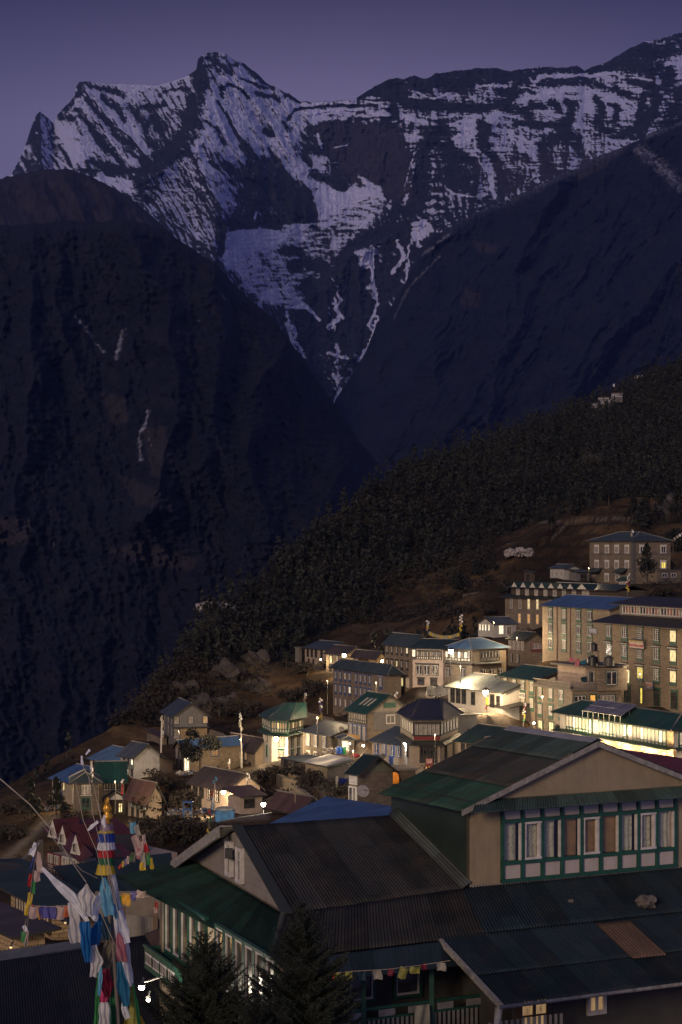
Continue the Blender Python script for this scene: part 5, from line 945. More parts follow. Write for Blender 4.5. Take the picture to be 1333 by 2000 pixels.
# ---------------------------------------------------------------- near lodge
def tin(name, col, rust=.3, rough=.5, sheet=.8, course=2.0, rustcol=(.07, .05, .035), metal=.2):
    if name in MATS: return MATS[name]
    m, nt, b = new_mat(name); uv = N(nt, 'UVMap'); br = N(nt, 'TexBrick'); mp = N(nt, 'Mapping'); mp.inputs['Rotation'].default_value = (0, 0, math.radians(90)); nt.links.new(uv.outputs[0], mp.inputs[0])
    br.inputs['Scale'].default_value = 1; br.inputs['Brick Width'].default_value = course; br.inputs['Row Height'].default_value = sheet; br.inputs['Mortar Size'].default_value = .006; br.inputs['Mortar Smooth'].default_value = .2
    br.inputs['Color1'].default_value = sc(col, .66) + (1,); br.inputs['Color2'].default_value = sc(col, 1.38) + (1,); br.inputs['Mortar'].default_value = sc(col, .45) + (1,); nt.links.new(mp.outputs[0], br.inputs[0])
    st = N(nt, 'Mapping'); st.inputs['Scale'].default_value = (7, .6, 1); nt.links.new(uv.outputs[0], st.inputs[0])
    n1 = noise(nt, st.outputs[0], 1.5, 6, .7); n2 = noise(nt, uv.outputs[0], .8, 6, .7); n3 = noise(nt, uv.outputs[0], 20, 3)
    c = mix(nt, .8, br.outputs['Color'], ramp(nt, n1, [(.3, (.6, .6, .62)), (.55, (1, 1, 1)), (.78, (1.6, 1.6, 1.55))]), 'MULTIPLY')
    c = mix(nt, math_n(nt, 'MULTIPLY', ramp(nt, n2, [(.45, (0, 0, 0)), (.65, (1, 1, 1))]), rust), c, rustcol)
    c = mix(nt, ramp(nt, n3, [(.735, (0, 0, 0)), (.75, (1, 1, 1))]), c, sc(col, 3.2))
    nt.links.new(c, b.inputs['Base Color']); b.inputs['Roughness'].default_value = rough + .15; b.inputs['Metallic'].default_value = metal; b.inputs['Specular IOR Level'].default_value = .2
    MATS[name] = m; return m
def corr(name, p00, p10, p11, p01, mat, parent, off, wave=.115, amp=.019, k=6, nv=10, dent=.01, label=None, flip=False):
    """a real corrugated surface: u runs from p00 to p10 (across the waves), v down the slope"""
    p00, p10, p11, p01 = [Vector(p) for p in (p00, p10, p11, p01)]; W = max((p10 - p00).length, (p11 - p01).length); H = max((p01 - p00).length, (p11 - p10).length)
    n = ((p10 - p00).cross(p01 - p00)); 
    if n.length < 1e-6: n = (p11 - p01).cross(p01 - p00)
    n.normalize()
    if n.z < 0: n = -n
    nu = max(4, int(W / wave * k)); u = np.linspace(0, 1, nu + 1); v = np.linspace(0, 1, nv + 1); U_, V_ = np.meshgrid(u, v)
    f = lambda a, b_, c_, d_: (a * (1 - U_) + b_ * U_) * (1 - V_) + (d_ * (1 - U_) + c_ * U_) * V_
    h = amp * np.sin(U_ * W / wave * 2 * np.pi) + dent * fbm(U_ * W * .8, V_ * H * .7, 3, int(abs(p00.x) * 7) % 50)
    X, Y_, Z = (f(p00[i], p10[i], p11[i], p01[i]) + n[i] * h - off[i] for i in range(3))
    me = bpy.data.meshes.new(name); co = np.stack([X, Y_, Z], -1).reshape(-1, 3).astype('f4'); idx = np.arange((nv + 1) * (nu + 1)).reshape(nv + 1, nu + 1)
    q = np.stack([idx[:-1, :-1], idx[1:, :-1], idx[1:, 1:], idx[:-1, 1:]], -1).reshape(-1, 4)
    if flip: q = q[:, ::-1]
    me.vertices.add(len(co)); me.vertices.foreach_set('co', co.ravel()); me.loops.add(q.size); me.loops.foreach_set('vertex_index', q.ravel().astype('i4'))
    me.polygons.add(len(q)); me.polygons.foreach_set('loop_start', (np.arange(len(q)) * 4).astype('i4')); me.polygons.foreach_set('use_smooth', np.ones(len(q), bool))
    uvl = me.uv_layers.new(name='UVMap'); uv = np.stack([(U_ * W).ravel(), (V_ * H).ravel()], -1)[q.ravel()]; uvl.data.foreach_set('uv', uv.ravel().astype('f4'))
    me.update(calc_edges=True); me.validate(); me.materials.append(mat); o = link(name, me, parent)
    md = o.modifiers.new('thickness', 'SOLIDIFY'); md.thickness = .006; md.offset = 0
    if label: o['label'] = label
    return o
TH = math.radians(28.6); Rv = Vector((math.cos(TH), math.sin(TH), 0)); Lv = Vector((-math.sin(TH), math.cos(TH), 0)); K0 = Vector((4.02, 64, -10.61))
def Q(s, t, z=None):                                                 # point on the lodge's main roof plane, or at height z
    p = K0 + Rv * s + Lv * t; p.z = (K0.z + .39 * t) if z is None else z; return p
lodge = thing('mountain_lodge', 'near lodge with a big corrugated roof, pale gable block and green-framed row of windows', 'lodge', (4.02, 64, -18.5))
off = Vector(lodge.location)
class WB(MB):
    def obj(s, name, mats, parent=None, loc=None):
        s.v = [tuple(Vector(p) - off) for p in s.v]; return MB.obj(s, name, mats, lodge if parent is None else parent)
T_MAIN = tin('tin_dark_brown', (.033, .033, .031), .5); T_GREY = tin('tin_blue_grey', (.017, .030, .040), .2); T_GRN = tin('tin_green', (.022, .085, .058), .3); T_DGRN = tin('tin_dark_green', (.009, .030, .023), .12, .6); T_FLASH = tin('tin_flashing', (.10, .115, .105), .3, .45); T_RUST = tin('tin_rusty_panel', (.16, .10, .07), .5)
BOARD = plaster('painted_boards', (.27, .235, .20), .22); BEIGE = plaster('smooth_beige_wall', (.30, .235, .145), .25); TRIM = plain('weathered_trim', (.24, .22, .19), .8, .4, 6); DKGR = plain('dark_green_cladding', (.022, .034, .026), .5, .4, .8)
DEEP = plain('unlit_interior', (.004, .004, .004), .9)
def glassmat():
    m = bpy.data.materials.new('window_glass'); m.use_nodes = True; nt = m.node_tree; nt.nodes.clear(); o = N(nt, 'OutputMaterial'); t = N(nt, 'BsdfTransparent'); g = N(nt, 'BsdfGlossy'); g.inputs['Roughness'].default_value = .03; x = N(nt, 'MixShader'); fr = N(nt, 'Fresnel'); fr.inputs['IOR'].default_value = 1.5
    x.inputs[0].default_value = .07; nt.links.new(t.outputs[0], x.inputs[1]); nt.links.new(g.outputs[0], x.inputs[2]); nt.links.new(x.outputs[0], o.inputs[0]); return m
GLASS = glassmat()
A0 = Vector((-3.42, 65.07, -8.86)); th2 = math.radians(20); L2 = Vector((-math.sin(th2), math.cos(th2), 0)); R2 = Vector((math.cos(th2), math.sin(th2), 0))
V = A0 - L2 * 5.0; V.z = -10.79; U1 = A0 + L2 * 5.3; U1.z = -10.62; H0 = Q(-8.23, -2.6)
ridge_l = A0.copy(); ridge_r = Q(.1, 4.5)
# big front roof
corr('main_roof', ridge_l, ridge_r, K0 + Vector((0, 0, 0)), V, T_MAIN, lodge, off, nv=14, dent=.02)
corr('main_roof', V, K0, Q(-.9, -2.5), H0, T_MAIN, lodge, off, nv=8, dent=.015)
corr('back_roof', ridge_l, ridge_r, Q(.1, 9, -10.6), U1, T_MAIN, lodge, off, flip=True)
corr('eave_strip', H0 + Vector((.1, -.1, -.03)), Q(-.9, -2.5) + Vector((0, 0, -.03)), Q(-1.4, -3.25, -12.25), H0 + Lv * -.75 + Vector((0, 0, -.6)), T_GREY, lodge, off, wave=.6, amp=.004)
# lower right roof
e3 = Vector((0, 0, .035))
corr('lower_roof', Q(-.30, 0) + e3, Q(10.5, 0) + e3, Q(10.5, -2.45) + e3, Q(-1.05, -2.45) + e3, T_GREY, lodge, off, nv=10)
corr('lower_roof', Q(-2.6, -2.35) - e3 * .2, Q(10.5, -2.35), Q(10.5, -4.35), Q(-2.6, -4.35), T_GREY, lodge, off, nv=10)
corr('lower_roof', Q(-2.6, -4.25) - e3 * .6, Q(10.5, -4.25) - e3 * .6, Q(10.5, -5.75) - e3, Q(-2.6, -5.75) - e3, tin('tin_blue_black', (.010, .020, .028), .25), lodge, off, nv=8)
corr('rusty_panel', Q(2.95, -2.6) + e3, Q(4.2, -2.6) + e3, Q(4.2, -4.5) + e3, Q(2.95, -4.5) + e3, T_RUST, lodge, off, wave=.12, label='rust-brown roof panel')
m = WB(); p0, p1 = Q(-2.65, -2.5), Q(-2.65, -5.8); m.slab([p0 + Vector((0, 0, .03)), p0 + Rv * .12 + Vector((0, 0, .03)), p1 + Rv * .12 + Vector((0, 0, .03)), p1 + Vector((0, 0, .03))], .16); p0, p1 = Q(-2.7, -5.82), Q(10.5, -5.82); m.tube([p0 - Vector((0, 0, .05)), p1 - Vector((0, 0, .05))], .06, 8); m.obj('eave_board', [TRIM])
# green skirt roof on the gable side
W0 = P(225, 1713, 71.5)
corr('skirt_roof', U1, V, H0, W0, T_DGRN, lodge, off, nv=10, dent=.03)
m = WB(); m.tube([V, H0 + (H0 - V) * .02], .09, 6); m.slab([A0 + Vector((-.05, 0, .05)), A0 + Vector((.28, .1, .05)), V + Vector((.28, .1, .05)), V + Vector((-.05, 0, .05))], .05); m.obj('verge_flashing', [T_FLASH])
m = WB()
for s_ in (1,):
    a_, b_ = A0 - R2 * .55 + Vector((0, 0, .02)), U1 - R2 * .55 + L2 * .3 + Vector((0, 0, -.12)); m.slab([a_, a_ + R2 * .10, b_ + R2 * .10, b_], .34)
    m.slab([a_ + R2 * .1 + Vector((0, 0, .04)), A0 + R2 * .2 + Vector((0, 0, .04)), U1 + R2 * .2, b_ + R2 * .1 + Vector((0, 0, .04))], .05)
m.obj('barge_board', [TRIM])
# gable wall
m = WB(); gi = R2 * .12; tri = [A0 + gi + Vector((0, 0, -.12)), U1 + gi + Vector((0, 0, -.05)), V + gi + Vector((0, 0, -.05))]
m.quad(tri); m.quad([U1 + gi, V + gi, V + gi - Vector((0, 0, 1)), U1 + gi - Vector((0, 0, 1))])
for k in range(1, 8):
    z_ = A0.z - .25 - k * .22; t0 = (A0.z - z_) / .386; a_, b_ = A0 + L2 * t0 * .97, A0 - L2 * t0 * .97; m.slab([Vector((a_.x, a_.y, z_)) + gi * .9, Vector((b_.x, b_.y, z_)) + gi * .9, Vector((b_.x, b_.y, z_)) + gi * 1.2, Vector((a_.x, a_.y, z_)) + gi * 1.2], .012)
m.obj('gable_wall', [BOARD])
def wmat(p, d, inward): # matrix: x along d, y inward, z up; world -> lodge local
    M = Matrix(((d.x, inward.x, 0, p.x - off.x), (d.y, inward.y, 0, p.y - off.y), (0, 0, 1, p.z - off.z), (0, 0, 0, 1))); return M
dG = -L2; inG = R2                                                   # along the gable towards the camera, inward
for t0, zc in ((.55, -9.95), (-.6, -10.0)):
    p = A0 + L2 * t0 + R2 * .05; p.z = zc; put_window(lodge, wmat(p, dG, inG), .42, 1.0, 'white/white/1/t', '.')
m = WB(); p = A0 + L2 * .0 - R2 * .15; m.box(p.x - .12, p.y - .12, -9.85, p.x + .12, p.y + .12, -9.55); m.tube([p + Vector((0, 0, -1)) , p + R2 * .3 + Vector((0, 0, -1))], .03); m.obj('box_lamp', [FR['dark']])
# stone side wall under the skirt with tall windows
w1 = A0 + L2 * 4.17 - R2 * 1.3; w2 = A0 - L2 * 10.2 - R2 * 1.3
m = WB(); 
def wallq(m, p, q, z0, z1, th=.3, mi=0):
    d = (q - p).normalized(); inn = Vector((-d.y, d.x, 0)); a = [Vector((p.x, p.y, z0)), Vector((q.x, q.y, z0)), Vector((q.x, q.y, z1)), Vector((p.x, p.y, z1))]; m.quad(a, mi); m.quad([x + inn * th for x in a[::-1]], mi)
    for i in range(4): j = (i + 1) % 4; m.quad([a[j], a[i], a[i] + inn * th, a[j] + inn * th], mi)
wallq(m, w1, w2, -18.5, -11.55); wallq(m, w1 + R2 * 6, w1, -18.5, -11.5); m.obj('side_wall', [plaster('cream_stucco', (.50, .42, .30), .3)])
Ln = (w2 - w1).length; d_ = (w2 - w1).normalized(); in_ = Vector((-d_.y, d_.x, 0))
for k in range(12):
    u = 1.35 + k * .98
    if k in (5,): continue
    p = w1 + d_ * u; p.z = -12.35; o = put_window(lodge, wmat(p, d_, in_), .76, 1.75, 'green/white/1/', 'K')
m = WB(); a_, b_ = w1 + d_ * .85, w1 + d_ * 12.9; n_ = -in_
m.slab([a_ + n_ * .18 + Vector((0, 0, 0)), b_ + n_ * .18, b_, a_], .12); 
for v_ in m.v: pass
m.v = [(v[0], v[1], v[2] + (-13.35 + 8.86)) for v in m.v]; m.obj('window_ledge', [FR['green']])
# carved balcony box below the first windows
p = w1 + d_ * .2; m = WB(); bx = lambda u0, u1, o0, o1, z0, z1, mi: m.prism([tuple((w1 + d_ * u0 + n_ * o0)[:2]), tuple((w1 + d_ * u1 + n_ * o0)[:2]), tuple((w1 + d_ * u1 + n_ * o1)[:2]), tuple((w1 + d_ * u0 + n_ * o1)[:2])], z0, z1, mi)
bx(.1, 4.6, 0, .55, -14.0, -13.9, 0); bx(.1, 4.6, .5, .56, -13.9, -13.28, 0); bx(.1, .16, 0, .56, -13.9, -13.28, 0); bx(.1, 4.6, .5, .6, -13.28, -13.2, 0)
for k in range(4): bx(.3 + k * .95, .3 + k * .95 + .75, .56, .58, -13.8, -13.42, 1)
for k in range(22): bx(.34 + k * .19, .34 + k * .19 + .07, .58, .595, -13.74, -13.48, 2)
m.obj('balcony', [FR['green'], FR['white'], FR['dark']])
# gabled block
z1 = -8.25; z0 = -10.51; S0, S1 = 1.19, 8.0
m = WB(); wq = lambda s0, s1, za, zb: wallq(m, Q(s0, 0, 0), Q(s1, 0, 0), za, zb, .2)
wq(0, S0, -10.75, -8.05); wq(S1, 10, -10.75, -8.05); wq(S0, S1, -10.75, z0); m.obj('front_wall', [BEIGE])
m = WB(); m.quad([Q(0, 0, -10.8), Q(0, 4.9, -9.0), Q(0, 4.9, -7.9), Q(0, 0, -7.9)]); m.quad([Q(.06, 0, -10.8), Q(.06, 0, -7.9), Q(.06, 4.9, -7.9), Q(.06, 4.9, -9)]); m.obj('cladding', [DKGR])
m = WB(); m.quad([Q(-.02, -.02, -10.62), Q(-.02, 4.4, -8.86), Q(-.32, 4.4, -8.8), Q(-.32, -.05, -10.5)]); m.quad([Q(-.02, 4.4, -8.6), Q(-.02, -.02, -10.36), Q(-.02, -.02, -10.62), Q(-.02, 4.4, -8.86)])
corr('flashing', Q(-.34, 4.5) + Vector((0, 0, .05)), Q(-.0, 4.5) + Vector((0, 0, .22)), Q(-.0, -.1) + Vector((0, 0, .22)), Q(-.34, -.1) + Vector((0, 0, .05)), T_FLASH, lodge, off, wave=.11, amp=.012)
m = WB(); bs = Q(-.02, -.03, 0); wallq(m, Q(0, -.06, 0), Q(10, -.06, 0), -10.72, -10.56, .06); m.obj('base_board', [TRIM])
# gable triangle, pent roof, roof slopes
ap = Q(4.7, -.02, -6.30); m = WB(); m.quad([Q(.35, -.02, -7.95), Q(9.05, -.02, -7.95), ap]); m.quad([Q(4.9, -.03, -7.9), Q(4.92, -.03, -7.9), Q(4.75, -.03, -6.35), Q(4.73, -.03, -6.35)]); m.obj('gable_panel', [BEIGE])
corr('pent_roof', Q(.25, 0, -7.90), Q(10.2, 0, -7.90), Q(10.2, -.85, -8.17), Q(-.45, -.85, -8.17), tin('tin_teal', (.06, .10, .09), .3), lodge, off, wave=.1)
RA = Q(4.7, -.28, -6.22); RB = Q(4.7, 4.85, -6.22)
def slope(side, f0, f1, y_ex=.28):
    e = -.45 if side < 0 else 9.85; ez = -8.12
    a = Q(4.7 + (e - 4.7) * f0, -y_ex, -6.22 + (ez + 6.22) * f0); b_ = Q(4.7 + (e - 4.7) * f0, 4.85, -6.22 + (ez + 6.22) * f0); c_ = Q(4.7 + (e - 4.7) * f1, 4.85, -6.22 + (ez + 6.22) * f1); d_ = Q(4.7 + (e - 4.7) * f1, -y_ex, -6.22 + (ez + 6.22) * f1); return a, b_, c_, d_
for f0, f1, mt, lb, dz in ((0, .30, tin('tin_upper', (.048, .072, .064), .4), 'grey-green top course of sheets', .05), (.28, .68, tin('tin_mid', (.045, .047, .042), .7), 'dark brown middle course of sheets', .02), (.66, 1.02, tin('tin_low', (.026, .066, .046), .45), 'bright green lowest course of sheets', 0)):
    a, b_, c_, d_ = slope(-1, f0, f1); z = Vector((0, 0, dz)); corr('gable_roof', b_ + z, a + z, d_ + z, c_ + z, mt, lodge, off, label=lb, nv=8, dent=.02)
a, b_, c_, d_ = slope(1, 0, 1); corr('gable_roof', a, b_, c_, d_, tin('tin_upper', (.048, .072, .064)), lodge, off, nv=8)
m = WB(); m.slab([RA + Rv * -.28 + Vector((0, 0, -.02)), RA + Vector((0, 0, .1)), RB + Vector((0, 0, .1)), RB + Rv * -.28 + Vector((0, 0, -.02))], .02); m.slab([RA + Vector((0, 0, .1)), RA + Rv * .28 + Vector((0, 0, -.02)), RB + Rv * .28 + Vector((0, 0, -.02)), RB + Vector((0, 0, .1))], .02); m.obj('ridge_cap', [plain('pale_ridge_metal', (.26, .25, .26), .5)])
m = WB()
for e in (-.45, 9.85):
    ez = -8.12; a_ = Q(4.7, -.32, -6.24); b2_ = Q(e, -.32, ez - .02); m.slab([a_, b2_, b2_ + Lv * .07, a_ + Lv * .07], .17)
m.obj('barge_board', [TRIM])
m = WB(); c0 = Q(-.45, -.85, -8.13); 
# window row: nine bays
m = WB(); nb = 9; bw = (S1 - S0) / nb; H = z1 - z0
def rb(mm, s0, s1, za, zb, o0, o1, mi=0):                             # block on the facade; o = distance outwards
    mm.prism([tuple(Q(s0, -o0, 0)[:2]), tuple(Q(s1, -o0, 0)[:2]), tuple(Q(s1, -o1, 0)[:2]), tuple(Q(s0, -o1, 0)[:2])], za, zb, mi)
for k in range(nb + 1): rb(m, S0 + k * bw - .05, S0 + k * bw + .05, z0 - .05, z1 + .06, .10, -.08)
for zz in (z0, z0 + .25 * H, z1 - .17 * H, z1): rb(m, S0 - .05, S1 + .05, zz - .055, zz + .055, .104, -.08)
fr = m.obj('window_frame', [FR['green']]); fr['label'] = 'green grid of the nine-bay window row'
m = WB()
for k in range(nb):
    s0, s1 = S0 + k * bw + .05, S0 + (k + 1) * bw - .05
    rb(m, s0 + .02, s1 - .02, z0 + .06, z0 + .25 * H - .06, .03, -.05); rb(m, s0 + .02, s1 - .02, z1 - .17 * H + .06, z1 - .06, .03, -.05)
m.obj('panel', [plaster('pinkish_white_panel', (.46, .40, .36), .15)], fr)
WHT = plain('casement_white', (.55, .50, .47), .6)
LACE, nt_, b_l = new_mat('lace_curtain'); vv = coords(nt_); vo = N(nt_, 'TexVoronoi'); vo.inputs['Scale'].default_value = 9; nt_.links.new(vv, vo.inputs[0]); nt_.links.new(ramp(nt_, vo.outputs['Distance'], [(.15, (.24, .24, .16)), (.5, (.40, .39, .27))]), b_l.inputs['Base Color'])
BRC = plain('brown_curtain', (.24, .14, .045), .8, .3, 2); 
for k in range(nb):
    s0, s1 = S0 + k * bw + .05, S0 + (k + 1) * bw - .05; zl, zh = z0 + .25 * H + .055, z1 - .17 * H - .055
    m = WB()
    for (a1, b1) in ((s0, s0 + .03), (s1 - .055, s1)): rb(m, a1, b1, zl, zh, .06, -.03)
    if k in (1, 4, 7):
        for (a1, b1) in ((s0 + .03, s0 + .07), (s1 - .12, s1 - .05)): rb(m, a1, b1, zl, zh, .09, -.03)
        rb(m, s0, s1, zl, zl + .07, .092, -.03); rb(m, s0, s1, zh - .07, zh, .092, -.03)
    cs = m.obj('casement', [WHT], fr)
    m = WB(); gap = .12 if k in (0, 3, 6) else (.02 if k in (4, 5) else .16); c0_, c1_ = (s0 - .02, s1 - gap) if k % 2 == 0 else (s0 - .02, s1 - gap * .6)
    if k == 8: c0_, c1_ = s0 + .0, s1 - .1
    ph = k * 1.7
    m.grid(lambda u, v: tuple(Q(c0_ + (c1_ - c0_) * u, .10 + (.002 if k in (3, 4, 5) else .016) * math.sin(u * (13 + ph * .5) + ph + 1.2 * math.sin(3 * v)) * (1 - .25 * v), zl - .02 + (zh - zl + .04) * v)), 40, 8); m.obj('curtain', [BRC if k in (3, 4, 5) else LACE], fr)
    m = WB(); m.quad([Q(s0, -.0, zl), Q(s1, -.0, zl), Q(s1, -.0, zh), Q(s0, -.0, zh)]); m.obj('pane', [GLASS], fr)
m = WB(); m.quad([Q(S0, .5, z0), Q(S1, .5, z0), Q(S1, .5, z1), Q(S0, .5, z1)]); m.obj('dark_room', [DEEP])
# porch under the front eaves: wall, posts, railing
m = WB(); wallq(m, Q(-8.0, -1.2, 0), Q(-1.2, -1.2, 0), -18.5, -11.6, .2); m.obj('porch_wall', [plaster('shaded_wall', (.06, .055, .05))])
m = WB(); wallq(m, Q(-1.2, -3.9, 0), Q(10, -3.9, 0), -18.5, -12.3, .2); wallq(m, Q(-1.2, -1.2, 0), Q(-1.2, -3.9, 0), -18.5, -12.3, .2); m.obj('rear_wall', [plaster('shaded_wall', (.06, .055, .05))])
dX = Rv; iX = Lv
for s_, w_ in ((-5.8, .8), (-4.6, .8), (-3.0, .8), (-7.2, .8)):
    p = Q(s_, -1.22, -12.75); put_window(lodge, wmat(p, dX, iX), w_, 1.3, 'green/white/1/t', '.')
for s_, w_, h_, st, pk, nm, zc in ((-.25, .95, 1.7, 'brown/brown/2/t', 'F', 'door', -14.1), (2.0, .55, .9, 'white/white/2/t', 'F', 'window', -13.5), (6.0, .9, 1.4, 'dark/dark/2/', '.', 'window', -13.4)):
    p = Q(s_, -3.92, zc); put_window(lodge, wmat(p, dX, iX), w_, h_, st, pk, nm)
m = WB()
for s_ in (-7.6, -5.2, -2.9, -.9):
    c = Q(s_, -2.5, 0); m.box(c.x - .07, c.y - .07, -18, c.x + .07, c.y + .07, -12.0)
rr = lambda za, zb, o=0: m.prism([tuple(Q(-8, -2.5 - o, 0)[:2]), tuple(Q(-.9, -2.5 - o, 0)[:2]), tuple(Q(-.9, -2.42 - o, 0)[:2]), tuple(Q(-8, -2.42 - o, 0)[:2])], za, zb, 0)
rr(-13.42, -13.34); rr(-13.72, -13.66); m.obj('porch_frame', [FR['green']])
m = WB()
for k in range(7): s_ = -7.7 + k * 1.0; m.prism([tuple(Q(s_, -2.52, 0)[:2]), tuple(Q(s_ + .55, -2.52, 0)[:2]), tuple(Q(s_ + .55, -2.50, 0)[:2]), tuple(Q(s_, -2.50, 0)[:2])], -13.64, -13.44)
for k in range(42): s_ = -7.6 + k * .16; m.prism([tuple(Q(s_, -2.5, 0)[:2]), tuple(Q(s_ + .07, -2.5, 0)[:2]), tuple(Q(s_ + .07, -2.46, 0)[:2]), tuple(Q(s_, -2.46, 0)[:2])], -15, -13.72)
for k in range(14): s_ = -2.5 + k * .19; m.prism([tuple(Q(s_, -5.0, 0)[:2]), tuple(Q(s_ + .08, -5.0, 0)[:2]), tuple(Q(s_ + .08, -4.96, 0)[:2]), tuple(Q(s_, -4.96, 0)[:2])], -15, -13.55)
m.obj('railing', [plain('grey_white_paint', (.22, .21, .20))])
m = WB()
for k in range(2): s_ = 6.6 + k * .8; c = Q(s_, -5.2, 0); m.box(c.x - .04, c.y - .04, -18, c.x + .04, c.y + .04, -13.1)
m.obj('porch_post', [plain('grey_white_paint', (.22, .21, .20))])
m = WB(); c = Q(-2.65, -5.75, -13.05); m.tube([c + Vector((0, 0, .1)), c + Vector((-.03, -.05, -.12)), c + Vector((-.05, -.05, -.4))], .11, 10); m.tube([c + Vector((-.05, -.05, -.35)), c + Vector((-.02, .05, -1.0))], .06, 8); m.obj('downpipe', [plain('pale_pipe', (.34, .33, .31))])
# loose things on and by the lodge
def rock(name, label, p, r, col=(.12, .10, .085), cat='stone', group=None, seed=1, flat=.6, k=14):
    m = MB(); n = k
    def fn(u, v):
        a = u * 2 * math.pi; b_ = (v - .5) * math.pi; d = Vector((math.cos(a) * math.cos(b_), math.sin(a) * math.cos(b_), math.sin(b_) * flat))
        q = 1 + .25 * math.sin(d.x * 5 + seed) * math.cos(d.y * 4 + seed * 2) + .15 * math.sin(d.z * 9 + seed * 3 + d.x * 7) + (.16 * float(perlin(np.array([d.x * 2.6 + d.z * 3]), np.array([d.y * 2.6 + seed]), seed)[0]) + .10 * float(perlin(np.array([d.x * 7]), np.array([d.z * 7 + d.y * 5]), seed)[0])) * (r > .4); return d * r * q
    m.grid(fn, n, n // 2, 0, False); o = m.obj(name, [plain(name + '_surface', col, .9, .4, 5)]); o.location = p; tag(o, label, cat, group); return o
rock('roof_stone', 'larger flat stone weighing down the lower roof sheets', Q(5.35, -1.95) + Vector((0, 0, .16)), .34, seed=2)
rock('roof_stone', 'small stone lying on the roof close to the right edge', Q(7.1, -2.1) + Vector((0, 0, .10)), .17, seed=5)
rock('roof_pebble', 'tiny pebble on the grey sheets left of the larger stone', Q(2.9, -1.35) + Vector((0, 0, .06)), .10, seed=7)
m = MB(); c = Q(1.9, -6.3, -14.55)
m.lathe([(.30, 0), (.42, .1), (.45, .5), (.40, .9), (.2, 1.1), (.05, 1.15)], 16); t_ = m.obj('storage_drum', [plain('maroon_drum', (.10, .05, .045), .5)]); t_.rotation_euler = (0, math.radians(90), math.radians(20)); t_.location = c; tag(t_, 'maroon drum lying under the lodge eaves at the bottom edge', 'drum')
c = Q(-3.35, -2.72, -13.4); m = MB(); m.grid(lambda u, v: (-.25 + .5 * u, .03 * math.sin(u * 9 + v * 3), -.75 * v), 12, 8); t_ = m.obj('hanging_towel', [plain('pale_towel', (.30, .28, .20))]); t_.location = c; t_.rotation_euler = (0, 0, TH); tag(t_, 'pale towel hung over the lodge porch railing', 'towel')

# near roof in the bottom left corner
h2 = thing('corner_house', 'house in the bottom left corner, seen as one dark corrugated roof slope', 'house', P(60, 2200, 44)); of2 = Vector(h2.location)
corr('roof', P(-90, 1884, 53), P(172, 1846, 50), P(222, 2060, 41), P(-110, 2120, 41), tin('tin_black', (.011, .014, .015), .2, .5), h2, of2, wave=.09, amp=.014)
m = MB(); a_, b_ = P(-90, 1870, 53.2) - of2, P(176, 1833, 50.2) - of2; m.slab([a_, b_, b_ + Vector((0.05, -.5, -.14)), a_ + Vector((0, -.5, -.14))], .03); m.obj('ridge_cap', [plain('dark_ridge_metal', (.075, .08, .09), .5)], h2)
corr('back_roof', P(-90, 1870, 53.3), P(176, 1833, 50.3), P(176, 1868, 56), P(-90, 1900, 59), tin('tin_black', (.011, .014, .015)), h2, of2, flip=True)
m = MB(); a_, b_, c_, d_ = P(170, 1860, 50), P(212, 2050, 41.5), P(212, 2400, 41.5), P(170, 2300, 50); m.quad([p - of2 for p in (a_, b_, c_, d_)]); m.obj('wall', [DKGR], h2)
# yard between it and the lodge
y1_ = thing('yard_shed', 'low yard building with grey wall, slatted fence and dark roof beside the cream wall', 'shed', P(260, 1990, 78)); of3 = Vector(y1_.location)
m = MB(); wq_ = [P(186, 1742, 86), P(318, 1742, 82), P(318, 1850, 82), P(186, 1840, 86)]; m.quad([p - of3 for p in wq_]); m.quad([p - of3 + Vector((0, .2, 0)) for p in wq_[::-1]]); m.obj('wall', [plaster('grey_mortar', (.17, .15, .13))], y1_)
corr('roof', P(205, 1838, 80), P(312, 1822, 77), P(318, 2040, 66), P(205, 2060, 68), tin('tin_black', (.011, .014, .015)), y1_, of3)
corr('rusty_panel', P(282, 1824, 76.6), P(314, 1812, 75.8), P(315, 1868, 73), P(306, 1862, 73), T_RUST, y1_, of3, wave=.14)
m = MB()
for k in range(22): x_ = 248 + k * 2.8; a_ = P(x_, 1786 + k * .35, 82.0) - of3; m.box(a_.x - .02, a_.y - .02, a_.z - 1.0, a_.x + .02, a_.y + .02, a_.z)
m.obj('fence', [plain('grey_white_paint', (.22, .21, .20))], y1_)
for px in (240, 304): a_ = P(px, 1772, 80.5) - of3; m = MB(); m.box(a_.x - .1, a_.y - .1, a_.z - 1.6, a_.x + .1, a_.y + .1, a_.z); m.obj('post', [plain('brown_post', (.13, .08, .05))], y1_)

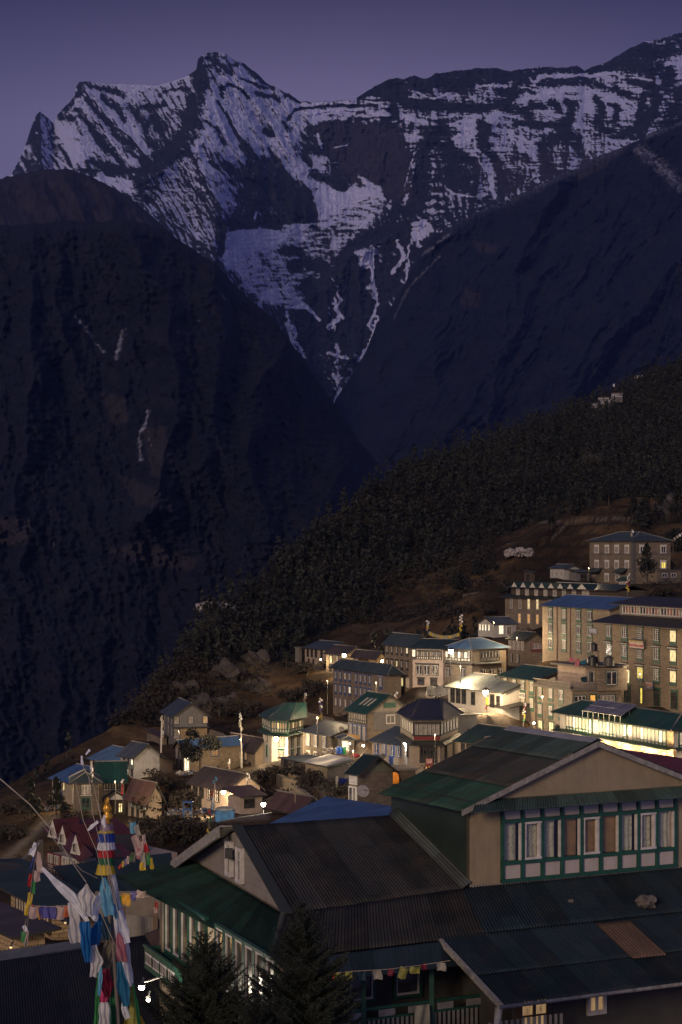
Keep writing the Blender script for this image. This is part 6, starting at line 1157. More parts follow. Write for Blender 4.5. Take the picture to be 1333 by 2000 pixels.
# ---------------------------------------------------------------- lamps
BULB = {}
DIMB = emit('dimmed_lamp_glow', (1, .72, .40), .7)  # dimmed bulbs for the added lane lamps and the hidden house lamps
def bulb(col):
    if col not in BULB: BULB[col] = emit('lamp_glow_%d' % len(BULB), col, 60)
    return BULB[col]
COL = dict(w=(1, .72, .40), n=(1, .86, .66), c=(.90, .95, 1), o=(1, .62, .25))
POLE = plain('dark_metal_pole', (.02, .02, .02), .5)
def lamp(label, px, py, Y, col, power_, r=.16, pole=0, arm=(0, 0), name='wall_lamp', off_=(0, -.6, -.35), rad=.12):
    r = min(r * 1.1, .36)
    power = power_ * (2.7 if Y > 110 else .55)
    p = P(px, py, Y); t = thing(name, label, 'lamp', p - Vector((0, 0, pole)), 0, 'lamps lighting the village')
    m = MB(); m.lathe([(r * .3, -r), (r * .9, -r * .5), (r, 0), (r * .8, r * .6), (r * .3, r)], 12, (0, 0, pole)); m.obj('bulb', [bulb(COL[col]) if not (label.startswith('lane lamp') or 'stall' in label or 'lattice' in label) else DIMB], t)
    m = MB(); m.lathe([(r * 1.5, r * .7), (r * 1.2, r * 1.2), (r * .4, r * 1.6)], 12, (0, 0, pole))
    if pole: m.tube([(arm[0], arm[1], 0), (arm[0], arm[1], pole + .1), (0, 0, pole + r * 1.5)], .05, 6)
    else: m.tube([(0, 0, r * 1.5), (0, .5, r * 2.0)], .03, 6)
    m.obj('lamp_shade' if not pole else 'pole', [POLE], t)
    l = bpy.data.lights.new('light', 'POINT'); l.energy = power; l.color = COL[col]; l.shadow_soft_size = rad; lo = link('light', l, t); lo.location = Vector((0, 0, pole)) + Vector(off_); return t
lamp('blazing lamp on the wall of the brown-roofed stone house in the upper row', 673, 1280, 367, 'w', 1500, .34)
lamp('faint yellow lamp in front of the black-striped white house', 627, 1288, 378, 'w', 160, .12)
lamp('brilliant street lamp before the glazed bay of the blue hipped house', 881, 1272, 309, 'n', 1400, .34, 7, (0, .6), 'pole_lamp')
lamp('lamp lighting the stone shed wall beside the three storey lodge', 747, 1291, 343, 'w', 420, .2)
lamp('lamp hidden in the passage of the cream band house', 824, 1334, 321, 'w', 260, .12)
lamp('bright wall lamp on the whitewashed tin-roofed house', 949, 1352, 270, 'w', 1300, .34)
lamp('cold white star-bright lamp at the corner of the small blue-windowed house', 794, 1452, 247, 'c', 1700, .27, 5, (0, .4), 'pole_lamp')
lamp('small amber lamp at the foot of the skylight house', 710, 1456, 266, 'w', 260, .14)
lamp('bright lamp on the white bay house beneath its green ledge', 540, 1443, 294, 'w', 1500, .34)
lamp('glaring lamp on the corner of the brown gable house', 437, 1547, 247.5, 'w', 1300, .25)
lamp('white courtyard lamp left of the rusty barn', 515, 1571, 205, 'n', 1100, .2, 3.5, (0, .3), 'pole_lamp')
lamp('small white lamp under the entrance canopy of the green-windowed lodge', 1043, 1412, 262, 'n', 380, .12)
lamp('lamp inside the kiosk doorway beside the barrels', 684, 1452, 267.5, 'n', 120, .08)
lamp('doorway lamp of the house behind the round dark tree', 366, 1507, 296, 'c', 160, .08)
lamp('lamp glowing on the balcony of the grey gable house', 247, 1497, 286, 'w', 70, .08)
lamp('lamp on the courtyard wall beside the curving path', 58, 1668, 172, 'w', 420, .06)
lamp('lamp lighting the junk yard left of the small blue tank', 392, 1583, 238, 'w', 160, .1)
for i, px in enumerate((1120, 1165, 1210, 1255, 1298)):
    Yl = 222.6 - i * 4.3; py = 1405 + i * 9.2
    lamp('%s of the five lamps under the green ledge of the floodlit lodge' % ('leftmost', 'second from left', 'middle', 'second from right', 'rightmost')[i], px, py + 30, Yl - 1.0, 'w', 520, .06, off_=(-.5, -.2, -.2), rad=.2)
lamp('lamp under the eaves of the lattice-window house, hidden by the near prayer flags', 128, 1802, 82.5, 'o', 150, .05, off_=(-1.0, -2.0, -.3))
lamp('lamp inside the timber stall at the left edge', 22, 1850, 74, 'o', 60, .05, off_=(-.3, -.4, -.2))
l = lamp('white outdoor lamp on a long bracket from the cream side wall', 277, 1928, 62.5, 'n', 260, .085, name='bracket_lamp', off_=(.15, .1, -.15), rad=.05)
m = MB(); m.tube([(0, 0, .13), (.25, .6, .10), (.5, 1.4, .02)], .03, 8); m.obj('bracket', [plain('pale_pipe', (.34, .33, .31))], l)
l2 = lamp('small lantern hanging beneath the bracket lamp', 290, 1952, 62.8, 'n', 60, .06, name='lantern', off_=(.1, .2, 0), rad=.05)

for i, (px, py, Y_, pw, cc, hgt, lb) in enumerate(((1250, 1392, 264, 420, 'w', 5, 'lane lamp added as unseen fill before the ground floor of the tall hotel'), (1120, 1378, 281, 260, 'w', 5, 'lane lamp added as unseen fill between the terrace lodge and the blue hotel'), (1010, 1296, 318, 900, 'w', 4, 'lane lamp added as unseen fill below the pale stone house'), (900, 1372, 284, 1300, 'w', 5, 'lane lamp added as unseen fill at the white tent'),
        (640, 1395, 308, 900, 'w', 5, 'lane lamp added as unseen fill left of the blue-windowed hotel'), (735, 1400, 300, 900, 'w', 5, 'lane lamp added as unseen fill between the blue-windowed hotel and the skylight house'), (850, 1525, 224, 700, 'w', 5, 'lane lamp added as unseen fill at the restaurant door'), (620, 1478, 262, 900, 'w', 5, 'lane lamp added as unseen fill over the yard wall of the stone house'), (470, 1500, 288, 700, 'w', 4, 'lane lamp added as unseen fill before the brown window row house'), (350, 1480, 306, 600, 'w', 4, 'lane lamp added as unseen fill under the ochre house'),
        (225, 1590, 250, 700, 'w', 4, 'lane lamp added as unseen fill at the little porch'), (110, 1585, 268, 500, 'w', 4, 'lane lamp added as unseen fill in front of the lit left house'), (1150, 1162, 380, 300, 'w', 5, 'lane lamp added as unseen fill below the stone lodge forecourt'), (1060, 1425, 250, 900, 'w', 4, 'lane lamp added as unseen fill at the green-windowed lodge foot'), (690, 1545, 205, 400, 'w', 4, 'lane lamp added as unseen fill by the pale satellite dish'), (965, 1250, 352, 500, 'w', 3, 'lane lamp added as unseen fill before the small lit cottage'))):
    lamp(lb, px, py - hgt / Y_ * F, Y_, cc, pw, .07, hgt, (0, .3), 'pole_lamp', off_=(0, -.3, -.2))  # added unseen lamps, warm fill standing in for the town's spill light
# ---------------------------------------------------------------- trees, scrub and forest
LEAF = plain('juniper_foliage', (.013, .0145, .0105), .8, .65, .045); BARK = plain('bark', (.06, .045, .035), .9); SHRB = plain('bare_brown_scrub', (.032, .025, .017), .9, .5, 1.2); NEED = plain('fir_needles', (.022, .028, .016), .7, .5, 4)
def leafcloud(m, n, fn, size, rng, mi=0):
    for i in range(n):
        c = Vector(fn(rng)); a = rng.rand() * 6.28; b_ = rng.rand() * 3.14; d1 = Vector((math.cos(a) * math.sin(b_), math.sin(a) * math.sin(b_), math.cos(b_))); d2 = d1.cross(Vector((rng.rand() - .5, rng.rand() - .5, rng.rand() - .5))).normalized(); s_ = size * (.5 + rng.rand())
        m.quad([c - d1 * s_, c + d2 * s_ * .6, c + d1 * s_, c - d2 * s_ * .6], mi)
def tree_mesh(h, r, n, size, shape, seed):
    rng = np.random.RandomState(seed); m = MB(); blobs = []
    for k in range(9 if shape != 'shrub' else 7):
        a = rng.rand() * 6.28; f = rng.rand()
        if shape == 'cone': z_ = h * (.15 + .8 * f); rr = r * (1.05 - f) * .75
        elif shape == 'round': z_ = h * (.28 + .6 * f); rr = r * .72 * math.sin(math.pi * (.22 + .66 * f))
        else: z_ = h * (.2 + .5 * f); rr = r * .6
        blobs.append((rr * math.cos(a), rr * math.sin(a), z_, r * (.3 + .25 * rng.rand()) * (1.1 - .5 * f if shape == 'cone' else 1)))
    if shape == 'cone': blobs += [(0, 0, h * q, r * (1 - q) * .75 + .15 * r) for q in (.25, .4, .55, .7, .85, .95)]
    def fn(g):
        b_ = blobs[g.randint(len(blobs))]; d = g.randn(3); d /= np.linalg.norm(d) + 1e-6; q = g.rand() ** .4; return (b_[0] + d[0] * b_[3] * q, b_[1] + d[1] * b_[3] * q, max(.05, b_[2] + d[2] * b_[3] * q * (1.25 if shape == 'cone' else .85)))
    leafcloud(m, n, fn, size, rng)
    t = MB(); t.tube([(0, 0, -.8), (.05, 0, h * .3), (0, .05, h * .75)], r * .09, 6, r1=r * .03)
    for k in range(4): a = k * 1.7; z_ = h * (.3 + .1 * k); t.tube([(0, 0, z_), (math.cos(a) * r * .5, math.sin(a) * r * .5, z_ + h * .15)], r * .035, 5, r1=r * .012)
    return m.mesh('crown', [LEAF if shape != 'shrub' else SHRB]), t.mesh('trunk', [BARK])
PROTO = {'cone': [tree_mesh(6, 1.7, 1500, .17, 'cone', s) for s in (1, 2, 3)], 'round': [tree_mesh(5, 2.6, 1900, .17, 'round', s) for s in (4, 5)], 'shrub': [tree_mesh(2, 1.6, 900, .13, 'shrub', s) for s in (6, 7, 8)]}
def tree(kind, label, px, ybase, htpx, Y=None, group=None, wid=1.0, cat='tree', name=None, seed=0):
    p = on_ground(px, ybase) if Y is None else P(px, ybase, Y)
    if p is None: return
    H = {'cone': 6, 'round': 5, 'shrub': 2}[kind]; s_ = htpx / F * p.y / H; me = PROTO[kind][seed % len(PROTO[kind])]
    t = thing(name or {'cone': 'conifer_tree', 'round': 'spreading_tree', 'shrub': 'shrub'}[kind], label, cat, p, seed * 1.3, group); t.scale = (s_ * wid, s_ * wid, s_)
    link('crown', me[0], t); link('trunk', me[1], t); return t
tree('cone', 'dark cypress standing right in front of the stone lodge facade', 1264, 1130, 68, 381, seed=0, wid=1.25)
tree('round', 'round dark tree hiding most of the blue porch house', 392, 1500, 82, 293, wid=.95, seed=1)
GT = 'conifers scattered over the upper slope'
for i, (px, yb_, hp, lb, kd, wd) in enumerate([(1078, 1038, 46, 'lone dark conifer on the terrace line straight above the long shed path', 'cone', 1.0), (1262, 1030, 72, 'tallest conifer of the clump above the stone lodge', 'cone', 1.1), (1236, 1022, 56, 'bushy conifer at the left of the clump above the stone lodge', 'cone', 1.3), (1292, 1000, 60, 'conifer at the right of the clump above the stone lodge', 'cone', 1.1), (1326, 1005, 70, 'conifer cut by the right edge high above the stone lodge', 'cone', 1.2),
    (1128, 990, 44, 'conifer standing alone above the highest terrace', 'round', 1.0), (1190, 985, 44, 'squat conifer below the line of pale flags', 'cone', 1.4), (898, 1160, 44, 'dark tree on the brown slope above the cream band house', 'round', 1.0), (935, 1130, 34, 'tree beside the white boulder heap on the slope', 'round', .9), (965, 1120, 30, 'small tree right of the white boulder heap', 'cone', 1.2), (712, 1215, 34, 'dark bush-like tree above the three storey lodge', 'round', 1.0), (660, 1190, 30, 'dark tree left on the slope above the upper row', 'round', 1.0), (590, 1105, 34, 'conifer on the skyline where the hill meets the dark valley', 'cone', 1.0), (635, 1075, 26, 'small conifer higher on the same skyline', 'cone', 1.0), (1315, 1090, 50, 'dark tree between the stone lodge and the right edge', 'round', 1.0), (520, 1290, 40, 'dark tree below the hillside footpath', 'round', 1.1), (560, 1310, 34, 'tree next to the boulder under the footpath', 'round', 1.0), (110, 1590, 70, 'dark conifer left of the blue-roofed houses', 'cone', 1.2), (60, 1600, 80, 'large dark conifer near the left edge below the houses', 'cone', 1.2), (1300, 1330 - 200, 40, 'small tree behind the stone lodge annex', 'round', 1.0)]):
    tree(kd, lb, px, yb_, hp, group=GT, wid=wd, seed=i)
GS = 'bare brown shrubs around the village'
SHL = [(325, 1590, 70, 'tall dark shrub beside the purplish-brown roof', 1.5), (345, 1640, 60, 'shrub on the bank above the dirt field', 1.6), (300, 1540, 40, 'shrub behind the purplish-brown roof', 1.4), (400, 1640, 50, 'shrub left of the leaning flag mast', 1.5), (440, 1650, 44, 'shrub right below the small blue tank', 1.4), (560, 1520, 40, 'shrub on the bank below the white bay house', 1.6), (600, 1540, 46, 'shrub at the bend of the footpath', 1.5), (530, 1530, 38, 'shrub between the white bay house and the lamp gable house', 1.4), (330, 1545, 34, 'shrub under the round dark tree', 1.3), (360, 1540, 30, 'shrub by the bright doorway', 1.3), (150, 1610, 34, 'shrub in front of the green hipped house', 1.6), (195, 1618, 26, 'low shrub before the little porch', 1.6), (700, 1345, 30, 'shrub left of the blue-windowed hotel foot', 1.3), (620, 1360, 40, 'shrub on the bank left of the blue-windowed hotel', 1.5), (600, 1320, 34, 'shrub beneath the black-striped house', 1.5), (570, 1370, 40, 'shrub above the green bay roof', 1.5), (480, 1400, 40, 'shrub above the brown window row house', 1.5), (430, 1400, 40, 'shrub right of the bare rock outcrop', 1.5), (800, 1400, 28, 'shrub above the restaurant roof', 1.4), (760, 1390, 30, 'shrub right of the skylight house ridge', 1.3), (310, 1620, 46, 'shrub at the dirt field corner', 1.6), (20, 1640, 40, 'shrub beside the curving path on the left', 1.6), (40, 1590, 40, 'shrub at the far left under the conifers', 1.6), (640, 1310, 26, 'shrub under the faint yellow lamp', 1.3), (1150, 1170, 22, 'shrub by the terrace wall under the stone lodge', 1.4), (1290, 1170, 30, 'shrub under the stone lodge annex', 1.5), (950, 1200, 26, 'shrub behind the small lit cottage', 1.4), (1000, 1150, 24, 'shrub below the outhouse', 1.4), (650, 1560, 40, 'shrub beside the green gable house', 1.4)]
for i, (px, yb_, hp, lb, wd) in enumerate(SHL): tree('shrub', lb, px, yb_, hp * .78, group=GS, wid=wd, cat='shrub', seed=i)
def scatter(name, label, mat, n, maskfn, hgt, per, size, seed, conif, rows):
    rng = np.random.RandomState(seed); vs = []; fs = []; cnt = 0; i0, i1 = rows; tries = 0; H_, W_ = GX.shape; V_ = []
    while cnt < n and tries < n * 60:
        tries += 1; i = rng.randint(i0, i1); j = rng.randint(90, W_ - 110)
        if rng.rand() > maskfn(i, j): continue
        cnt += 1; h = hgt * (.4 + 1.3 * rng.rand() ** 2); V_.append((XX[i, j] + rng.randn() * .6, GY[i, j] + rng.randn() * .6, ZG[i, j], h))
    V_ = np.array(V_); out = []
    for (x, y, z, h) in V_:
        g = rng.rand(per); a = rng.rand(per) * 6.283; q = rng.rand(per) ** .5
        r = (h * .30 * (1.05 - g) if conif else h * .75 * np.sin(np.pi * (.2 + .75 * g))) * q
        out.append(np.stack([x + r * np.cos(a), y + r * np.sin(a), z + h * (g * .98 if conif else g * .8)], -1))
    C_ = np.concatenate(out); k = len(C_); sz = size * (.5 + rng.rand(k, 1)); d1 = rng.randn(k, 3); d1 /= np.linalg.norm(d1, axis=1, keepdims=True); d2 = np.cross(d1, rng.randn(k, 3)); d2 /= np.linalg.norm(d2, axis=1, keepdims=True)
    co = np.stack([C_ - d1 * sz, C_ + d2 * sz * .6, C_ + d1 * sz, C_ - d2 * sz * .6], 1).reshape(-1, 3).astype('f4')
    me = bpy.data.meshes.new(name); me.vertices.add(len(co)); me.vertices.foreach_set('co', co.ravel()); me.loops.add(len(co)); me.loops.foreach_set('vertex_index', np.arange(len(co)).astype('i4')); me.polygons.add(k); me.polygons.foreach_set('loop_start', (np.arange(k) * 4).astype('i4')); me.update(calc_edges=True); me.materials.append(mat)
    o = link(name, me); tag(o, label, name.replace('_', ' '), None, 'stuff'); return o
BB = np.array([(b_[0], b_[1]) for b_ in BASES])
def clear(i, j): return 0 if ((BB[:, 0] - XX[i, j]) ** 2 + (BB[:, 1] - GY[i, j]) ** 2).min() < 30 else 1
crest = crestY(GX)
rowF = (int(np.searchsorted(Ys, 330)), int(np.searchsorted(Ys, 995)))
scatter('hillside_forest', 'dark far-off juniper and pine wood covering the upper slope', LEAF, 4600, lambda i, j: float(wood[i, j] * (GY[i, j] < crest[i, j] + 12) * (GY[i, j] / 1000) ), 4.6, 34, .42, 3, True, rowF)
fbmS = fbm(XX / 30, GY / 30, 4, 131)
rowS = (int(np.searchsorted(Ys, 150)), int(np.searchsorted(Ys, 700)))
sm = sstep(-.05, .3, fbm(XX / 22, GY / 22, 4, 111)) * (1 - np.clip(path * 2, 0, 1))
scatter('brown_scrub', 'low brown scrub and dry bushes on the banks between the houses', SHRB, 3600, lambda i, j: float(sm[i, j] * clear(i, j) * (GY[i, j] < crest[i, j] + 6)), 1.0, 22, .14, 5, False, rowS)

scatter('dark_hill_scrub', 'dark thorny scrub covering the unlit slope left of the upper houses', plain('dark_scrub', (.020, .015, .011), .9, .65, .06), 3000, lambda i, j: float(sstep(-.15, .1, fbmS[i, j]) * clear(i, j) * (GX[i, j] < 960) * (SYp[i, j] < np.interp(GX[i, j], [300, 500, 700, 960], [1420, 1345, 1245, 1190])) * (GY[i, j] < crest[i, j] + 4) * (1 - min(1, 3 * path[i, j]))), 1.9, 30, .26, 9, False, (int(np.searchsorted(Ys, 330)), int(np.searchsorted(Ys, 620))))
def fir(label, px, ytop, ybase, Y, seed, widpx, mat=NEED):
    """a fir seen close: stem, whorls of rising branches and side twigs thick with needles"""
    rng = np.random.RandomState(seed); top = P(px, ytop, Y); base = P(px, ybase, Y); H = top.z - base.z + 1.2; t = thing('fir_tree', label, 'tree', base - Vector((0, 0, 1.2)), 0, 'young firs in front of the near lodge')
    w = MB(); w.tube([(0, 0, 0), (.02, .01, H * .5), (0, 0, H)], .07, 8, r1=.008); V_ = []; nw = int(H / .08); R_ = widpx / F * Y / 2
    for k in range(nw):
        z_ = H * (1 - (k / nw) ** .95) - .04; f = 1 - z_ / H; ln = R_ * min(1.15, (.12 + 1.9 * f)) ; nb_ = 6 + rng.randint(4)
        for j in range(nb_):
            a = rng.rand() * 6.283; l = ln * (.65 + .5 * rng.rand()); up = .55 - .45 * f; d = Vector((math.cos(a), math.sin(a), 0)); pts_ = [Vector((0, 0, z_)) + d * l * q + Vector((0, 0, l * (up * q + .25 * q * q))) for q in (0, .35, .7, 1)]
            w.tube(pts_, .010, 4, r1=.003, cap=False)
            nt_ = max(4, int(l / .05))
            for q_ in range(nt_):
                q = (q_ + .5) / nt_; s_ = Vector((0, 0, z_)) + d * l * q + Vector((0, 0, l * (up * q + .25 * q * q)))
                for sd in (-1, 1):
                    tl = l * .34 * (1 - q * .75) * (.6 + .7 * rng.rand()); e = (d * .75 + Vector((-d.y, d.x, 0)) * sd * .8 + Vector((0, 0, .25 + .2 * rng.rand()))).normalized(); V_.append((s_, e, tl))
            V_.append((pts_[2], (pts_[3] - pts_[2]).normalized(), l * .35))
    V_.append((Vector((0, 0, H - .25)), Vector((0, 0, 1)), .3)); P0 = []; 
    for (s_, e, tl) in V_:
        k = max(3, int(tl / .009))
        for i in range(k): P0.append((s_ + e * tl * i / k, e))
    C_ = np.array([tuple(a) for a, _ in P0]); E = np.array([tuple(b_) for _, b_ in P0]); k = len(C_); dr = rng.randn(k, 3) * .8 + E * .7; dr /= np.linalg.norm(dr, axis=1, keepdims=True); sd = np.cross(dr, rng.randn(k, 3)); sd /= np.linalg.norm(sd, axis=1, keepdims=True); L_ = .06 * (.7 + .6 * rng.rand(k, 1))
    co = np.stack([C_ - sd * .0075, C_ + sd * .0075, C_ + dr * L_], 1).reshape(-1, 3).astype('f4'); me = bpy.data.meshes.new('crown'); me.vertices.add(len(co)); me.vertices.foreach_set('co', co.ravel()); me.loops.add(len(co)); me.loops.foreach_set('vertex_index', np.arange(len(co)).astype('i4')); me.polygons.add(k); me.polygons.foreach_set('loop_start', (np.arange(k) * 3).astype('i4')); me.update(calc_edges=True); me.materials.append(mat)
    link('crown', me, t); w.obj('trunk', [BARK], t); return k
fir('black fir silhouette left in front of the lodge side wall', 402, 1828, 2120, 47, 3, 215)
fir('olive-tinged fir with upright tips right in front of the lodge eaves', 590, 1768, 2120, 45, 8, 215)
fir('little fir peeping over the bottom edge between the two taller firs', 500, 1935, 2120, 44, 12, 120)
# ---------------------------------------------------------------- prayer flags and scarves
def cloth(name, col, rough=.55, tr=.35):
    if name in MATS: return MATS[name]
    m, nt, b = new_mat(name); c = ramp(nt, noise(nt, coords(nt), 5, 4), [(.3, sc(col, .75)), (.7, sc(col, 1.2))]); nt.links.new(c, b.inputs['Base Color']); b.inputs['Roughness'].default_value = rough
    t = N(nt, 'BsdfTranslucent'); nt.links.new(c, t.inputs[0]); x = N(nt, 'MixShader'); x.inputs[0].default_value = tr; o = nt.nodes['Material Output']; nt.links.new(b.outputs[0], x.inputs[1]); nt.links.new(t.outputs[0], x.inputs[2]); nt.links.new(x.outputs[0], o.inputs[0])
    MATS[name] = m; return m
CL = dict(w=cloth('silk_white', (.80, .80, .80), .35), s=cloth('silk_silver', (.62, .60, .56), .3), k=cloth('silk_sky_blue', (.16, .42, .55), .4), b=cloth('silk_blue', (.015, .14, .36), .4), t=cloth('silk_teal', (.025, .16, .26), .4), n=cloth('silk_navy', (.015, .045, .07)), o=cloth('silk_olive', (.15, .13, .085)), p=cloth('silk_rose', (.42, .15, .18)), r=cloth('flag_red', (.5, .02, .02)), c=cloth('silk_crimson', (.20, .008, .03)), m=cloth('silk_magenta', (.60, .06, .18)), g=cloth('flag_green', (.03, .22, .05)), G=cloth('silk_dark_green', (.015, .14, .05)), y=cloth('flag_yellow', (.68, .48, .03)), Y=cloth('silk_olive_yellow', (.36, .34, .07)), v=cloth('flag_violet', (.10, .09, .30)), B=cloth('flag_blue', (.02, .06, .32)), P=cloth('flag_pale_peach', (.55, .40, .33)), O=cloth('flag_orange', (.62, .14, .03)), e=cloth('flag_ecru', (.42, .38, .30)), A=cloth('flag_amber', (.70, .36, .03)), N=cloth('flag_navy', (.015, .03, .17)))
GSC = 'silk scarves tied to the near prayer pole'
def scarf(label, col, line, wd, Y, folds=3, amp=.36, name='silk_scarf', group=GSC, seed=0):
    pts = [P(a, b_, Y) for a, b_ in line]; w_ = [q / F * Y for q in wd]; L_ = len(pts) - 1; o = pts[0].copy()
    def at(arr, v):
        x = v * L_; i = min(int(x), L_ - 1); f = x - i; f = f if L_ == 1 else f; return arr[i] * (1 - f) + arr[i + 1] * f
    def fn(u, v):
        c = at(pts, v); d = (at(pts, min(1, v + .05)) - at(pts, max(0, v - .05))).normalized(); s_ = Vector((d.z, 0, -d.x)); ww = at(w_, v)
        ed = .06 * ww * math.sin(v * 11 + seed + u * 4); ph = seed * 1.9 + 2.2 * v + .5 * math.sin(4 * v + seed)
        return c - o + s_ * ((u - .5) * ww + ed) + Vector((0, 1, 0)) * (amp * ww / folds * .75 * math.sin(u * folds * 6.283 * (1 + .25 * math.sin(seed * 2.1 + 3 * v)) + ph) + .1 * ww * math.sin(v * 5 + seed)) + d * (.05 * ww * math.sin(u * 9 + seed) * (v > .9))
    m = MB(); m.grid(fn, int(12 * folds), 24); q = m.obj(name, [CL[col]]); q.location = o; tag(q, label, 'scarf' if 'scarf' in name else 'flag', group); return q
PY = 38.0
base = P(236, 2120, PY); pole = thing('prayer_pole', 'tall prayer pole with a gilded flame finial and five coloured pleated valances', 'prayer pole', base)
def PP(px, py, Y=PY): return P(px, py, Y) - base
m = MB(); m.tube([PP(240, 2130), PP(232, 2000), PP(222, 1850), PP(214, 1720), PP(208, 1640), PP(208, 1604)], .035, 8); m.obj('pole', [plain('grey_pole_wood', (.12, .10, .08), .8)], pole)
GOLD, nt, bb = new_mat('gilded_metal'); nt.links.new(ramp(nt, noise(nt, coords(nt), 14, 3), [(.3, (.45, .20, .02)), (.7, (.85, .48, .06))]), bb.inputs['Base Color']); bb.inputs['Metallic'].default_value = .55; bb.inputs['Roughness'].default_value = .38
k = PY / F; c = PP(210.5, 1608)
m = MB(); m.lathe([(11 * k, 0), (9 * k, 1.5 * k), (5 * k, 3 * k), (5 * k, 5 * k), (8.5 * k, 8 * k), (10 * k, 12 * k), (9 * k, 17 * k), (6 * k, 21 * k), (6.5 * k, 24 * k), (8 * k, 27 * k), (7.4 * k, 32 * k), (5 * k, 38 * k), (3 * k, 44 * k), (1.2 * k, 50 * k), (.2 * k, 53 * k)], 16, tuple(c), wob=.06)
for i in range(7):
    a = i * .9; z0_ = 22 + (i % 3) * 7; m.tube([c + Vector((math.cos(a) * 6 * k, math.sin(a) * 6 * k, z0_ * k)), c + Vector((math.cos(a + .5) * 8.5 * k, math.sin(a + .5) * 8.5 * k, (z0_ + 7) * k)), c + Vector((math.cos(a + 1.1) * 4 * k, math.sin(a + 1.1) * 4 * k, (z0_ + 15) * k))], 2.2 * k, 6, r1=.3 * k)
m.obj('finial', [GOLD], pole)
m = MB(); c = PP(208.5, 1626); m.lathe([(13.5 * k, 0), (13.5 * k, 10 * k), (12 * k, 15 * k), (9 * k, 18 * k), (10 * k, 19 * k), (6 * k, 21 * k)], 24, tuple(c)); 
DM, nt, bb = new_mat('brocade'); vo = N(nt, 'TexVoronoi'); vo.inputs['Scale'].default_value = 26; nt.links.new(coords(nt), vo.inputs[0]); nt.links.new(ramp(nt, vo.outputs['Distance'], [(.2, (.06, .12, .35)), (.35, (.55, .35, .05)), (.5, (.30, .30, .36)), (.65, (.30, .03, .03)), (.8, (.05, .10, .30))]), bb.inputs['Base Color']); m.obj('brocade_drum', [DM], pole)
def valance(col, yt, yb, x, r0, r1, nm='valance', kk=60):
    m = MB(); c = PP(x, yb); h_ = (yb - yt) * k; L = 6; n0 = 0
    for i in range(L + 1):
        f = i / L; r = (r1 + (r0 - r1) * f) * k
        for j in range(kk):
            t = 2 * math.pi * j / kk; rr = r * (1 + (.10 * (1 - f) + .02) * math.sin(t * 15 + .6 * math.sin(3 * f + t * 2))); m.v.append((c.x + rr * math.cos(t), c.y + rr * math.sin(t), c.z + h_ * f + (.9 * k * math.sin(t * 15 + 1) if i == 0 else 0)))
    for i in range(L):
        for j in range(kk): jj = (j + 1) % kk; m.f.append((i * kk + j, i * kk + jj, (i + 1) * kk + jj, (i + 1) * kk + j)); m.m.append(0); m.sm.append(True)
    m.obj(nm, [CL[col]], pole)
for cc, a, b_, r0, r1 in (('y', 1622, 1627, 14, 15.5), ('B', 1625, 1644, 15, 16.5), ('w', 1642, 1659, 15, 17), ('r', 1657, 1674, 14.5, 15.5), ('G', 1672, 1690, 14, 15), ('y', 1687, 1707, 14.5, 18)): valance(cc, a, b_, 208 if b_ < 1700 else 206.5, r0, r1)
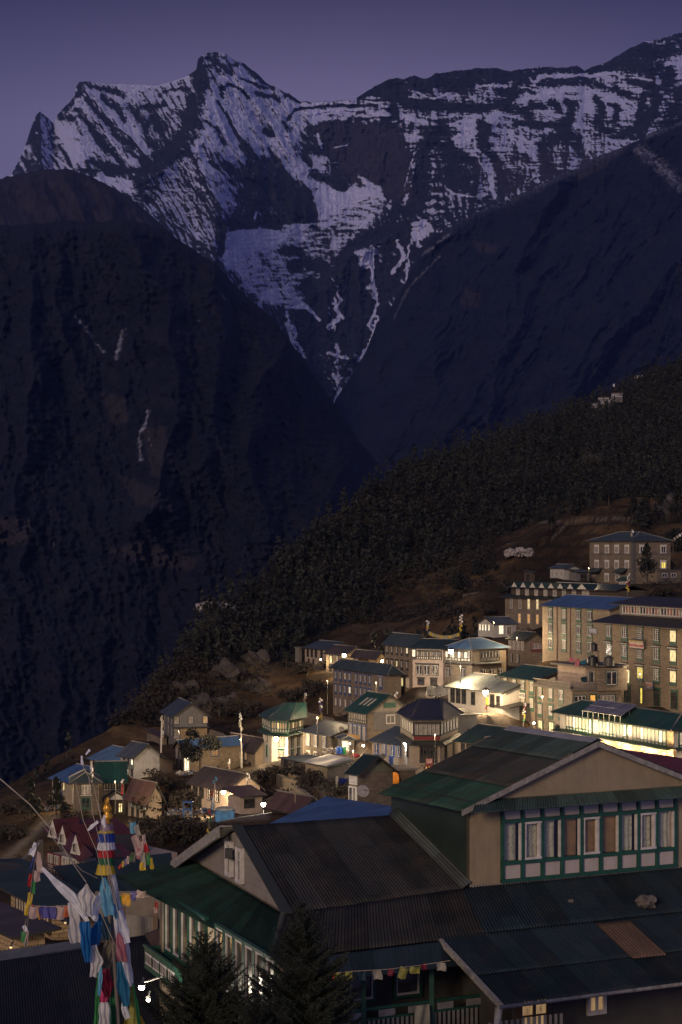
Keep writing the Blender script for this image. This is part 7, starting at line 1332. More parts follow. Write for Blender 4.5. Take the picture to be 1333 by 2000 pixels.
SC = [('k', [(203, 1714), (207, 1745), (214, 1788)], [8, 26, 20], 'longer pale blue scarf just under the yellow valance'), ('k', [(213, 1712), (220, 1750), (231, 1795)], [6, 16, 12], 'shorter pale blue scarf at the right under the valance'),
 ('w', [(219, 1703), (228, 1765), (240, 1842)], [10, 20, 28], 'broad white scarf running down the right of the pole'), ('w', [(232, 1778), (242, 1812), (250, 1842)], [3, 16, 12], 'pointed white scarf tip at the right of the pole'),
 ('w', [(82, 1695), (108, 1722), (140, 1752), (172, 1800)], [6, 14, 20, 8], 'white scarf streaming up to the left in the wind'), ('s', [(170, 1726), (168, 1752), (172, 1786)], [3, 36, 16], 'bulging silver scarf hung from the long rope'),
 ('w', [(198, 1742), (188, 1768), (176, 1792)], [5, 22, 30], 'white scarf spread behind the bulging silver one'), ('s', [(138, 1762), (147, 1795), (148, 1842)], [12, 24, 26], 'long silver scarf hanging farthest left of the pole'),
 ('b', [(166, 1800), (168, 1838), (171, 1880)], [20, 22, 12], 'deep blue scarf hanging left of the pole'), ('b', [(196, 1784), (190, 1815), (183, 1846)], [6, 20, 24], 'second deep blue scarf nearer the pole'), ('n', [(204, 1790), (208, 1812), (207, 1836)], [10, 20, 14], 'almost black scarf crossed by the rope'),
 ('s', [(182, 1846), (188, 1878), (184, 1908)], [14, 26, 14], 'silver scarf end below the second blue scarf'), ('o', [(214, 1828), (213, 1858), (206, 1896)], [6, 28, 12], 'olive brown scarf folded in the middle of the pole'), ('p', [(232, 1822), (237, 1850), (240, 1880)], [6, 22, 18], 'rose pink scarf below the white ones'),
 ('w', [(244, 1838), (248, 1882), (256, 1928)], [14, 20, 12], 'crumpled white lace scarf at the right edge'), ('t', [(233, 1878), (240, 1920), (247, 1966)], [8, 24, 14], 'teal scarf with narrow folds low on the right'), ('c', [(206, 1892), (208, 1922), (211, 1948)], [12, 28, 12], 'dark crimson scarf low on the pole'),
 ('m', [(203, 1922), (203, 1950), (202, 1978)], [12, 15, 11], 'magenta scarf low on the pole'), ('g', [(193, 1900), (190, 1955), (187, 2030)], [5, 9, 10], 'narrow green scarf along the left edge'), ('G', [(222, 1915), (223, 1960), (221, 2040)], [8, 18, 22], 'wide dark green scarf at the bottom'),
 ('s', [(204, 1958), (205, 1990), (206, 2040)], [18, 24, 26], 'silver scarf at the bottom below the magenta one'), ('Y', [(257, 1926), (262, 1965), (260, 2040)], [4, 18, 26], 'olive yellow scarf at the bottom right'), ('y', [(248, 1984), (250, 2005), (248, 2040)], [10, 18, 20], 'bright yellow scarf touching the bottom edge'),
 ('G', [(260, 1920), (268, 1965), (274, 2030)], [3, 7, 7], 'thin green scarf at the far right edge of the bundle'), ('y', [(275, 1984), (281, 2005), (284, 2040)], [3, 8, 10], 'thin yellow scarf at the bottom right corner of the bundle'), ('k', [(198, 1888), (196, 1915), (194, 1945)], [4, 9, 6], 'small pale blue scarf above the narrow green one'), ('w', [(247, 1930), (243, 1968), (250, 1990)], [8, 14, 12], 'white scarf tip under the teal scarf')]
for i, (cc, ln, wd, lb) in enumerate(SC): scarf(lb, cc, ln, wd, PY - .25 + .13 * ((i * 7) % 5), 2 if max(wd) > 16 else 1.5, seed=i + 1)
ROPE = plain('rope_fibre', (.36, .30, .22), .8)
def rope(label, pts, r=.008, cat='rope', flags=()):
    P0 = P(*pts[0]); m = MB(); q = [P(*p) - P0 for p in pts]; cur = []
    for i in range(len(q) - 1):
        for s_ in range(6): cur.append(q[i].lerp(q[i + 1], s_ / 6))
    cur.append(q[-1]); m.tube(cur, r, 5)
    if not flags: o = m.obj('rope', [ROPE]); o.location = P0; return tag(o, label, cat, 'ropes of the near prayer pole')
for lb, pts in (('thick pale rope falling from the left edge to the pole', [(-10, 1512, 37), (60, 1572, 37), (105, 1625, 37), (140, 1682, 37.3), (168, 1722, 37.6)]), ('dark lower end of that rope crossing the scarves', [(168, 1722, 37.4), (195, 1778, 37.4), (222, 1838, 37.4), (240, 1880, 37.6)]), ('rope from the highest tattered tip down to the pole', [(160, 1492, 38), (184, 1536, 38), (200, 1612, 37.7), (216, 1700, 37.7), (236, 1810, 37.7)]),
                ('rope running between the other two above the red roof', [(174, 1518, 38), (181, 1588, 37.8), (200, 1660, 37.6), (224, 1765, 37.6)]), ('leftmost thin rope starting above the green porch', [(148, 1528, 38), (163, 1602, 37.8), (190, 1664, 37.7), (206, 1742, 37.6)]), ('thin rope crossing the crimson roof from the left', [(85, 1612, 37), (120, 1658, 37.2), (160, 1700, 37.4), (190, 1715, 37.6)]), ('rope on the right side of the valances', [(193, 1568, 38), (206, 1640, 37.6), (216, 1715, 37.5), (232, 1790, 37.5)])):
    rope(lb, pts, .011 if 'thick' in lb else .006)
for i, (a, b_) in enumerate((([(176, 1464), (168, 1474)], [5, 3]), ([(160, 1476), (161, 1494)], [3, 6]), ([(192, 1604), (180, 1614), (172, 1622)], [5, 7, 4]), ([(205, 1592), (202, 1606), (206, 1616)], [4, 8, 4]))): scarf(('tattered white tip above the highest rope end', 'tattered rag knotted to the highest rope end', 'small white scarf flying left of the brocade drum', 'white scarf knotted at the foot of the finial')[i], 'w', a, b_, 37.7, 2, seed=i + 40)
def flagset(name, label, Y, flags, pole_=None, rope_=None, cat='prayer flags', group=None, r=.02, pr=None, seed=0, thick=1):
    """one set of flags moving together: its string or mast and every flag on it as parts; flags = (px, py, width px, height px, colour, tilt)"""
    f0 = pole_[-1] if pole_ else rope_[0]; o = P(f0[0], f0[1], Y); t = thing(name, label, cat, o, 0, group)
    if pole_: m = MB(); m.tube([P(a, b_, Y) - o for a, b_ in pole_], r, 6); m.obj('mast', [pr or plain('grey_pole_wood', (.12, .10, .08), .8)], t)
    if rope_: m = MB(); m.tube([P(a, b_, Y) - o for a, b_ in rope_], .006 * thick, 5); m.obj('string', [ROPE], t)
    for i, (px, py, w_, h_, cc, tl) in enumerate(flags):
        m = MB(); s_ = Y / F; c = P(px, py, Y) - o; ph = seed + i * 1.3; q = math.radians(tl)
        m.grid(lambda u, v: (c.x + ((u - .5) * w_ * math.cos(q) + v * h_ * math.sin(q)) * s_ + .06 * w_ * s_ * math.sin(v * 4 + ph), c.y + w_ * s_ * .18 * math.sin(u * 5 + ph + v * 2), c.z + (-(v * h_) * math.cos(q) + (u - .5) * w_ * math.sin(q)) * s_ + .05 * h_ * s_ * math.sin(u * 6 + ph)), 5, 5); m.obj('flag', [CL[cc]], t)
    return t
flagset('flag_mast', 'ragged flags streaming down a mast at the left above the lattice windows', 41, [(72, 1646, 10, 16, 'w', -20), (66, 1658, 12, 14, 'w', -25), (74, 1664, 12, 40, 'P', 6), (68, 1668, 5, 30, 'N', -14), (72, 1700, 12, 22, 'P', 4), (62, 1706, 8, 26, 'r', -10), (66, 1722, 9, 24, 'g', -6), (60, 1744, 10, 24, 'y', -8), (62, 1766, 9, 10, 'r', 0), (56, 1766, 9, 22, 'y', -10)], [(74, 1645), (64, 1710), (56, 1790), (50, 1850)], r=.012, seed=3)
flagset('flag_string', 'row of pink, violet and orange prayer flags strung left of the pole', 40, [(66, 1770, 18, 24, 'P', 4), (76, 1770, 6, 26, 'A', 6), (85, 1770, 18, 24, 'v', 4), (101, 1771, 17, 24, 'v', 3), (117, 1770, 18, 26, 'P', 2), (131, 1769, 13, 22, 'O', 0)], None, [(55, 1768), (95, 1771), (137, 1768)], seed=8)
flagset('flag_bunch', 'small bunch of faded flags hanging below the left mast', 41, [(48, 1808, 8, 12, 'w', 15), (46, 1820, 10, 20, 'g', 0), (53, 1818, 8, 22, 'P', -4), (51, 1834, 7, 14, 'e', 0)], None, [(52, 1795), (48, 1812), (46, 1845)], seed=5)
flagset('flag_bunch', 'bunch of peach, red and green flags right of the pole', 50, [(259, 1606, 12, 22, 'k', 8), (266, 1612, 9, 22, 'e', 16), (264, 1632, 14, 26, 'P', 12), (273, 1642, 16, 30, 'P', -4), (272, 1652, 12, 26, 'p', 4), (280, 1630, 7, 24, 'P', 10), (284, 1648, 8, 22, 'r', 14), (279, 1664, 10, 30, 'e', 2), (287, 1664, 9, 26, 'g', 12), (293, 1676, 8, 22, 'y', 14), (280, 1684, 12, 16, 'y', -2), (262, 1664, 9, 20, 'o', -8), (258, 1668, 6, 14, 'g', -14)], None, [(254, 1598), (268, 1625), (284, 1660), (296, 1696)], seed=2)
flagset('flag_bunch', 'violet and red flags trailing over the green hall roof', 52, [(252, 1672, 6, 16, 'P', -10), (247, 1676, 6, 16, 'v', -14), (242, 1682, 6, 12, 'y', -20), (237, 1688, 5, 10, 'r', -24)], None, [(256, 1670), (246, 1680), (234, 1694)], seed=9)
flagset('flag_string', 'green, amber and violet flags strung under the green skirt roof', 66, [(233, 1750, 10, 20, 'G', 0), (247, 1746, 18, 22, 'A', -6), (262, 1742, 13, 16, 'v', -12), (276, 1740, 18, 14, 'P', -8)], None, [(228, 1750), (255, 1745), (292, 1752)], seed=4, thick=1.5)
flagset('flag_bunch', 'red and peach rags tied to the post by the cream side wall', 76, [(306, 1762, 6, 14, 'r', 0), (303, 1772, 8, 12, 'P', 10)], None, [(306, 1758), (304, 1786)], seed=4)
flagset('flag_string', 'dim orange and green flags hung under the lodge eaves', 57.5, [(646, 1900, 14, 20, 'O', 0), (662, 1899, 20, 22, 'Y', 0), (681, 1897, 14, 16, 'Y', 6), (708, 1896, 14, 20, 'n', 0), (737, 1895, 18, 18, 'e', 4), (764, 1892, 12, 14, 'c', -4), (790, 1890, 16, 22, 'Y', -12), (812, 1888, 20, 14, 'Y', -6), (828, 1882, 10, 12, 'c', 8), (862, 1880, 18, 16, 'e', 0)], None, [(636, 1902), (690, 1897), (760, 1893), (830, 1884), (880, 1876)], seed=6, thick=1.5)
rs = np.random.RandomState(5)
def mast(label, px, yt, yb, Y, cols='wPyr', lean=0, n=9, wood=None, dens=.62, group='prayer flag masts in the village', r=.05):
    H_ = yb - yt; fl = []
    for i in range(n):
        f = (i + .5) / n * dens; fl.append((px + lean * (1 - f) + (rs.rand() - .5) * 4, yt + H_ * f, 2.6 + 2.2 * rs.rand(), H_ * dens / n * 1.2, cols[(i * len(cols)) // n], (rs.rand() - .5) * 50))
    flagset('flag_mast', label, Y, fl, [(px + lean, yt), (px + lean * .5, (yt + yb) / 2), (px, yb)], r=r, seed=px, group=group, pr=wood)
mast('flag mast at the left end of the sagging pennant line', 836, 1211, 1242, 343, 'wwyP'); mast('taller flag mast at the right end of the sagging pennant line', 899, 1199, 1250, 338, 'wwPyy', 2, 11)
mast('flag mast in front of the green-windowed lodge', 1022, 1372, 1428, 264, 'wrPwyyg', 3, 14); mast('flag mast beside the bright wall lamp of the tin-roofed house', 952, 1355, 1400, 268, 'Pyyoc', -2)
mast('flag mast rising between the solar water heaters', 1225, 1118, 1176, 300, 'wwPcyy', 3, 12); mast('flag mast behind the stone lodge roof', 1235, 1034, 1060, 398, 'wPe'); mast('leaning flag mast beside the skylight house ridge', 768, 1350, 1378, 288, 'wwPr', 8)
mast('flag mast left of the blue-windowed hotel foot', 627, 1362, 1432, 315, 'wNwvoyY', 0, 16); mast('thin flag mast on the bank above the green bay roof', 595, 1352, 1388, 330, 'wPoo', 2, 8)
mast('tall bare pole with pale rags in front of the brown window row house', 473, 1392, 1500, 293, 'wwee', -3, 12, ST['pale'], .3, r=.09); mast('white pole wrapped in cloth at the cliff edge by the ochre house', 315, 1397, 1470, 322, 'ewPe', 2, 9, ST['white'], .8, r=.13)
mast('short mast with white cloth on the gable of the lamp-lit house', 483, 1508, 1546, 242, 'wwe', 3, 7); mast('slender leaning mast with red and yellow flags above the near roof ridge', 405, 1514, 1640, 150, 'kPrwkrgoyy', 15, 20, dens=1.0, r=.03)
mast('flag mast in front of the green hipped house', 180, 1485, 1530, 250, 'www', 1, 6); mast('red striped flag mast by the patterned door', 241, 1520, 1580, 258, 'wcrrn', 0, 10)
mast('bare flag mast between the barn and the blue roof', 577, 1528, 1568, 190, 'e', 0, 2, plain('pale_bamboo', (.35, .28, .16)), .2, r=.04); mast('rags on a stick beside the ruined wall path', 447, 1480, 1510, 290, 'wP', 0, 4); mast('small prayer mast high on the slope left of the upper row', 723, 1232, 1250, 425, 'wwe', 3, 5)
mast('little flag mast on the cut bank among the dark bushes', 460, 1303, 1318, 385, 'we', 0, 4); mast('tiny mast on the skyline above the white walls', 1201, 748, 766, 850, 'wc', 0, 3, r=.1)
def pennants(label, a, b_, sag, Y, n, cols, s_=4, h_=6):
    fl = []; rp = []
    for i in range(n):
        f = (i + .5) / n; fl.append((a[0] + (b_[0] - a[0]) * f, a[1] + (b_[1] - a[1]) * f + sag * 4 * f * (1 - f), s_, h_, cols[i % len(cols)], (rs.rand() - .5) * 16))
    for i in range(9): f = i / 8; rp.append((a[0] + (b_[0] - a[0]) * f, a[1] + (b_[1] - a[1]) * f + sag * 4 * f * (1 - f)))
    flagset('pennant_line', label, Y, fl, None, rp, seed=a[0], thick=4)
pennants('sagging line of yellow and pale pennants above the blue hipped house', (838, 1233), (897, 1236), 7, 340, 17, 'eyeYe'); pennants('pennants sagging between the bay house and the skylight house', (632, 1408), (690, 1416), 6, 300, 16, 'eyeYe')
pennants('long pale pennant line far up the dark slope at the right edge', (1234, 884), (1338, 892), 4, 640, 34, 'eeP', 2.6, 4); pennants('pennants from the roof terrace to the tall hotel wall', (1316, 1052), (1345, 1035), -2, 390, 6, 'eew', 4, 5)
# ---------------------------------------------------------------- roof and yard furniture
def lathe_thing(name, label, cat, p, prof, mat, k=14, group=None): m = MB(); m.lathe(prof, k); o = m.obj(name, [mat]); o.location = p; return tag(o, label, cat, group)
TANK = plain('black_plastic', (.012, .012, .013), .4); GT2 = 'plastic water tanks on the penthouse roof'
def tank(label, px, yb, Y, r, h, mat=TANK):
    prof = [(r * .98, 0)];
    for i in range(6): prof += [(r * .96, h * (i + .2) / 7), (r, h * (i + .5) / 7), (r * .96, h * (i + .9) / 7)]
    prof += [(r * .9, h * .9), (r * .45, h), (r * .4, h * 1.06), (.02, h * 1.07)]; t = thing('water_tank', label, 'water tank', P(px, yb, Y), 0, GT2)
    m = MB(); m.lathe(prof[:-3], 18); m.obj('body', [mat], t); m = MB(); m.lathe([(r * .45, h * .93), (r * .45, h * 1.05), (.05, h * 1.08)], 14); m.obj('lid', [mat], t); return t
zt = TB.zb + TB.h + 3.15
def y_for(px, z, Y): return HZ - z / Y * F
tank('black water tank standing left on the penthouse roof', 1158, y_for(0, zt, 262), 262, .72, 1.25); tank('grey-black ribbed water tank standing right on the penthouse roof', 1190, y_for(0, zt, 262), 262, .68, 1.2, plain('grey_plastic', (.05, .048, .045), .5))
t = tank('small black tank raised on a pipe stand above the penthouse', 1161, y_for(0, zt, 264) - 27, 264, .45, 1.0)
st = thing('tank_stand', 'rusty pipe stand that carries the small raised water tank', 'stand', P(1161, y_for(0, zt, 264), 264))
for i, (a, b_) in enumerate(((-.5, -.5), (.5, -.5), (.5, .5), (-.5, .5))): m = MB(); m.tube([(a * 1.3, b_ * 1.3, 0), (a, b_, 1.75)], .035, 6); m.obj('leg', [plain('rusty_pipe', (.13, .07, .05))], st)
m = MB(); m.box(-.6, -.6, 1.7, .6, .6, 1.77); m.obj('top', [plain('rusty_pipe', (.13, .07, .05))], st)
for i, (px, lb) in enumerate(((1252, 'solar water heater drum at the left on the blue hotel roof ridge'), (1287, 'solar water heater drum at the right near the flag mast'))):
    t = thing('solar_heater', lb, 'water heater', P(px, 1176, 303), 0, 'solar water heaters'); m = MB(); m.tube([(-1.1, 0, .35), (.9, 0, .3)], .42, 14); m.obj('drum', [ST['pink']], t); m = MB(); m.tube([(.9, 0, .3), (1.15, 0, .3)], .43, 14); m.obj('end_cap', [plain('dark_red_paint', (.16, .015, .015))], t); m = MB(); m.box(-.9, -.05, -.4, -.8, .05, .1); m.box(.7, -.05, -.4, .8, .05, .1); m.obj('stand', [POLE], t)
# photovoltaic rack on the floodlit lodge
sp_ = thing('solar_panel_rack', 'rack of grey solar panels propped on thin legs over the green roof', 'solar panels', P(1190, 1400, 216)); o = Vector(sp_.location)
c4 = [P(1137, 1388, 220.5) - o, P(1212, 1399, 212.5) - o, P(1246, 1377, 215.5) - o, P(1168, 1366, 223.5) - o]
PV, nt, bb = new_mat('solar_glass'); nt.links.new(ramp(nt, noise(nt, coords(nt), .7, 3), [(.35, (.13, .12, .135)), (.65, (.21, .20, .22))]), bb.inputs['Base Color']); bb.inputs['Roughness'].default_value = .35
lerp4 = lambda u, v: (c4[0].lerp(c4[1], u)).lerp(c4[3].lerp(c4[2], u), v)
for r_ in range(2):
    for i in range(8): u0, u1 = i / 8 + .006, (i + 1) / 8 - .006; v0, v1 = r_ / 2 + .015, (r_ + 1) / 2 - .015; m = MB(); m.slab([lerp4(u0, v0), lerp4(u1, v0), lerp4(u1, v1), lerp4(u0, v1)], .05); m.obj('panel', [PV], sp_)
for i in range(8): a = lerp4(i / 7 * .98 + .01, .02); b_ = lerp4(i / 7 * .98 + .01, .55); m = MB(); m.tube([a - Vector((0, 0, 1.05)), a], .035, 5); m.tube([b_ - Vector((0, 0, 1.9)), b_], .035, 5); m.obj('leg', [plain('galvanised_steel', (.25, .26, .24), .5)], sp_)
m = MB()
for v_ in (0.01, .5, .99): m.tube([lerp4(0, v_), lerp4(1, v_)], .04, 5)
m.obj('rail', [plain('galvanised_steel', (.25, .26, .24), .5)], sp_)
def dish(label, px, py, Y, r, mat, tilt=(.2, -.9, .4)):
    t = thing('satellite_dish', label, 'satellite dish', P(px, py, Y)); q = Vector(tilt).to_track_quat('Z', 'Y').to_matrix().to_4x4(); m = MB(); m.lathe([(.02, 0), (r * .5, r * .06), (r * .85, r * .2), (r, r * .3), (r, r * .33), (r * .8, r * .2)], 22); m.v = [tuple(q @ Vector(p)) for p in m.v]; m.obj('reflector', [mat], t); m = MB(); m.tube([q @ Vector((r * .9, 0, r * .3)), q @ Vector((0, 0, r * .9))], .02, 5); m.tube([q @ Vector((0, 0, r * .8)), q @ Vector((0, 0, r))], .05, 6); m.obj('feed_arm', [POLE], t); m = MB(); m.tube([(0, .1, 0), (0, .2, -r * 1.1)], .05, 6); m.obj('stand', [POLE], t)
dish('large pale satellite dish below the green gable house', 709, 1546, 186, .58, plain('dish_grey', (.30, .28, .25), .5)); dish('small dark satellite dish left of the small blue-windowed house', 749, 1477, 232, .30, plain('dish_dark', (.05, .05, .05), .5)); dish('dark satellite dish left of its twin behind the near gable', 1037, 1424, 226, .33, plain('dish_dark', (.05, .05, .05), .5)); dish('dark satellite dish right of its twin behind the near gable', 1053, 1427, 224, .33, plain('dish_dark', (.05, .05, .05), .5)); dish('dark dish at the left end of the floodlit lodge', 1089, 1421, 228, .33, plain('dish_dark', (.05, .05, .05), .5)); dish('white dish between the stone house and the kiosk', 667, 1424, 282, .4, plain('dish_grey', (.30, .28, .25), .5))
for px, cc, lb in ((661, (.02, .08, .35), 'blue plastic barrel left in front of the kiosk'), (667, (.03, .16, .5), 'brighter blue barrel between the blue and the green one'), (674, (.03, .28, .06), 'green plastic barrel in front of the kiosk')):
    t = lathe_thing('barrel', lb, 'barrel', P(px, 1473, 262), [(.2, 0), (.24, .1), (.22, .3), (.25, .45), (.22, .6), (.24, .85), (.15, .92)], plain('barrel_%d' % px, cc, .4), group='plastic barrels')
rock('junk_seat', 'red plastic-covered seat heap beside the barrels', P(694, 1476, 262), .55, (.30, .02, .04), 'seat', seed=3, flat=.5)
# the white tent cloth and stacked timber below the cream house
b_ = thing('white_tent', 'crumpled white tarpaulin tent glowing below the cream band house', 'tent', P(856, 1362, 305))
m = MB(); m.grid(lambda u, v: ((u - .5) * 3.4, -1.2 + 2.4 * abs(v - .5) * 2 - 1.2 * (v > .5) * 0, 1.7 * (1 - abs(v - .5) * 2) ** .6 + .15 * math.sin(u * 13) * (1 - v) + .1), 20, 10); m.obj('canvas', [cloth('tent_canvas', (.62, .62, .60))], b_); m = MB(); m.grid(lambda u, v: (-1.7 + .06 * math.sin(9 * v), -1.2 + 2.4 * u, 1.5 * v * (1 - abs(u - .5))), 8, 6); m.obj('side_flap', [cloth('tent_canvas', (.62, .62, .60))], b_)
b_ = thing('blue_water_box', 'small bright blue corrugated tank house below the glaring corner lamp', 'tank house', P(440, 1606, 222)); m = MB(); m.box(-1.0, -.9, -.3, 1.0, .9, 1.35); m.obj('wall', [plain('tank_blue', (.03, .14, .30), .5, .4, 2)], b_); m = MB(); m.lathe([(1.1, 1.36), (1.15, 1.42), (.9, 1.6), (.1, 1.72)], 8); m.obj('roof', [plain('galvanised_steel', (.25, .26, .24), .5)], b_)
b_ = thing('drying_rack', 'spindly blue metal frame left of the small blue tank house', 'frame', P(367, 1592, 232)); m = MB()
for a in (-.45, .45):
    for c_ in (-.4, .4): m.tube([(a, c_, -.2), (a, c_, 1.5)], .06, 5)
m.box(-.6, -.5, 1.45, .6, .5, 1.55); m.box(-.5, -.45, .6, .5, .45, .68); m.obj('bars', [plain('frame_blue', (.04, .12, .30), .5)], b_)
rng = np.random.RandomState(4)
def heap(name, label, px, py, Y, w_, h_, n, mat, size, kind='stuff'):
    m = MB(); o = P(px, py, Y)
    for i in range(n):
        a = rng.rand() * 2 - 1; b2 = rng.rand() * 2 - 1; z_ = rng.rand() * (1 - .5 * (a * a + b2 * b2)) * h_; s_ = size * (.5 + rng.rand()); M = Matrix.Translation((a * w_, b2 * w_ * .5, z_)) @ Matrix.Rotation(rng.rand() * 3, 4, 'Z') @ Matrix.Rotation(rng.rand() * 1.5, 4, 'X'); m.box(-s_, -s_ * .6, -s_ * .4, s_, s_ * .6, s_ * .4, rng.randint(len(mat)), M)
    q = m.obj(name, mat); q.location = o; tag(q, label, 'heap', None, kind)
JK = [plain('junk_grey', (.25, .24, .22)), plain('junk_pale', (.42, .40, .36)), plain('junk_rust', (.14, .08, .05)), plain('junk_blue', (.06, .10, .20))]
heap('rubbish', 'scattered junk and firewood in the lamplit yard left of the blue tank', 385, 1588, 236, 3.4, .5, 150, JK, .17); heap('rubbish', 'jumble of boxes and bottles behind the stone yard wall', 655, 1471, 266, 1.6, .9, 60, JK, .16); heap('rubbish', 'firewood and sacks between the lit doorway and the brown gable', 372, 1512, 290, 2.0, .5, 60, JK, .18); heap('rubbish', 'clutter by the lit corner of the blue-roofed houses', 95, 1580, 276, 3.2, .6, 80, JK, .2)
WR = [plain('white_stone_a', (.36, .32, .30), .9), plain('white_stone_b', (.24, .21, .20), .9)]
heap('white_boulders', 'heap of whitish boulders on the brown upper slope', 1016, 1086, on_ground(1016, 1088).y - .5, 3.2, 2.0, 170, WR, .38); heap('white_boulders', 'white boulders crowning the left end of the skyline spur', 424, 1190, 433, 3.6, 1.3, 90, WR, .7)
heap('white_boulders', 'pale broken slabs on the skyline above the forest', 1275, 742, 895, 8, 1.6, 60, WR, 1.3)
for i, (px, py, w_, h_, lb) in enumerate(((1166, 790, 20, 22, 'white stone wall panel lowest on the far ridge'), (1184, 776, 30, 15, 'white stepped stone wall in the middle of the far ridge'), (1206, 765, 22, 9, 'white stone wall highest on the far ridge'), (1152, 818, 14, 8, 'small grey stone wall left below the white panels'))):
    m = MB(); Yw = 800; s_ = Yw / F; n_ = int(h_ / 3.2); 
    for r_ in range(n_):
        for c_ in range(int(w_ / 3)): 
            if rng.rand() < .82: x0 = (c_ * 3 - w_ / 2) * s_; z_ = (r_ * 3.2) * s_; m.box(x0, rng.rand() * .4, z_, x0 + 2.5 * s_, 1.2, z_ + 2.5 * s_, 0)
    m.box(-w_ / 2 * s_, .5, -2, w_ / 2 * s_, 1.3, h_ * s_ * .95, 1); q = m.obj('white_stone_wall', [plain('whitewash_stone', (.36, .34, .36)), plain('wall_joint', (.10, .09, .09))]); q.location = P(px, py + h_ / 2 + 6, Yw); tag(q, lb, 'wall', 'white stone walls on the far ridge', 'thing')
# retaining and garden walls
def gwall(label, pts, h_, mat='dark', th=.5, name='stone_wall', top=None):
    m = MB(); w3 = [P(*p) for p in pts]; o = w3[0].copy()
    for a, b_ in zip(w3[:-1], w3[1:]):
        d = (b_ - a); dd = Vector((d.x, d.y, 0)).normalized(); nn_ = Vector((-dd.y, dd.x, 0)) * th; q = [a - o, b_ - o]; lo = Vector((0, 0, -h_ - 1.5))
        m.quad([q[0] + lo, q[1] + lo, q[1], q[0]]); m.quad([q[0], q[1], q[1] + nn_, q[0] + nn_]); m.quad([q[1] + lo + nn_, q[0] + lo + nn_, q[0] + nn_, q[1] + nn_]); m.quad([q[1] + lo, q[1] + lo + nn_, q[1] + nn_, q[1]]); m.quad([q[0] + lo + nn_, q[0] + lo, q[0], q[0] + nn_])
    b2 = m.obj(name, [ST[mat]]); b2.location = o; tag(b2, label, 'wall', 'rough stone walls of the terraces', 'thing'); return b2
gwall('rough yard wall of pale stones below the grey-roofed stone house', [(630, 1468, 268), (655, 1481, 258), (678, 1492, 250)], 1.6, 'stone'); gwall('retaining wall under the stone lodge forecourt', [(1088, 1146, 400), (1140, 1147, 394), (1205, 1152, 384)], 1.4, 'stone'); gwall('long bank wall beside the footpath bend', [(565, 1530, 240), (590, 1545, 232), (630, 1575, 222)], 1.8, 'stone')
gwall('curved low wall of the paved yard at the left edge', [(5, 1706, 150), (30, 1695, 158), (60, 1668, 172), (85, 1640, 190)], .5, 'stone', .4); gwall('stone wall holding up the terrace behind the white tent', [(815, 1368, 306), (850, 1385, 292), (875, 1395, 284)], 1.2, 'stone'); gwall('broken wall along the highest brown terrace', [(1075, 1021, 505), (1150, 1017, 505), (1240, 1013, 502)], .6, 'stone'); gwall('upper of two terrace walls on the brown slope right of the forest', [(990, 1062, 490), (1050, 1056, 486), (1120, 1052, 480)], .5, 'dark'); gwall('terrace wall on the bank left of the blue-windowed hotel', [(560, 1386, 330), (600, 1392, 326), (648, 1404, 320)], .9, 'stone'); gwall('terrace wall between the ochre house and the brown window row house', [(408, 1425, 332), (430, 1432, 326), (440, 1440, 318)], .7, 'stone'); gwall('stone wall under the dark tumbledown shed', [(540, 1512, 258), (560, 1520, 252), (598, 1530, 246)], 1.3, 'dark'); gwall('stone wall below the lamp gable house terrace', [(360, 1612, 226), (400, 1618, 220), (450, 1622, 214)], .9, 'dark'); gwall('stone wall of the lane beneath the brown window row house', [(430, 1510, 296), (470, 1516, 288), (512, 1518, 282)], .9, 'stone'); gwall('terrace wall running left from the stone lodge', [(1010, 1098, 455), (1060, 1094, 450), (1110, 1090, 446)], .5, 'dark'); gwall('stone terrace edge on the brown field below the pale shed', [(905, 1160, 440), (960, 1153, 432), (1010, 1148, 424)], .5, 'dark')
b_ = thing('white_railing', 'white pipe railing along the stone lodge forecourt', 'railing', P(1088, 1146, 399)); o = Vector(b_.location); m = MB()
for i in range(14): f = i / 13; p = P(1088 + 117 * f, 1146 + 5 * f, 399 - 14 * f) - o; m.tube([p, p + Vector((0, 0, .9))], .04, 5)
m.obj('posts', [FR['white']], b_); b_['label'] = 'white pipe railing along the stone lodge forecourt'; m = MB(); m.tube([P(1088, 1146, 399) - o + Vector((0, 0, .9)), P(1205, 1151, 385) - o + Vector((0, 0, .9))], .05, 5); m.obj('rail', [FR['white']], b_)
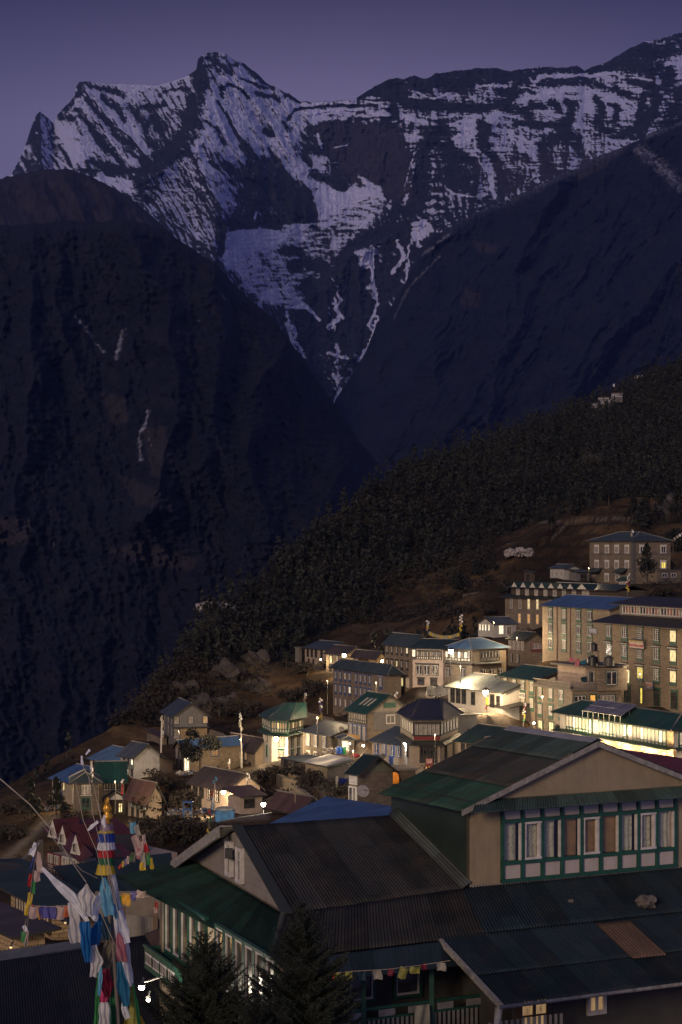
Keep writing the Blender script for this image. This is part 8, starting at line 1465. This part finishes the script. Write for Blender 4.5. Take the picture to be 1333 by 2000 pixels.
for i, (px, py, Y_, r_, lb) in enumerate(((440, 1336, 378, 3.0, 'big grey boulder under the hillside footpath'), (500, 1316, 388, 2.6, 'long low boulder in the dark bushes below the footpath'), (395, 1362, 362, 2.8, 'bare rock outcrop behind the ochre house'), (358, 1358, 366, 2.6, 'streaked cliff of bare rock at the left of the outcrop'), (432, 1370, 362, 1.6, 'smaller bare rock right of the outcrop'), (505, 1340, 374, 2.2, 'bare rock above the dead brown field'), (1150, 915, 640, 3.5, 'rock face glimpsed in the forest under the white walls'), (1306, 985, 500, 3.5, 'grey rock face at the right edge above the stone lodge'), (1000, 960, 590, 2.4, 'rock face in the dark wood left of the terraces'))):
    p = P(px, py, Y_); g_ = gz(p.x, p.y); p.z = g_; rock('boulder' if Y_ < 450 else 'rock_face', lb, p, r_, (.055, .045, .038) if Y_ < 450 else (.035, .030, .027), 'boulder', 'boulders on the slopes', seed=i + 11, flat=.8, k=22)
# laundry on the terrace
for i, (px, py, w_, h_, cc, lb) in enumerate(((1078, 1324, 12, 6, 'e', 'white washing spread on the terrace balustrade'), (1127, 1287, 9, 14, 'p', 'pink cloth drying above the roof terrace'), (1116, 1284, 10, 10, 'p', 'faded pink cloth left of the brighter one'), (1139, 1290, 12, 7, 't', 'blue cloth drying right of the pink ones'), (1140, 1322, 12, 10, 'n', 'dark clothes hung in front of the penthouse windows'))): scarf(lb, cc, [(px, py), (px + 1, py + h_ * .5), (px, py + h_)], [w_, w_, w_ * .8], 262, 2, name='washing', group='washing on the hotel terrace', seed=i)
for i, (px, py, w_, h_, cc, Y_, lb) in enumerate(((659, 1516, 5, 30, 'e', 236, 'pale washing hung by the tarpaulin shed'), (666, 1545, 5, 22, 'c', 228, 'red garment hung on the bank'), (671, 1520, 18, 22, 'N', 238, 'navy blue tarpaulin between the sheds'))): scarf(lb, cc, [(px, py), (px - 1, py + h_ * .5), (px + 1, py + h_)], [w_, w_, w_ * .8], Y_, 2, name='washing', group='washing and sheets by the path', seed=i + 9)
# ---------------------------------------------------------------- the air
m = MB(); m.box(-3200, -60, -2600, 3200, 10600, 2450); hz = m.obj('haze', []); hm = bpy.data.materials.new('air'); hm.use_nodes = True; nt = hm.node_tree; nt.nodes.clear(); vo = N(nt, 'VolumePrincipled'); vo.inputs['Color'].default_value = (.22, .36, 1, 1); vo.inputs['Density'].default_value = 2.1e-5; vo.inputs['Anisotropy'].default_value = .1; oo = N(nt, 'OutputMaterial'); nt.links.new(vo.outputs[0], oo.inputs['Volume']); hz.data.materials.append(hm); tag(hz, 'thin blue evening air over the whole valley', 'haze', None, 'stuff')
